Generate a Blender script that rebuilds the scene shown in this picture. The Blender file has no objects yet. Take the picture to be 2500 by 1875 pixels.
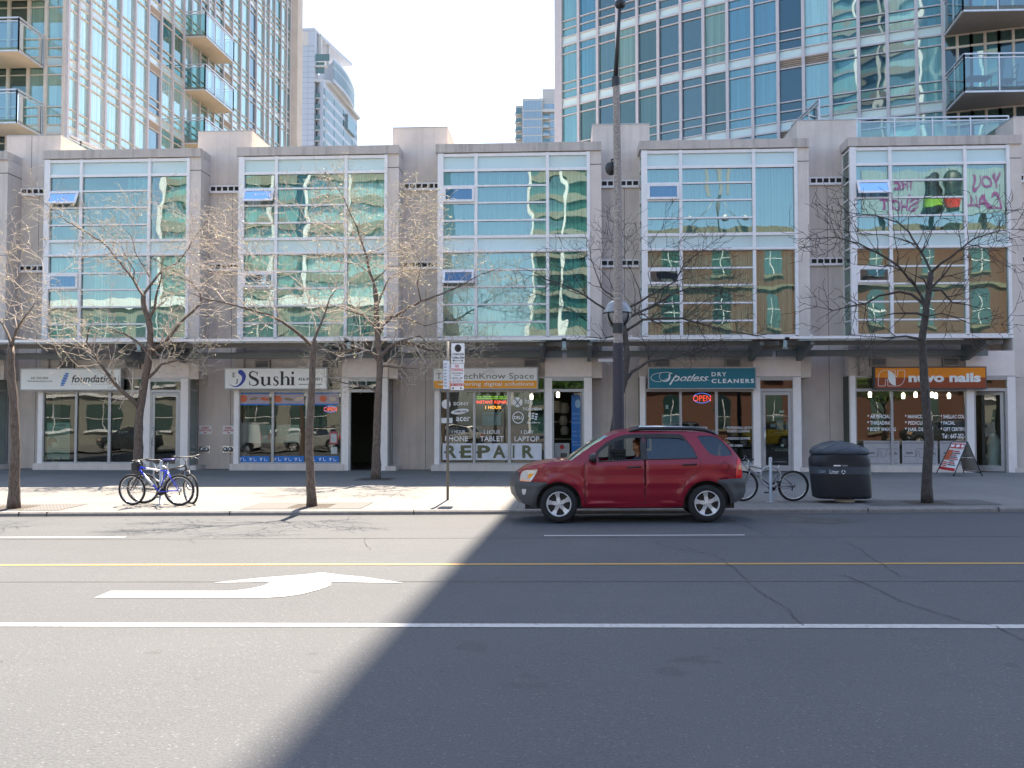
import bpy, math, random
from mathutils import Vector, Matrix, geometry
R = math.radians
S = bpy.context.scene
COL = S.collection

# ---------------------------------------------------------------- camera
F = 2400.0                                   # focal length in pixels of the 2500 px wide photograph
PSI = R(3.3)
TH = math.atan((1028 - 937.5) / F)
CAM = Vector((31.6 * math.tan(PSI), -31.6, 1.6))
cd = bpy.data.cameras.new('camera')
cam = bpy.data.objects.new('camera', cd); COL.objects.link(cam)
cam.location = CAM; cam.rotation_euler = (math.pi / 2 + TH, 0, PSI)
cd.sensor_width = 36; cd.lens = 36 * F / 2500; cd.clip_end = 3000; cd.clip_start = .05
S.camera = cam
# ---------------------------------------------------------------- light
SUN_EL = 60.0
SUN_AZ = math.degrees(math.atan((1450 - 1250) / F)) - 3.10     # degrees to the right of +Y
w = bpy.data.worlds.new('World'); S.world = w; w.use_nodes = True
nt = w.node_tree; nt.nodes.clear()
sky = nt.nodes.new('ShaderNodeTexSky'); sky.sky_type = 'NISHITA'; sky.sun_disc = False
sky.sun_elevation = R(SUN_EL); sky.sun_rotation = R(SUN_AZ)
sky.air_density = 1.0; sky.dust_density = 1.6; sky.ozone_density = 1.0
bg = nt.nodes.new('ShaderNodeBackground'); bg.inputs[1].default_value = 0.095
wo = nt.nodes.new('ShaderNodeOutputWorld')
nt.links.new(sky.outputs[0], bg.inputs[0]); nt.links.new(bg.outputs[0], wo.inputs[0])
sl = bpy.data.lights.new('sun', 'SUN'); sl.energy = 4.5; sl.angle = R(0.34); sl.color = (1, .87, .715)
sun = bpy.data.objects.new('sun', sl); COL.objects.link(sun)
sd = Vector((math.sin(R(SUN_AZ)) * math.cos(R(SUN_EL)), math.cos(R(SUN_AZ)) * math.cos(R(SUN_EL)), math.sin(R(SUN_EL))))
sun.rotation_euler = sd.to_track_quat('Z', 'Y').to_euler(); sun.location = (0, 0, 60)
S.view_settings.view_transform = 'Standard'; S.view_settings.look = 'None'
S.view_settings.exposure = 2.18; S.view_settings.gamma = 1
S.render.engine = 'CYCLES'
S.cycles.use_denoising = True
S.cycles.max_bounces = 8; S.cycles.transparent_max_bounces = 24
S.cycles.diffuse_bounces = 4; S.cycles.glossy_bounces = 4
S.cycles.caustics_reflective = False; S.cycles.caustics_refractive = False
S.cycles.sample_clamp_indirect = 6

# ---------------------------------------------------------------- survey helpers (measured points -> metres)
FW = Vector((-math.sin(PSI) * math.cos(TH), math.cos(PSI) * math.cos(TH), math.sin(TH)))
RT = Vector((math.cos(PSI), math.sin(PSI), 0)); UP = RT.cross(FW)
def ray(px, py): return FW + RT * ((px - 1250) / F) + UP * ((937.5 - py) / F)
def at(px, py, Y=0.0):
    d = ray(px, py); return CAM + d * ((Y - CAM.y) / d.y)
def X_(px, py=900, Y=0.0): return at(px, py, Y).x
def Z_(py, px=1250, Y=0.0): return at(px, py, Y).z
def proj(p):
    v = Vector(p) - CAM; d = v.dot(FW)
    return (1250 + F * v.dot(RT) / d, 937.5 - F * v.dot(UP) / d, d)
def atd(px, py, d): return CAM + ray(px, py) * d           # point at depth d along the view axis
YK = -12.05                                                    # kerb face
def zroad(x, y=0): return -.255 + .01 * x
def zwalk(x, y):
    t = min(1.0, max(0.0, y / YK)); return (-.168 + .01 * x) * t
def gz(x, y): return zwalk(x, y) if y > YK else zroad(x, y)
def ground(px, py, walk=None):
    y = -15.0
    d = ray(px, py); t = 10
    z = 0
    for _ in range(30):
        t = (z - CAM.z) / d.z; p = CAM + d * t
        z = gz(p.x, p.y) if walk is None else (zwalk(p.x, p.y) if walk else zroad(p.x, p.y))
    return CAM + d * ((z - CAM.z) / d.z)
def C(k, x, y): return (k[0] + x / k[2], k[1] + y / k[2])
K1 = (0, 820, 3.687); K2 = (500, 820, 3.687); K3 = (980, 820, 3.687); K4 = (1480, 820, 3.687); K5 = (1980, 820, 3.687)

# ---------------------------------------------------------------- objects
def tag(o, label=None, cat=None, group=None, kind=None):
    if label: o['label'] = label
    if cat: o['category'] = cat
    if group: o['group'] = group
    if kind: o['kind'] = kind
    return o
def empty(name, loc=(0, 0, 0), rz=0, parent=None):
    o = bpy.data.objects.new(name, None); COL.objects.link(o)
    o.location = loc; o.rotation_euler = (0, 0, rz); o.empty_display_size = .3
    if parent: o.parent = parent
    return o
class MB:
    def __init__(s): s.v = []; s.f = []; s.m = []; s.mats = []; s.sm = []; s.marks = []
    def mi(s, mat):
        if mat not in s.mats: s.mats.append(mat)
        return s.mats.index(mat)
    def face(s, pts, mat, smooth=False):
        n = len(s.v); s.v += [tuple(p) for p in pts]; s.f.append(tuple(range(n, n + len(pts)))); s.m.append(s.mi(mat)); s.sm.append(smooth)
    def raw(s, vs, fs, mat, smooth=False):
        n = len(s.v); s.v += [tuple(p) for p in vs]; i = s.mi(mat)
        for f in fs: s.f.append(tuple(a + n for a in f)); s.m.append(i); s.sm.append(smooth)
    def box(s, x0, x1, y0, y1, z0, z1, mat):
        if x0 > x1: x0, x1 = x1, x0
        if y0 > y1: y0, y1 = y1, y0
        if z0 > z1: z0, z1 = z1, z0
        vs = [(x0, y0, z0), (x1, y0, z0), (x1, y1, z0), (x0, y1, z0), (x0, y0, z1), (x1, y0, z1), (x1, y1, z1), (x0, y1, z1)]
        s.raw(vs, [(0, 3, 2, 1), (4, 5, 6, 7), (0, 1, 5, 4), (1, 2, 6, 5), (2, 3, 7, 6), (3, 0, 4, 7)], mat)
    def bar(s, a, b, w, h, mat, up=(0, 0, 1)):
        a = Vector(a); b = Vector(b); d = (b - a).normalized(); u = Vector(up)
        if abs(d.dot(u)) > .98: u = Vector((0, 1, 0))
        r = d.cross(u).normalized(); u = r.cross(d).normalized()
        vs = [p + r * (i * w / 2) + u * (j * h / 2) for p in (a, b) for i, j in ((-1, -1), (1, -1), (1, 1), (-1, 1))]
        s.raw(vs, [(0, 3, 2, 1), (4, 5, 6, 7), (0, 1, 5, 4), (1, 2, 6, 5), (2, 3, 7, 6), (3, 0, 4, 7)], mat)
    def tube(s, pts, rads, mat, n=8, caps=True, smooth=True):
        pts = [Vector(p) for p in pts]
        if not isinstance(rads, (list, tuple)): rads = [rads] * len(pts)
        vs = []; fs = []
        prev = None
        for i, p in enumerate(pts):
            d = (pts[min(i + 1, len(pts) - 1)] - pts[max(i - 1, 0)])
            if d.length < 1e-9: d = Vector((0, 0, 1))
            d.normalize()
            if prev is None:
                a = Vector((0, 0, 1)) if abs(d.z) < .9 else Vector((1, 0, 0))
                r = d.cross(a).normalized()
            else:
                r = (prev - d * prev.dot(d))
                r = r.normalized() if r.length > 1e-6 else d.orthogonal().normalized()
            prev = r; u = d.cross(r)
            for k in range(n):
                t = 2 * math.pi * k / n; vs.append(p + (r * math.cos(t) + u * math.sin(t)) * rads[i])
        for i in range(len(pts) - 1):
            for k in range(n):
                k2 = (k + 1) % n; fs.append((i * n + k, i * n + k2, (i + 1) * n + k2, (i + 1) * n + k))
        if caps:
            fs.append(tuple(range(n - 1, -1, -1))); fs.append(tuple((len(pts) - 1) * n + k for k in range(n)))
        s.raw(vs, fs, mat, smooth)
    def ring(s, c, ax, r, t, mat, n=36, m=8, a0=0, a1=2 * math.pi):
        c = Vector(c); ax = Vector(ax).normalized(); e = ax.orthogonal().normalized(); g = ax.cross(e)
        full = abs(a1 - a0 - 2 * math.pi) < 1e-6
        vs = []; fs = []
        for i in range(n + (0 if full else 1)):
            th = a0 + (a1 - a0) * i / n; d = e * math.cos(th) + g * math.sin(th)
            for k in range(m):
                ph = 2 * math.pi * k / m; vs.append(c + d * (r + t * math.cos(ph)) + ax * t * math.sin(ph))
        for i in range(n):
            i2 = (i + 1) % n if full else i + 1
            for k in range(m):
                k2 = (k + 1) % m; fs.append((i * m + k, i2 * m + k, i2 * m + k2, i * m + k2))
        s.raw(vs, fs, mat, True)
    def lathe(s, c, ax, prof, mat, n=32, smooth=True):
        """prof: list of (r, h) along the axis"""
        c = Vector(c); ax = Vector(ax).normalized(); e = ax.orthogonal().normalized(); g = ax.cross(e)
        vs = []; fs = []
        for r, h in prof:
            for i in range(n):
                th = 2 * math.pi * i / n; vs.append(c + (e * math.cos(th) + g * math.sin(th)) * r + ax * h)
        for j in range(len(prof) - 1):
            for i in range(n):
                i2 = (i + 1) % n; fs.append((j * n + i, j * n + i2, (j + 1) * n + i2, (j + 1) * n + i))
        s.raw(vs, fs, mat, smooth)
    def prism(s, pts, fn, t0, t1, mat, mat_side=None):
        """pts 2-D outline; fn(a, b, t) -> 3-D"""
        n = len(pts)
        tris = geometry.tessellate_polygon([[Vector((a, b, 0)) for a, b in pts]])
        v0 = [fn(a, b, t0) for a, b in pts]; v1 = [fn(a, b, t1) for a, b in pts]
        s.raw(v0, [tuple(t) for t in tris], mat); s.raw(v1, [tuple(t) for t in tris], mat)
        s.raw(v0 + v1, [(i, (i + 1) % n, n + (i + 1) % n, n + i) for i in range(n)], mat_side or mat)
    def build(s, name, parent=None, fix=False):
        me = bpy.data.meshes.new(name); me.from_pydata(s.v, [], s.f)
        for m in s.mats: me.materials.append(m)
        me.polygons.foreach_set('material_index', s.m); me.polygons.foreach_set('use_smooth', s.sm)
        me.update()
        if fix:
            import bmesh
            b = bmesh.new(); b.from_mesh(me); bmesh.ops.remove_doubles(b, verts=b.verts, dist=1e-5)
            bmesh.ops.recalc_face_normals(b, faces=b.faces); b.to_mesh(me); b.free()
        o = bpy.data.objects.new(name, me); COL.objects.link(o)
        if parent: o.parent = parent
        return o
def split_build(b, name):
    """one object per word or mark"""
    cuts = sorted(set([0] + b.marks[1:] + [len(b.f)])); out = []
    for a, e in zip(cuts, cuts[1:]):
        if e <= a: continue
        q = MB(); q.mats = b.mats; idx = {}
        for f, m_ in zip(b.f[a:e], b.m[a:e]):
            nf = []
            for v in f:
                if v not in idx: idx[v] = len(q.v); q.v.append(b.v[v])
                nf.append(idx[v])
            q.f.append(tuple(nf)); q.m.append(m_); q.sm.append(False)
        out.append(q.build(name))
    return out
def relsplit(root, b, name):
    for o in split_build(b, name): rel(root, o)
def rel(root, o):            # parent keeping world placement (root unrotated)
    o.parent = root; o.matrix_parent_inverse = Matrix.Translation(-Vector(root.location)); return o

# ---------------------------------------------------------------- materials
def nodes(name):
    m = bpy.data.materials.new(name); m.use_nodes = True; t = m.node_tree
    return m, t, t.nodes['Principled BSDF'], t.nodes['Material Output']
def N(t, typ, **kw):
    n = t.nodes.new(typ)
    for k, v in kw.items():
        if isinstance(k, str) and hasattr(n, k): setattr(n, k, v)
    return n
def pos(t, scale=(1, 1, 1), obj=False):
    g = t.nodes.new('ShaderNodeTexCoord' if obj else 'ShaderNodeNewGeometry'); m = t.nodes.new('ShaderNodeMapping'); m.inputs['Scale'].default_value = scale
    t.links.new(g.outputs['Object' if obj else 'Position'], m.inputs[0]); return m.outputs[0]
def noise(t, vec, sc, det=4, rough=.55):
    n = t.nodes.new('ShaderNodeTexNoise'); n.inputs['Scale'].default_value = sc; n.inputs['Detail'].default_value = det; n.inputs['Roughness'].default_value = rough
    t.links.new(vec, n.inputs['Vector']); return n.outputs[0]
def ramp(t, fac, stops):
    r = t.nodes.new('ShaderNodeValToRGB'); e = r.color_ramp.elements
    while len(e) > 1: e.remove(e[0])
    e[0].position = stops[0][0]; e[0].color = (*stops[0][1], 1)
    for p, c in stops[1:]:
        k = e.new(p); k.color = (*c, 1)
    t.links.new(fac, r.inputs[0]); return r.outputs[0]
def mixc(t, fac, a, b, mode='MIX'):
    m = t.nodes.new('ShaderNodeMix'); m.data_type = 'RGBA'; m.blend_type = mode
    for sock, v in ((0, fac), (6, a), (7, b)):
        if hasattr(v, 'is_output') or isinstance(v, bpy.types.NodeSocket): t.links.new(v, m.inputs[sock])
        elif sock == 0: m.inputs[0].default_value = v
        else: m.inputs[sock].default_value = (*v, 1)
    return m.outputs[2]
def mth(t, op, a, b=0.0, clamp=False):
    m = t.nodes.new('ShaderNodeMath'); m.operation = op; m.use_clamp = clamp
    for i, v in ((0, a), (1, b)):
        if isinstance(v, bpy.types.NodeSocket): t.links.new(v, m.inputs[i])
        else: m.inputs[i].default_value = v
    return m.outputs[0]
def bump(t, bs, h, st, dist=.01):
    b = t.nodes.new('ShaderNodeBump'); b.inputs['Strength'].default_value = st; b.inputs['Distance'].default_value = dist
    t.links.new(h, b.inputs['Height']); t.links.new(b.outputs[0], bs.inputs['Normal'])
def plain(name, col, rough=.5, metal=0.0, var=.08, sc=6.0, coat=0.0, bmp=0.0, spec=.5):
    m, t, bs, o = nodes(name)
    v = pos(t); n = noise(t, v, sc)
    a = tuple(min(1, c * (1 - var)) for c in col); b = tuple(min(1, c * (1 + var)) for c in col)
    t.links.new(ramp(t, n, [(.3, a), (.7, b)]), bs.inputs['Base Color'])
    bs.inputs['Roughness'].default_value = rough; bs.inputs['Metallic'].default_value = metal
    bs.inputs['Coat Weight'].default_value = coat; bs.inputs['Coat Roughness'].default_value = .05
    bs.inputs['Specular IOR Level'].default_value = spec
    if bmp: bump(t, bs, noise(t, v, sc * 8), bmp)
    return m
def concrete(name, col, streak=.35):
    m, t, bs, o = nodes(name)
    n1 = noise(t, pos(t), 1.3, 6, .6); n2 = noise(t, pos(t), 60, 3); n3 = noise(t, pos(t, (3.2, 3.2, .22)), 1.6, 5, .62)
    c = ramp(t, n1, [(.3, tuple(x * .86 for x in col)), (.7, tuple(x * 1.08 for x in col))])
    c = mixc(t, mth(t, 'MULTIPLY', ramp(t, n3, [(.5, (0, 0, 0)), (.72, (1, 1, 1))]), streak), c, tuple(x * .5 for x in col))
    c = mixc(t, .25, c, ramp(t, n2, [(.35, tuple(x * .7 for x in col)), (.65, tuple(x * 1.25 for x in col))]))
    t.links.new(c, bs.inputs['Base Color']); bs.inputs['Roughness'].default_value = .9
    bump(t, bs, n2, .25, .004); return m
def glass(name, tint, refl=.2, wob=.03, rough=0.0, wsc=1.2, gcol=(.95, 1, .98)):
    m, t, bs, o = nodes(name); t.nodes.remove(bs)
    tr = t.nodes.new('ShaderNodeBsdfTransparent'); tr.inputs[0].default_value = (*tint, 1)
    gl = t.nodes.new('ShaderNodeBsdfGlossy'); gl.inputs['Roughness'].default_value = rough; gl.inputs[0].default_value = (*gcol, 1)
    fr = t.nodes.new('ShaderNodeFresnel'); fr.inputs[0].default_value = 1.5
    fac = mth(t, 'ADD', mth(t, 'MULTIPLY', fr.outputs[0], 1.0), refl, True)
    mx = t.nodes.new('ShaderNodeMixShader'); t.links.new(fac, mx.inputs[0]); t.links.new(tr.outputs[0], mx.inputs[1]); t.links.new(gl.outputs[0], mx.inputs[2])
    if wob:
        b = t.nodes.new('ShaderNodeBump'); b.inputs['Strength'].default_value = wob; b.inputs['Distance'].default_value = .3
        t.links.new(noise(t, pos(t), wsc, 1), b.inputs['Height']); t.links.new(b.outputs[0], gl.inputs['Normal'])
    t.links.new(mx.outputs[0], o.inputs[0]); return m
def tower_glass(name, cols, refl=.35, wob=.02, pleat=0.0):
    """opaque double glazing whose base colour stands for blinds, dim rooms and mirrored sky; each window object takes its own tone"""
    m, t, bs, o = nodes(name)
    oi = t.nodes.new('ShaderNodeObjectInfo')
    st = [(i / len(cols), c) for i, c in enumerate(cols)]
    r = t.nodes.new('ShaderNodeValToRGB'); r.color_ramp.interpolation = 'CONSTANT'; e = r.color_ramp.elements
    while len(e) > 1: e.remove(e[0])
    e[0].position = 0; e[0].color = (*cols[0], 1)
    for p, c in st[1:]:
        k = e.new(p); k.color = (*c, 1)
    t.links.new(oi.outputs['Random'], r.inputs[0]); c = r.outputs[0]
    pl = noise(t, pos(t, (9, 9, .15)), 1.0, 2)
    c = mixc(t, mth(t, 'MULTIPLY', ramp(t, pl, [(.4, (0, 0, 0)), (.6, (1, 1, 1))]), .35), c, (.02, .05, .06))
    t.links.new(c, bs.inputs['Base Color']); bs.inputs['Roughness'].default_value = .6; bs.inputs['Specular IOR Level'].default_value = 0
    gl = t.nodes.new('ShaderNodeBsdfGlossy'); gl.inputs['Roughness'].default_value = .01; gl.inputs[0].default_value = (.80, 1, .96, 1)
    b = t.nodes.new('ShaderNodeBump'); b.inputs['Strength'].default_value = wob; b.inputs['Distance'].default_value = .3
    t.links.new(noise(t, pos(t), .8, 1), b.inputs['Height']); t.links.new(b.outputs[0], gl.inputs['Normal'])
    mx = t.nodes.new('ShaderNodeMixShader'); mx.inputs[0].default_value = refl
    t.links.new(bs.outputs[0], mx.inputs[1]); t.links.new(gl.outputs[0], mx.inputs[2]); t.links.new(mx.outputs[0], o.inputs[0]); return m
def emit(name, col, st):
    m, t, bs, o = nodes(name)
    bs.inputs['Base Color'].default_value = (*col, 1); bs.inputs['Emission Color'].default_value = (*col, 1); bs.inputs['Emission Strength'].default_value = st
    return m
def curtain_mat(name, col):
    m, t, bs, o = nodes(name)
    n = noise(t, pos(t, (14, 14, .12)), 1.0, 3, .6)
    t.links.new(ramp(t, n, [(.32, tuple(c * .45 for c in col)), (.62, col)]), bs.inputs['Base Color'])
    bs.inputs['Roughness'].default_value = .9; return m
M = {}
M['concrete'] = concrete('facade_concrete', (.70, .615, .555), .36)
M['concrete_dark'] = concrete('parapet_concrete', (.56, .495, .45), .9)
M['beige'] = concrete('tower_concrete', (.62, .56, .50), .1)
M['white'] = plain('white_aluminium', (.82, .79, .79), .35, .0, .04)
M['grey_alu'] = plain('grey_aluminium', (.42, .42, .43), .4, .3, .06)
M['post_lilac'] = plain('painted_steel_post', (.52, .49, .51), .45, 0, .05)
M['gold_frame'] = plain('bronze_tone_frame', (.60, .54, .48), .4, 0, .05)
M['spandrel'] = plain('spandrel_glass', (.55, .68, .68), .12, 0, .03, .8, .6)
M['concrete_low'] = concrete('lintel_concrete', (.66, .575, .515), .25)
M['panel_white'] = plain('white_header_panel', (.84, .74, .69), .5, 0, .04)
M['white_warm'] = plain('white_portal_frame', (.86, .80, .77), .45, 0, .03)
M['glass_return'] = plain('return_panel', (.20, .27, .25), .15, 0, .1, 3, .6)
M['lamp_warm'] = emit('lamp_glow', (1, .82, .6), 1.6)
M['glass_rail_solid'] = plain('pale_blue_bracket', (.35, .50, .55), .4)
M['letter_pale'] = plain('letter_faint', (.50, .50, .49), .6)
M['sign_frame'] = plain('sign_frame_dark', (.07, .07, .075), .5)
M['food_film'] = plain('menu_film', (.42, .34, .38), .6); M['sal'] = plain('salmon_print', (.55, .12, .05), .5, 0, .3, 30); M['roll'] = plain('roll_print', (.25, .20, .12), .6, 0, .4, 30); M['cream'] = plain('rice_print', (.60, .50, .38), .6, 0, .3, 30)
M['pale_paper'] = plain('pale_paper', (.50, .52, .50), .7); M['red_paper'] = plain('red_paper', (.45, .10, .12), .7); M['pale_green'] = plain('pale_green_poster', (.36, .50, .46), .7)
M['letter_olive'] = plain('cut_out_letter', (.10, .11, .055), .3); M['poster_blue'] = plain('faded_blue_poster', (.10, .28, .42), .6); M['logo_pale'] = plain('pale_blue_print', (.35, .55, .75), .6)
M['paper_blue'] = plain('pale_blue_paper', (.30, .40, .46), .7); M['film_grey'] = plain('frosted_film', (.42, .40, .41), .7)
M['led_green'] = emit('led_green', (.35, .8, .05), .3); M['led_red'] = emit('led_red', (1, .08, .04), .5); M['led_amber'] = emit('led_amber', (1, .35, .03), .5)
M['neon_red'] = emit('neon_red', (1, .06, .03), .55); M['neon_blue'] = emit('neon_blue', (.15, .25, 1), .35)
M['crate_grey'] = plain('crate_plastic', (.10, .11, .13), .6)
M['dark'] = plain('dark_interior', (.03, .03, .03), .9)
M['black'] = plain('black_plastic', (.018, .02, .024), .45, 0, .1)
M['canopy_steel'] = plain('canopy_steel', (.20, .22, .22), .55, .1, .06)
M['canopy_brown'] = plain('canopy_purlin', (.24, .22, .20), .6, .0, .06)
M['canopy_glass'] = glass('canopy_glass', (.45, .68, .72), .15, 0)
M['glass_up'] = glass('bay_window_glass', (.48, .82, .77), .19, .012, 0, 1.0, (.80, 1, .97))
M['glass_shop'] = glass('shop_glass', (.68, .82, .78), .05, .006)
M['glass_rail'] = glass('railing_glass', (.50, .78, .74), .12, 0)
M['curtain'] = curtain_mat('pale_curtain', (.82, .84, .78))
M['curtain_blue_lit'] = curtain_mat('blue_lit_curtain', (.35, .55, .66))  # curtain with the blue light on it put into its colour
M['room_wall'] = plain('room_wall', (.38, .36, .32), .9)
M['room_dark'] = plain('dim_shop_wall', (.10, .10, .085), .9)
M['room_floor'] = plain('room_floor', (.12, .09, .07), .6)
M['louvre'] = plain('vent_louvre', (.34, .31, .29), .5, .2)
M['sign_white'] = plain('sign_face_white', (.88, .87, .84), .35, 0, .02)
M['letter_black'] = plain('letter_black', (.02, .02, .02), .5)
M['letter_grey'] = plain('letter_grey', (.10, .095, .085), .5)
M['letter_white'] = plain('letter_white', (.90, .90, .91), .5, 0, .01)
M['letter_red'] = plain('letter_red', (.55, .03, .03), .5)
M['logo_blue'] = plain('logo_blue', (.01, .16, .55), .4)
M['logo_navy'] = plain('logo_navy', (.02, .05, .35), .4)
M['sign_orange'] = plain('sign_orange', (.92, .36, .01), .4, 0, .02)
M['sign_orange2'] = plain('sign_deep_orange', (.88, .27, .005), .4, 0, .02)
M['sign_brown'] = plain('sign_brown', (.30, .055, .015), .4, 0, .02)
M['sign_teal'] = plain('sign_teal', (.0, .17, .24), .4, 0, .02)
M['film_blue'] = plain('blue_window_film', (.01, .17, .55), .4)
M['film_white'] = plain('white_window_film', (.70, .70, .74), .6)
M['red'] = plain('red_plastic', (.6, .03, .02), .3)
M['galv'] = plain('galvanised_steel', (.42, .43, .44), .45, .6, .12, 20)
M['rubber'] = plain('rubber', (.018, .018, .02), .85, 0, .15, 30)
M['chrome'] = plain('bright_metal', (.62, .62, .63), .22, .9)
# ================================================================ GROUND
def asphalt():
    m, t, bs, o = nodes('asphalt')
    a = noise(t, pos(t), .35, 5, .6); b = noise(t, pos(t, (.25, 1.6, 1)), 1.2, 4); c = noise(t, pos(t), 70, 3, .7)
    col = ramp(t, a, [(.3, (.060, .064, .069)), (.7, (.080, .084, .089))])
    col = mixc(t, mth(t, 'MULTIPLY', ramp(t, b, [(.45, (0, 0, 0)), (.7, (1, 1, 1))]), .45), col, (.060, .063, .068))
    v = t.nodes.new('ShaderNodeTexVoronoi'); v.inputs['Scale'].default_value = 38; t.links.new(pos(t), v.inputs['Vector'])
    sp = t.nodes.new('ShaderNodeSeparateColor'); t.links.new(v.outputs['Color'], sp.inputs[0])
    pick = mth(t, 'MULTIPLY', mth(t, 'GREATER_THAN', sp.outputs[0], .90), mth(t, 'LESS_THAN', v.outputs['Distance'], .34))
    col = mixc(t, mth(t, 'MULTIPLY', mth(t, 'MULTIPLY', pick, a), .8), col, (.30, .30, .30))
    pick2 = mth(t, 'MULTIPLY', mth(t, 'GREATER_THAN', sp.outputs[1], .85), mth(t, 'LESS_THAN', v.outputs['Distance'], .4))
    col = mixc(t, mth(t, 'MULTIPLY', pick2, .6), col, (.07, .07, .07))
    y0s = t.nodes.new('ShaderNodeSeparateXYZ'); t.links.new(pos(t), y0s.inputs[0])
    col = mixc(t, .5, col, ramp(t, c, [(.3, (.030, .033, .037)), (.7, (.125, .130, .136))]))
    gut = mth(t, 'MULTIPLY', mth(t, 'GREATER_THAN', y0s.outputs[1], YK - .38), noise(t, pos(t, (1, 4, 1)), 3, 4)); col = mixc(t, mth(t, 'MULTIPLY', gut, .8), col, (.045, .042, .040))
    # oil spots along the near wheel tracks
    y = t.nodes.new('ShaderNodeSeparateXYZ'); t.links.new(pos(t), y.inputs[0])
    band = mth(t, 'SUBTRACT', 1.0, mth(t, 'MULTIPLY', mth(t, 'ABSOLUTE', mth(t, 'ADD', y.outputs[1], 24.0)), .8), True)
    so = noise(t, pos(t), 2.6, 2, .5)
    spot = mth(t, 'MULTIPLY', ramp(t, so, [(.655, (0, 0, 0)), (.69, (1, 1, 1))]), band)
    col = mixc(t, mth(t, 'MULTIPLY', spot, .35), col, (.03, .026, .026))
    t.links.new(col, bs.inputs['Base Color']); bs.inputs['Roughness'].default_value = .88; bs.inputs['Specular IOR Level'].default_value = .35
    bump(t, bs, mth(t, 'ADD', c, v.outputs['Distance']), .5, .006); return m
def paving():
    m, t, bs, o = nodes('sidewalk_concrete')
    s = t.nodes.new('ShaderNodeSeparateXYZ'); t.links.new(pos(t), s.inputs[0])
    x, y = s.outputs[0], s.outputs[1]
    def joint(v, per, wd, off=0.0):
        q = mth(t, 'FRACT', mth(t, 'DIVIDE', mth(t, 'ADD', v, 100 * per + off), per))
        return mth(t, 'LESS_THAN', mth(t, 'ABSOLUTE', mth(t, 'SUBTRACT', q, .5)), wd / per)
    big = mth(t, 'MAXIMUM', joint(x, 1.52, .008), joint(y, 1.8, .008, .4))
    inpav = mth(t, 'LESS_THAN', y, YK + 1.25)
    small = mth(t, 'MAXIMUM', joint(x, .305, .005), joint(y, .20, .004, .02))
    j = mth(t, 'ADD', mth(t, 'MULTIPLY', inpav, small), mth(t, 'MULTIPLY', mth(t, 'SUBTRACT', 1.0, inpav), big), True)
    a = noise(t, pos(t), .7, 6, .62); c = noise(t, pos(t), 55, 3)
    # slab to slab tone
    wn = t.nodes.new('ShaderNodeTexWhiteNoise'); wn.noise_dimensions = '2D'
    cb = t.nodes.new('ShaderNodeCombineXYZ'); t.links.new(mth(t, 'FLOOR', mth(t, 'DIVIDE', mth(t, 'ADD', x, .76), 1.52)), cb.inputs[0]); t.links.new(mth(t, 'FLOOR', mth(t, 'DIVIDE', mth(t, 'ADD', y, 1.3), 1.8)), cb.inputs[1])
    t.links.new(cb.outputs[0], wn.inputs['Vector'])
    col = ramp(t, a, [(.3, (.125, .119, .110)), (.7, (.162, .155, .144))])
    col = mixc(t, .12, col, ramp(t, wn.outputs[0], [(0, (.15, .15, .14)), (1, (.36, .35, .33))]))
    col = mixc(t, .3, col, ramp(t, c, [(.3, (.11, .105, .095)), (.7, (.27, .26, .24))]))
    col = mixc(t, mth(t, 'MULTIPLY', j, .8), col, (.06, .055, .05))
    gv = t.nodes.new('ShaderNodeTexVoronoi'); gv.inputs['Scale'].default_value = 2.2; t.links.new(pos(t), gv.inputs['Vector'])
    gum = mth(t, 'LESS_THAN', gv.outputs['Distance'], .055); col = mixc(t, mth(t, 'MULTIPLY', gum, .55), col, (.05, .048, .045))
    dirt = mth(t, 'MULTIPLY', mth(t, 'LESS_THAN', y, YK + .34), .35); col = mixc(t, dirt, col, (.09, .082, .072))
    g = noise(t, pos(t), 6, 2); col = mixc(t, mth(t, 'MULTIPLY', ramp(t, g, [(.70, (0, 0, 0)), (.73, (1, 1, 1))]), .35), col, (.14, .13, .13))
    t.links.new(col, bs.inputs['Base Color']); bs.inputs['Roughness'].default_value = .9
    bump(t, bs, mth(t, 'SUBTRACT', c, j), .3, .005); return m
M['asphalt'] = asphalt(); M['paving'] = paving()
M['kerb'] = plain('kerb_concrete', (.21, .195, .18), .9, 0, .15, 9, 0, .3)
def paint(name, col, wear):
    m, t, bs, o = nodes(name)
    n = noise(t, pos(t), 22, 5, .7); n2 = noise(t, pos(t, (.6, 3, 1)), 3, 4)
    f = mth(t, 'MULTIPLY', ramp(t, n, [(.48, (0, 0, 0)), (.62, (1, 1, 1))]), ramp(t, n2, [(.45 - wear * .2, (0, 0, 0)), (.75, (1, 1, 1))]))
    t.links.new(mixc(t, f, col, (.2, .2, .19)), bs.inputs['Base Color']); bs.inputs['Roughness'].default_value = .7; return m
M['paint_white'] = paint('road_paint_white', (.40, .40, .39), 1.2)
M['paint_yellow'] = paint('road_paint_yellow', (.36, .21, .045), .7)
M['crack'] = plain('asphalt_crack', (.03, .03, .03), .95)
M['seam'] = plain('asphalt_seam', (.055, .055, .055), .9, 0, .3, 3)

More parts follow.
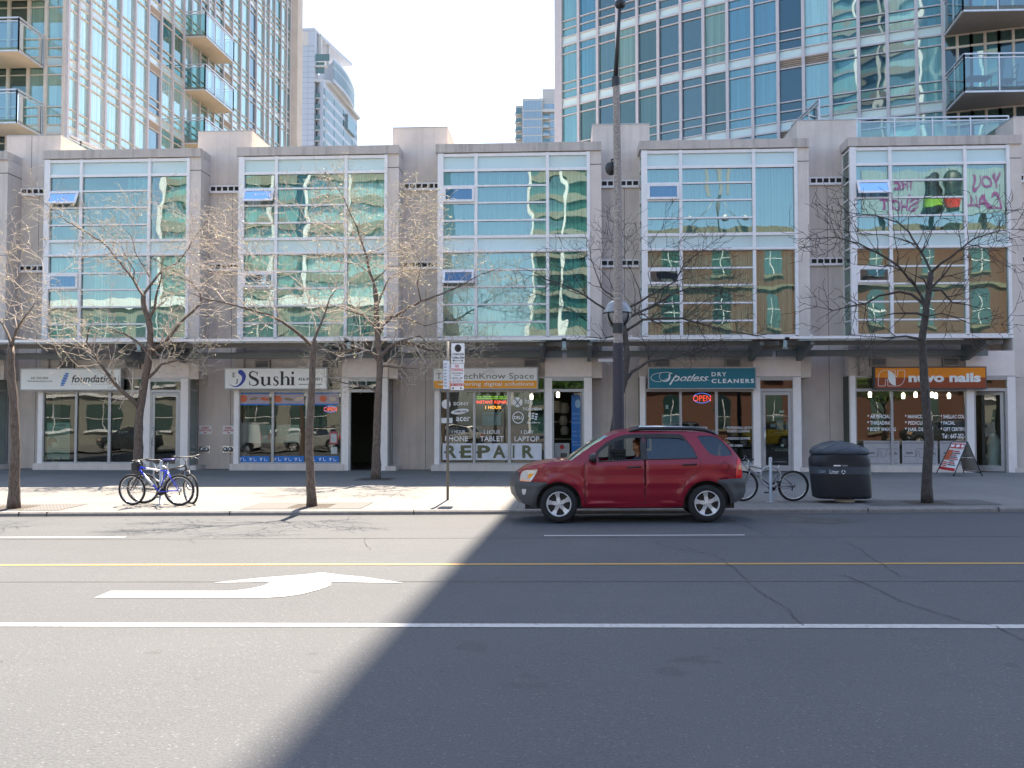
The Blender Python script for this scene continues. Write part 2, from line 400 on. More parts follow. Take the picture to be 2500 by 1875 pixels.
def sheet(name, x0, x1, ys, zf, mat, nx=40, lift=0.0, kind='structure', parent=None):
    b = MB(); vs = []; fs = []
    for yy in ys:
        for i in range(nx + 1):
            x = x0 + (x1 - x0) * i / nx; vs.append((x, yy, zf(x, yy) + lift))
    for j in range(len(ys) - 1):
        for i in range(nx):
            a = j * (nx + 1) + i; fs.append((a, a + 1, a + nx + 2, a + nx + 1))
    b.raw(vs, fs, mat); o = b.build(name, parent)
    if kind: o['kind'] = kind
    return o
b = MB(); b.raw([(-900, -500, -1.2), (900, -500, -1.2), (900, 1500, -1.2), (-900, 1500, -1.2)], [(0, 1, 2, 3)], M['paving'])
tag(b.build('ground'), 'flat city ground beyond the street', kind='structure')
road = sheet('road', -60, 60, [-31.5, -26, -20, -15, YK - .002], zroad, M['asphalt'])
tag(road, 'grey asphalt road with worn paint lines and cracks')
walk = sheet('sidewalk', -60, 60, [YK + .2, -9, -6, -3, 0, 1.0], zwalk, M['paving'])
tag(walk, 'pale concrete sidewalk in front of the shops')
sheet('opposite_sidewalk', -60, 60, [-50, -40, -31.5], lambda x, y: zroad(x) + .12, M['paving'])
kb = MB(); vs = []; fs = []; nx = 40
for i in range(nx + 1):
    x = -60 + 120 * i / nx
    vs += [(x, YK + .2, zwalk(x, YK + .2)), (x, YK + .03, zwalk(x, YK)), (x, YK, zwalk(x, YK) - .03), (x, YK - .012, zroad(x) - .02)]
for i in range(nx):
    for k in range(3): fs.append((i * 4 + k, i * 4 + 4 + k, i * 4 + 5 + k, i * 4 + 1 + k))
kb.raw(vs, fs, M['kerb'])
kerb = tag(kb.build('kerb'), 'worn concrete kerb along the sidewalk', kind='structure')
for px, py in ((254 / 3.687, 0), (580 / 3.687 + 1980, 0), (1815 / 3.687 + 1980, 0), (500 + 250 / 3.687, 0), (1010, 0), (135, 0)):
    x = ground(px, 1246, True).x; jb = MB(); jb.box(x - .006, x + .006, YK - .018, YK + .2, zroad(x), zwalk(x, YK) + .004, M['crack']); jb.build('joint', kerb)
def strip(pts, wd, mat, name, lift=.005, parent=road):
    b = MB(); P = [ground(*p, False) for p in pts]; vs = []
    for i, p in enumerate(P):
        d = (P[min(i + 1, len(P) - 1)] - P[max(0, i - 1)]); n = Vector((-d.y, d.x, 0)).normalized()
        ww = wd if not isinstance(wd, list) else wd[i]
        for s in (-1, 1):
            q = p + n * ww / 2 * s; vs.append((q.x, q.y, zroad(q.x) + lift))
    b.raw(vs, [(2 * i, 2 * i + 1, 2 * i + 3, 2 * i + 2) for i in range(len(P) - 1)], mat); return b.build(name, parent)
def line(name, x0, x1, yc, wd, mat, lift=.005):
    return sheet(name, x0, x1, [yc - wd / 2, yc + wd / 2], zroad, mat, 60, lift, None, road)
gy = lambda py, px=1250: ground(px, py, False).y
line('lane_line', -40, 40, gy(1528), .16, M['paint_white'])
line('centre_line', -40, 40, gy(1378), .13, M['paint_yellow'])
dy = gy(1308.5)
line('lane_dash', -40, ground(309, 1311, False).x, dy, .11, M['paint_white'])
line('lane_dash', ground(1329, 1308, False).x, ground(1820, 1308, False).x, dy, .11, M['paint_white'])
line('seam', -40, 40, gy(1313.5), .035, M['seam'], .003); line('seam', -40, 40, gy(1420), .04, M['seam'], .003)
KA = (0, 1240, 1.7696); KB = (1250, 1240, 1.7696)
arrow = [(408, 390), (480, 361), (1000, 361), (1080, 351), (1140, 338), (1172, 321), (925, 325), (1140, 303), (1300, 291), (1390, 281), (1480, 292), (1570, 300), (1740, 326), (1430, 321), (1430, 335), (1385, 353), (1300, 375), (1220, 386), (1140, 390)]
ap = [ground(*C(KA, *p), False) for p in arrow]
tr = geometry.tessellate_polygon([[Vector((p.x, p.y, 0)) for p in ap]])
b = MB(); b.raw([(p.x, p.y, zroad(p.x) + .006) for p in ap], [tuple(q) for q in tr], M['paint_white']); b.build('turn_arrow', road)
random.seed(3)
def crack(k, pts, wd=.02):
    P = [C(k, *p) for p in pts]; Q = []
    for a, c in zip(P, P[1:]):
        n = max(2, int(math.hypot(a[0] - c[0], (a[1] - c[1]) * 2) / 9))
        for i in range(n):
            f = i / n; Q.append((a[0] + (c[0] - a[0]) * f + random.uniform(-3, 3), a[1] + (c[1] - a[1]) * f + random.uniform(-1, 1)))
    Q.append(P[-1]); strip(Q, [wd * .6 * random.uniform(.3, 1.1) for _ in Q], M['crack'], 'crack', .008)
crack(KB, [(930, 45), (1000, 75), (1110, 125)], .02)
crack(KB, [(620, 145), (640, 165), (720, 178), (880, 205), (920, 235), (960, 262), (1040, 340), (1100, 385), (1200, 440), (1220, 475), (1260, 512)], .02)
crack(KB, [(735, 155), (790, 190), (890, 205)], .012)
crack(KB, [(1435, 148), (1500, 175), (1550, 215), (1600, 245), (1680, 300)], .02)
crack(KB, [(1430, 290), (1540, 335), (1610, 370), (1680, 405), (1800, 445), (1950, 490), (2090, 515), (2212, 575)], .024)
crack(KB, [(1235, 88), (1280, 115), (1400, 132)], .014)
crack(KA, [(1578, 130), (1580, 160), (1600, 182)], .02)
crack(KA, [(600, 130), (900, 131), (1300, 133), (1700, 132)], .012)
pb = MB(); pp = [ground(*C(KB, *p), False) for p in ((1140, 28), (1200, 62), (1400, 68), (1530, 55), (1330, 38))]
pb.raw([(p.x, p.y, zroad(p.x) + .004) for p in pp], [(0, 1, 2, 3, 4)], M['seam']); pb.build('patch', road)

# ================================================================ PODIUM BUILDING
pod = tag(empty('townhouse_row', (0, .5, 0)), 'three storey concrete row with five glass bays above the shops', 'building')
def pb_(b, name, part=None): return rel(pod, b.build(name)) if part is None else None
XL3 = X_(1068, 600); PITCH = 6.60
U = lambda px, py=700: X_(px, py) - XL3
ZZ = lambda py: Z_(py, 1265)
Ztop, Zpb = ZZ(350), ZZ(371); ZC = ZZ(822)
YW = .85                                   # recessed wall behind the bays
ZB = -.25
rows_u = [414, 452.5, 494, 537, 577]; rows_l = [616.5, 658, 699.5, 742.5, 785.6, 823]
def pane(b, x0, x1, z0, z1, y, mat): b.face([(x0, y, z0), (x1, y, z0), (x1, y, z1), (x0, y, z1)], mat)
rnd = random.Random(11)
def curtain_mesh(b, x0, x1, z0, z1, y, mat, amp=.05, n=None):
    n = n or max(6, int((x1 - x0) / .045)); vs = []; ph = rnd.random() * 6; k = rnd.uniform(16, 24)
    for i in range(n + 1):
        x = x0 + (x1 - x0) * i / n; yy = y + amp * math.sin(k * x + ph) + amp * .5 * math.sin(2.3 * k * x + ph * 2)
        vs += [(x, yy, z0), (x, yy, z1)]
    b.raw(vs, [(2 * i, 2 * i + 2, 2 * i + 3, 2 * i + 1) for i in range(n)], mat, True)
def make_bay(i):
    xl = XL3 + (i - 3) * PITCH
    bay = rel(pod, empty('bay_window', (xl, 0, 0)))
    def B(b, name): o = b.build(name, bay); return o
    G = lambda px: U(px)                       # local x
    m = MB(); W = M['white']
    xs = [G(1068), G(1162), G(1337), G(1441)]
    y0, y1 = -.04, .10
    # posts: wide left post, mullions, right post
    m.box(xs[0], xs[0] + .19, y0, y1, ZC, Zpb - .02, W)
    for x, ww in ((xs[1], .10), (xs[2], .10)): m.box(x - ww / 2, x + ww / 2, y0 + .01, y1, ZC, Zpb - .02, W)
    m.box(xs[3] - .10, xs[3], y0, y1, ZC, Zpb - .02, W)
    gx = [(xs[0] + .19, xs[1] - .05), (xs[1] + .05, xs[2] - .05), (xs[2] + .05, xs[3] - .10)]
    for c, (a, e) in enumerate(gx):
        for py, hh in [(377, .10)] + [(p, .055 if p in (452.5, 494, 537, 658, 699.5, 742.5, 785.6) else .09) for p in (rows_u + [613] + rows_l[1:])]:
            if c == 2 and py in (452.5, 494, 537, 658, 699.5, 742.5, 785.6): continue
            m.box(a, e, y0 + .02 + (.012 if hh < .06 else 0), y1 - .012, ZZ(py) - hh / 2, ZZ(py) + hh / 2, W)
    m.box(0, xs[3], -.065, -.042, ZZ(613) - .03, ZZ(613) + .03, W)       # storey line
    # glazed return on the left side
    for z in (377, 414, 452, 494, 537, 577, 613, 658, 700, 743, 786, 823): m.box(-.002, .045, y1, YW, ZZ(z) - .025, ZZ(z) + .025, W)
    m.box(0, .05, YW - .06, YW, ZC, Zpb - .02, W)
    # openable frames
    opn = {1: (1, 0), 2: (1, 0), 3: (0, 1), 4: (0, 0), 5: (1, 0)}.get(i, (0, 0))
    B(m, 'frame')
    for k, (za, zb) in enumerate(((452.5, 494), (658, 699.5))):
        a, e = gx[0]; zt, zl = ZZ(za) - .03, ZZ(zb) + .03; h = zt - zl
        f = MB(); th = R(28) if opn[k] else 0.0; bw = .075
        def q(x, s, d):                       # s: distance down the sash, d: outwards
            return (x, y0 - d * math.cos(th) - s * math.sin(th), zt - s * math.cos(th) + d * math.sin(th))
        def slab(xa, xb, s0, s1, d0, d1, mat):
            vs = [q(x, s, d) for d in (d0, d1) for s in (s0, s1) for x in (xa, xb)]
            f.raw(vs, [(0, 1, 3, 2), (4, 6, 7, 5), (0, 4, 5, 1), (2, 3, 7, 6), (0, 2, 6, 4), (1, 5, 7, 3)], mat)
        slab(a, e, 0, bw, 0, .03, W); slab(a, e, h - bw, h, 0, .03, W); slab(a, a + bw, bw, h - bw, 0, .03, W); slab(e - bw, e, bw, h - bw, 0, .03, W)
        vs = [q(x, s, .012) for s in (bw, h - bw) for x in (a + bw, e - bw)]
        f.raw(vs, [(0, 1, 3, 2)], M['glass_sash'])
        B(f, 'sash')
    # panes
    def P(c, pa, pb2, mat, name='pane'):
        a, e = gx[c]; f = MB(); pane(f, a - .01, e + .01, ZZ(pb2), ZZ(pa), .05, mat); B(f, name)
    for rws in (rows_u, rows_l):
        for j in range(len(rws) - 1):
            for c in (0, 1):
                if c == 0 and j == 1: continue
                if rws is rows_l and j == 3 and False: continue
                P(c, rws[j], rws[j + 1], M['glass_up'])
        P(2, rws[0], rws[-1], M['glass_up'])
    for c in range(3):
        P(c, 377, 414, M['spandrel'], 'spandrel_panel'); P(c, 577, 613, M['spandrel'], 'spandrel_panel')
    f = MB(); f.face([(.02, YW, ZC), (.02, y1, ZC), (.02, y1, Zpb), (.02, YW, Zpb)], M['glass_up']); B(f, 'side_pane')
    # concrete pilaster and parapet
    pl = MB(); xr = G(1469); zpil = ZZ(922) - .02
    pl.box(xs[3], xr, .0, YW, zpil, Zpb, M['concrete'])
    pl.box(xs[3] + .0, xr + .004, -.004, YW + .0, ZZ(404) - .01, ZZ(404) + .012, M['crack'])
    pl.box(xs[3] + .0, xr + .003, -.003, YW, ZZ(611) - .006, ZZ(611) + .006, M['crack'])
    B(pl, 'pilaster')
    pp = MB(); pp.box(-.06, xr + .002, -.07, YW, Zpb, Ztop, M['concrete_dark']); B(pp, 'parapet')
    # rooms behind: slabs, back wall, side walls, curtains
    rm = MB(); z1a, z1b = ZZ(823), ZZ(613); z2a, z2b = ZZ(595), ZZ(400)
    for za, zb in ((z1a - .1, z1b), (z2a, z2b)):
        rm.raw([(0.05, 3.6, za), (xr, 3.6, za), (xr, 3.6, zb), (.05, 3.6, zb)], [(0, 1, 2, 3)], M['room_wall'])
        rm.raw([(0.05, .12, za), (xr, .12, za), (xr, 3.6, za), (.05, 3.6, za)], [(0, 1, 2, 3)], M['room_floor'])
        rm.raw([(0.05, .12, zb), (xr, .12, zb), (xr, 3.6, zb), (.05, 3.6, zb)], [(0, 1, 2, 3)], M['room_wall'])
        rm.raw([(xr - .3, .12, za), (xr - .3, 3.6, za), (xr - .3, 3.6, zb), (xr - .3, .12, zb)], [(0, 1, 2, 3)], M['room_wall'])
    B(rm, 'room')
    cuts = {0: [(1, .0, 1, 'curtain')], 1: [(1, .55, .75, 'curtain'), (1, .93, 1, 'curtain'), (0, .0, .2, 'curtain'), (0, .32, .42, 'curtain'), (0, .55, .63, 'curtain'), (0, .70, 1, 'curtain')],
            2: [(1, .0, .1, 'curtain'), (1, .25, .58, 'curtain_blue_lit'), (1, .6, 1, 'curtain'), (0, 0, 1, 'curtain')],
            3: [(1, 0, .58, 'curtain_blue_lit'), (1, .60, 1, 'curtain'), (0, .3, .55, 'curtain'), (0, .8, .95, 'curtain_blue_lit')],
            4: [(1, 0, 1, 'curtain_blue_lit'), (0, 0, 1, 'curtain')], 5: [(1, 0, .55, 'curtain_blue_lit'), (1, .6, 1, 'curtain')]}.get(i, [])
    for lv, a, e, mat in cuts:
        cm = MB(); za, zb = (z2a + .1, z2b - .02) if lv else (z1a + .02, z1b - .05)
        x0_, x1_ = .2, xs[3] - .1; curtain_mesh(cm, x0_ + (x1_ - x0_) * a, x0_ + (x1_ - x0_) * e, za, zb, .20 + .08 * rnd.random(), M[mat]); B(cm, 'curtain')
    return bay
M['glass_sash'] = glass('openable_sash_glass', (.12, .25, .35), .16, .02, 0, 1.2, (.5, .75, 1))  # deep blue of the higher sky put into the sash tint and reflection
for i in range(0, 6): make_bay(i)
def bx(i): return XL3 + (i - 3) * PITCH

# recessed walls, tall roof blocks
blk = {0: (17, 163, 330), 1: (484, 625, 319), 2: (959, 1098, 310), 3: (1446, 1585.6, 302), 4: (1943, 2090, 292), 5: (2474, 2640, 283)}
wm = MB()
zroof = Ztop - .35
x0 = bx(0) - PITCH
wb = MB()
wb.box(bx(0) - 8, bx(5) + 9, YW + .03, 9, ZC - 1.2, zroof, M['concrete'])
rel(pod, wb.build('body'))
for i in range(-1, 6):
    r0 = bx(i) + U(1469); l1 = bx(i + 1)
    wl = MB(); wl.box(r0 - .05, l1 + .05, YW, YW + .32, ZB, Ztop + .02, M['concrete'])
    wl.box(bx(i) + U(1445), r0 - .0505, YW, YW + .32, ZB, ZZ(918), M['concrete'])
    if i >= 0 or i == -1:
        wl.box(r0 + .62 if i in (0, -1) else l1 - .5, (r0 + .632) if i in (0, -1) else l1 - .488, YW - .003, YW + .2, ZB, Ztop, M['crack'])
    rel(pod, wl.build('wall'))
    # slot vents
    for zt, zb in ((424, 442), (622, 640)):
        v = MB(); a, e = r0 + .02, l1 - .02; zt_, zb_ = ZZ(zt) - .05, ZZ(zb) - .05
        if i == -1: a = l1 - .35
        n = 6 if e - a > .8 else 1; wv = (e - a) / n
        v.box(a, e, YW - .05, YW - .001, zb_, zt_, M['dark'])
        v.box(a, e, YW - .08, YW - .052, zt_ - .05, zt_, M['white']); v.box(a, e, YW - .08, YW - .052, zb_, zb_ + .05, M['white'])
        for k in range(n + 1):
            x = a + wv * k; v.box(x - .022, x + .022, YW - .078, YW - .052, zb_ + .05, zt_ - .05, M['white'])
        v.box(a, e, YW - .10, YW - .001, zb_ - .03, zb_ - .002, M['white'])
        rel(pod, v.build('slot_vent'))
for k, (a, e, t) in blk.items():
    bb = MB(); xa, xe = X_(a, t, YW), X_(e, t, YW)
    if k == 0: xe = X_(149, t, YW)
    if k == 1: xe = X_(615.5, t, YW)
    if k == 2: xe = X_(1092.5, t, YW)
    if k == 4: xa = X_(1945.5, t, YW)
    zt = Z_(t + 2, (a + e) / 2, YW)
    bb.box(xa, xe, YW - .004, YW + 2.2, Ztop - 1.0, zt, M['concrete'])
    bb.box(xa - .01, xe + .01, YW - .02, YW + 2.22, zt, zt + .03, M['grey_alu'])
    if k == 0: bb.box(X_(78, t, YW), X_(78, t, YW) + .012, YW - .007, YW, Ztop - .4, zt, M['crack'])
    rel(pod, bb.build('roof_block'))

# lintel walls with vents, shop fronts, doors
ZS = ZZ(1134); ZF0 = ZZ(957); ZF1 = ZZ(927)
def door_handle(b, x, zc, y=-.05):
    b.tube([(x, y, zc - .3), (x - .0, y - .06, zc - .27), (x, y - .06, zc + .27), (x, y, zc + .3)], .013, M['chrome'], 8)
shopx = {0: 0}
for i in range(0, 6):
    o = bx(i); sf = rel(pod, empty('shop_front', (o, 0, 0)))
    G = lambda px: U(px, 1000)
    def B(b, name): return b.build(name, sf)
    xl_, xjl, xjr, xr = G(1061), G(1331), G(1426), G(1445)
    lw = MB(); lw.box(xl_, xjl, .12, .5, ZF1 + .1, ZC - .1, M['concrete_low']); B(lw, 'lintel_wall')
    for vx in ((1110, 1148), (1279, 1317)) if i != 3 else ((1279, 1317),):
        if i == 4: vx = (vx[0] - 14, vx[1] - 14)
        v = MB(); a, e = G(vx[0]), G(vx[1]); zt, zb = ZZ(877), ZZ(897)
        v.box(a, e, .05, .119, zb, zt, M['dark'])
        for zz_ in (zb, zt - .04): v.box(a, e, .02, .049, zz_, zz_ + .04, M['louvre'])
        for xx in (a, e - .04): v.box(xx, xx + .04, .021, .049, zb + .04, zt - .04, M['louvre'])
        for k in range(4):
            z = zb + .05 + k * (zt - zb - .1) / 4
            v.raw([(a + .04, .045, z + .035), (e - .04, .045, z + .035), (e - .04, .02, z), (a + .04, .02, z)], [(0, 1, 2, 3)], M['louvre'])
        B(v, 'vent')
    cd_ = MB(); cd_.tube([(xl_ + .30, .06, ZF1 + .1), (xl_ + .30, .06, ZC - .1)], .03, M['louvre']); B(cd_, 'conduit')
    hp = MB(); hp.box(xjl, xjr + .25, -.03, .30, ZZ(920), ZZ(861), M['panel_white']); hp.box(xjl - .01, xr + .01, -.05, .0, ZZ(923), ZZ(920), M['grey_alu']); B(hp, 'header_panel')
    fr = MB(); W = M['white_warm']; GA = M['grey_alu']
    fr.box(xl_, xl_ + .16, -.03, .12, ZS, ZF1 + .1, W)
    px_ = [(1076, 1155), (1161, 1240), (1247, 1328)]
    gp = [(G(a), G(e)) for a, e in px_]
    fr.box(xl_ + .16, gp[0][0], -.01, .08, ZS, ZF1 + .1, GA)
    for (a, e), (c, d) in zip(gp, gp[1:]): fr.box(e, c, -.015, .08, ZS, ZF1 + .1, GA)
    fr.box(gp[2][1], xjl, -.01, .08, ZS, ZF1 + .1, GA)
    for a, e in gp:
        fr.box(a, e, 0, .07, ZF0 - .0, ZF0 + .09, GA); fr.box(a, e, 0, .07, ZS, ZS + .05, GA); fr.box(a, e, 0, .07, ZF1 + .05, ZF1 + .1, GA)
    # door portal
    fr.box(xjl, xjl + .22, -.045, .12, ZB, ZZ(923), W); fr.box(xjr, xr, -.045, .12, ZB, ZZ(923), W)
    dl, dr = xjl + .22, xjr
    for z0_, z1_ in ((ZZ(930), ZZ(923)), (ZZ(957), ZZ(950))): fr.box(dl, dr, -.03, .1, z0_, z1_, GA)
    fr.box(dl, dl + .06, -.028, .1, 0, ZZ(957), GA); fr.box(dr - .06, dr, -.028, .1, 0, ZZ(957), GA)
    # glazed return right of the door
    fr.box(xr - .05, xr, .121, .18, 0, ZZ(923), GA); fr.box(xr - .05, xr, YW - .06, YW, 0, ZZ(923), GA); fr.box(xr - .045, xr - .005, .18, YW - .06, ZZ(953), ZZ(948), GA)
    B(fr, 'frame')
    sb = MB(); sb.box(xl_ - .10, xjl + .08, -.12, .12, ZB, ZS, M['concrete']); sb.box(xr - .06, xr + .28, -.05, YW, ZB, .14, M['concrete']); B(sb, 'base')
    for a, e in gp:
        g = MB(); pane(g, a, e, ZS + .05, ZF0, .04, M['glass_shop']); B(g, 'pane')
        g = MB(); pane(g, a, e, ZF0 + .09, ZF1 + .05, .04, M['glass_shop']); B(g, 'transom_pane')
    g = MB(); pane(g, dl, dr, ZZ(950), ZZ(930), .04, M['glass_shop']); B(g, 'transom_pane')
    g = MB(); g.face([(xr - .02, .18, 0), (xr - .02, YW - .06, 0), (xr - .02, YW - .06, ZZ(923)), (xr - .02, .18, ZZ(923))], M['glass_return']); B(g, 'side_pane')
    # door leaf
    if i in (0, 1, 4):
        d = MB(); a, e, zt = dl + .07, dr - .07, ZZ(958)
        d.box(a, a + .09, -.02, .03, .02, zt, GA); d.box(e - .09, e, -.02, .03, .02, zt, GA); d.box(a + .09, e - .09, -.02, .03, .02, .2, GA); d.box(a + .09, e - .09, -.02, .03, zt - .1, zt, GA)
        pane(d, a + .09, e - .09, .2, zt - .1, .0, M['glass_shop']); door_handle(d, a + .05, 1.1); B(d, 'door')
    if i in (3, 5):                            # leaf swung open into the shop
        d = MB(); xe = dr - .09 if i != 2 else dl + .09; zt = ZZ(958); yl = .95
        ang = R(75) if i != 5 else R(35); sx = -1 if i != 2 else 1
        def dq(s, z): return (xe + sx * s * math.cos(ang), .06 + s * math.sin(ang), z)
        for s0, s1, z0_, z1_ in ((0, .09, .02, zt), (yl - .09, yl, .02, zt), (.09, yl - .09, .02, .2), (.09, yl - .09, zt - .1, zt)):
            pts = [dq(s0, z0_), dq(s1, z0_), dq(s1, z1_), dq(s0, z1_)]; pts2 = [(p[0] + .04, p[1] + .01, p[2]) for p in pts]
            d.raw(pts + pts2, [(0, 1, 2, 3), (7, 6, 5, 4), (0, 4, 5, 1), (1, 5, 6, 2), (2, 6, 7, 3), (3, 7, 4, 0)], GA)
        d.face([dq(.09, .2), dq(yl - .09, .2), dq(yl - .09, zt - .1), dq(.09, zt - .1)], M['glass_shop']); B(d, 'door')
    # shop interior
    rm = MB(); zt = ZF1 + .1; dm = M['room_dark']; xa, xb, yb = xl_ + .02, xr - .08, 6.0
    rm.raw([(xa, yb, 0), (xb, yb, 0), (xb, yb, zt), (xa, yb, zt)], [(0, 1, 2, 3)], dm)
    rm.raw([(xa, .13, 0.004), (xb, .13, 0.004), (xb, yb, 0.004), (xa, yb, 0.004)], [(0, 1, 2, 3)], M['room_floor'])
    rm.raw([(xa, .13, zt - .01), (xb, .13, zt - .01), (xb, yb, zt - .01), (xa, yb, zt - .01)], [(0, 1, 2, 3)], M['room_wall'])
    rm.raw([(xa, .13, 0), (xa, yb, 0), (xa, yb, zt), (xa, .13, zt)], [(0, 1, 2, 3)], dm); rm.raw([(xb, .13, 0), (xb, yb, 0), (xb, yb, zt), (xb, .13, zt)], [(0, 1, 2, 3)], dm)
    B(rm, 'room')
# lit lamps of the nail salon and of the tech shop
for i, pts in ((5, [(.9, 1.2), (1.9, 1.0), (2.5, 1.6), (2.9, .9), (3.1, 1.8), (3.35, 1.0), (.4, 1.7)]), (3, [(3.9, .8), (3.0, 1.6)])):
    o = bx(i)
    for k, (x, y) in enumerate(pts):
        l = MB(); l.lathe((o + x, y, ZF0 - .02 - .05 * (k % 2)), (0, 0, 1), [(.0, -.14), (.05, -.14), (.06, .0), (.03, .05)], M['lamp_warm'], 12); l.tube([(o + x, y, ZF0), (o + x, y, ZF1 + .08)], .006, M['black'], 6)
        tag(l.build('pendant_lamp'), 'small glowing pendant lamp behind the nail salon window' if i == 5 else 'small glowing pendant lamp behind the repair shop door', 'lamp', 'pendant lamps in the nail salon' if i == 5 else 'pendant lamps in the repair shop')
# canopy
gaps = [bx(i) + U(1378, 826) for i in range(-1, 6)]
CY = -2.15
Zr = lambda py: 1.6 + (1028 - py) / (F / (31.6 + CY))
for i in range(6):
    a, e = gaps[i] + .07, gaps[i + 1] - .07
    cn = rel(pod, empty('canopy', (a, 0, 0))); L = e - a
    def B(b, name): return b.build(name, cn)
    z1, z0_ = Zr(823), Zr(829.5)
    m = MB(); m.box(0, L, CY, CY + .07, z0_, z1, M['white'])
    for k in range(5): x = L * (k + .5) / 5; m.box(x - .03, x + .03, CY - .02, CY + .09, z1, z1 + .05, M['white'])
    B(m, 'front_rail')
    g = MB(); zb = ZZ(838)
    for k in range(4):
        xa, xb = L * k / 4 + .01, L * (k + 1) / 4 - .01
        g.raw([(xa, CY + .07, z0_ - .0), (xb, CY + .07, z0_), (xb, -.05, zb + .06), (xa, -.05, zb + .06), (xa, CY + .07, z0_ - .015), (xb, CY + .07, z0_ - .015), (xb, -.05, zb + .045), (xa, -.05, zb + .045)],
              [(0, 1, 2, 3), (7, 6, 5, 4), (0, 4, 5, 1), (1, 5, 6, 2), (2, 6, 7, 3), (3, 7, 4, 0)], M['canopy_glass'])
    B(g, 'glass_sheet')
    p = MB(); y = -1.35; s = F / (31.6 + y)
    p.box(0.0, L, y - .05, y + .05, 1.6 + (1028 - 845.5) / s, 1.6 + (1028 - 834.5) / s, M['canopy_brown']); B(p, 'purlin')
    q = MB(); y = -.35; s = F / (31.6 + y); zt2, zb2 = 1.6 + (1028 - 857) / s, 1.6 + (1028 - 872) / s
    q.box(0, L, y, y + .16, zb2, zt2, M['canopy_steel']); B(q, 'beam')
    for xx in ((U(1438, 850) - U(1378, 826)) - .07, L - (U(1378, 826) - U(1325, 850)) + .07):
        k = MB(); zt3, ze, zw = Zr(834), Zr(842), ZZ(884)
        outl = [(CY + .25, ze), (CY + .25, zt3), (0.0, zb + .03), (0.0, zw), (-.35, zw)]
        k.prism(outl, lambda u, v, t: (xx + t, u, v), -.06, .06, M['canopy_steel']); B(k, 'bracket')
    if i > 0:
        k = MB(); xx = -.07
        k.box(xx - .055, xx + .055, CY + .3, CY + .36, Zr(852), Zr(831), M['glass_rail_solid']); k.box(xx - .09, xx + .09, CY + .28, CY + .5, Zr(853), Zr(848), M['canopy_steel']); B(k, 'hanger')
# ================================================================ TOWERS
M['tg_pale'] = tower_glass('tower_glass_pale', [(.44, .62, .62), (.50, .66, .65), (.38, .58, .58), (.42, .60, .60)], .28)
M['tg_teal'] = tower_glass('tower_glass_teal', [(.08, .22, .20), (.16, .32, .29), (.05, .15, .14), (.22, .40, .36)], .25)
M['tg_dark'] = tower_glass('tower_glass_dark', [(.03, .07, .07), (.05, .10, .09), (.02, .04, .045)], .16)
M['tg_green'] = tower_glass('tower_glass_green', [(.06, .12, .10), (.10, .18, .14), (.04, .08, .07), (.16, .26, .20)], .12)
M['tg_blue'] = tower_glass('tower_glass_blue', [(.03, .15, .24), (.06, .21, .28), (.03, .13, .19), (.10, .28, .32)], .17)
M['tg_navy'] = tower_glass('tower_glass_navy', [(.01, .045, .09), (.012, .03, .06)], .10)
M['tg_grey'] = tower_glass('tower_glass_greyblue', [(.12, .19, .29), (.10, .16, .26)], .22)
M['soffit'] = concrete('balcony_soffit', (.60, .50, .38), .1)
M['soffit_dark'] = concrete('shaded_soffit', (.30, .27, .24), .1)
M['louvre_pale'] = plain('tower_louvre', (.50, .44, .40), .6)
def inframe(p, m=60):
    x, y, d = proj(p); return -m < x < 2500 + m and -m < y < 365 and d > 0
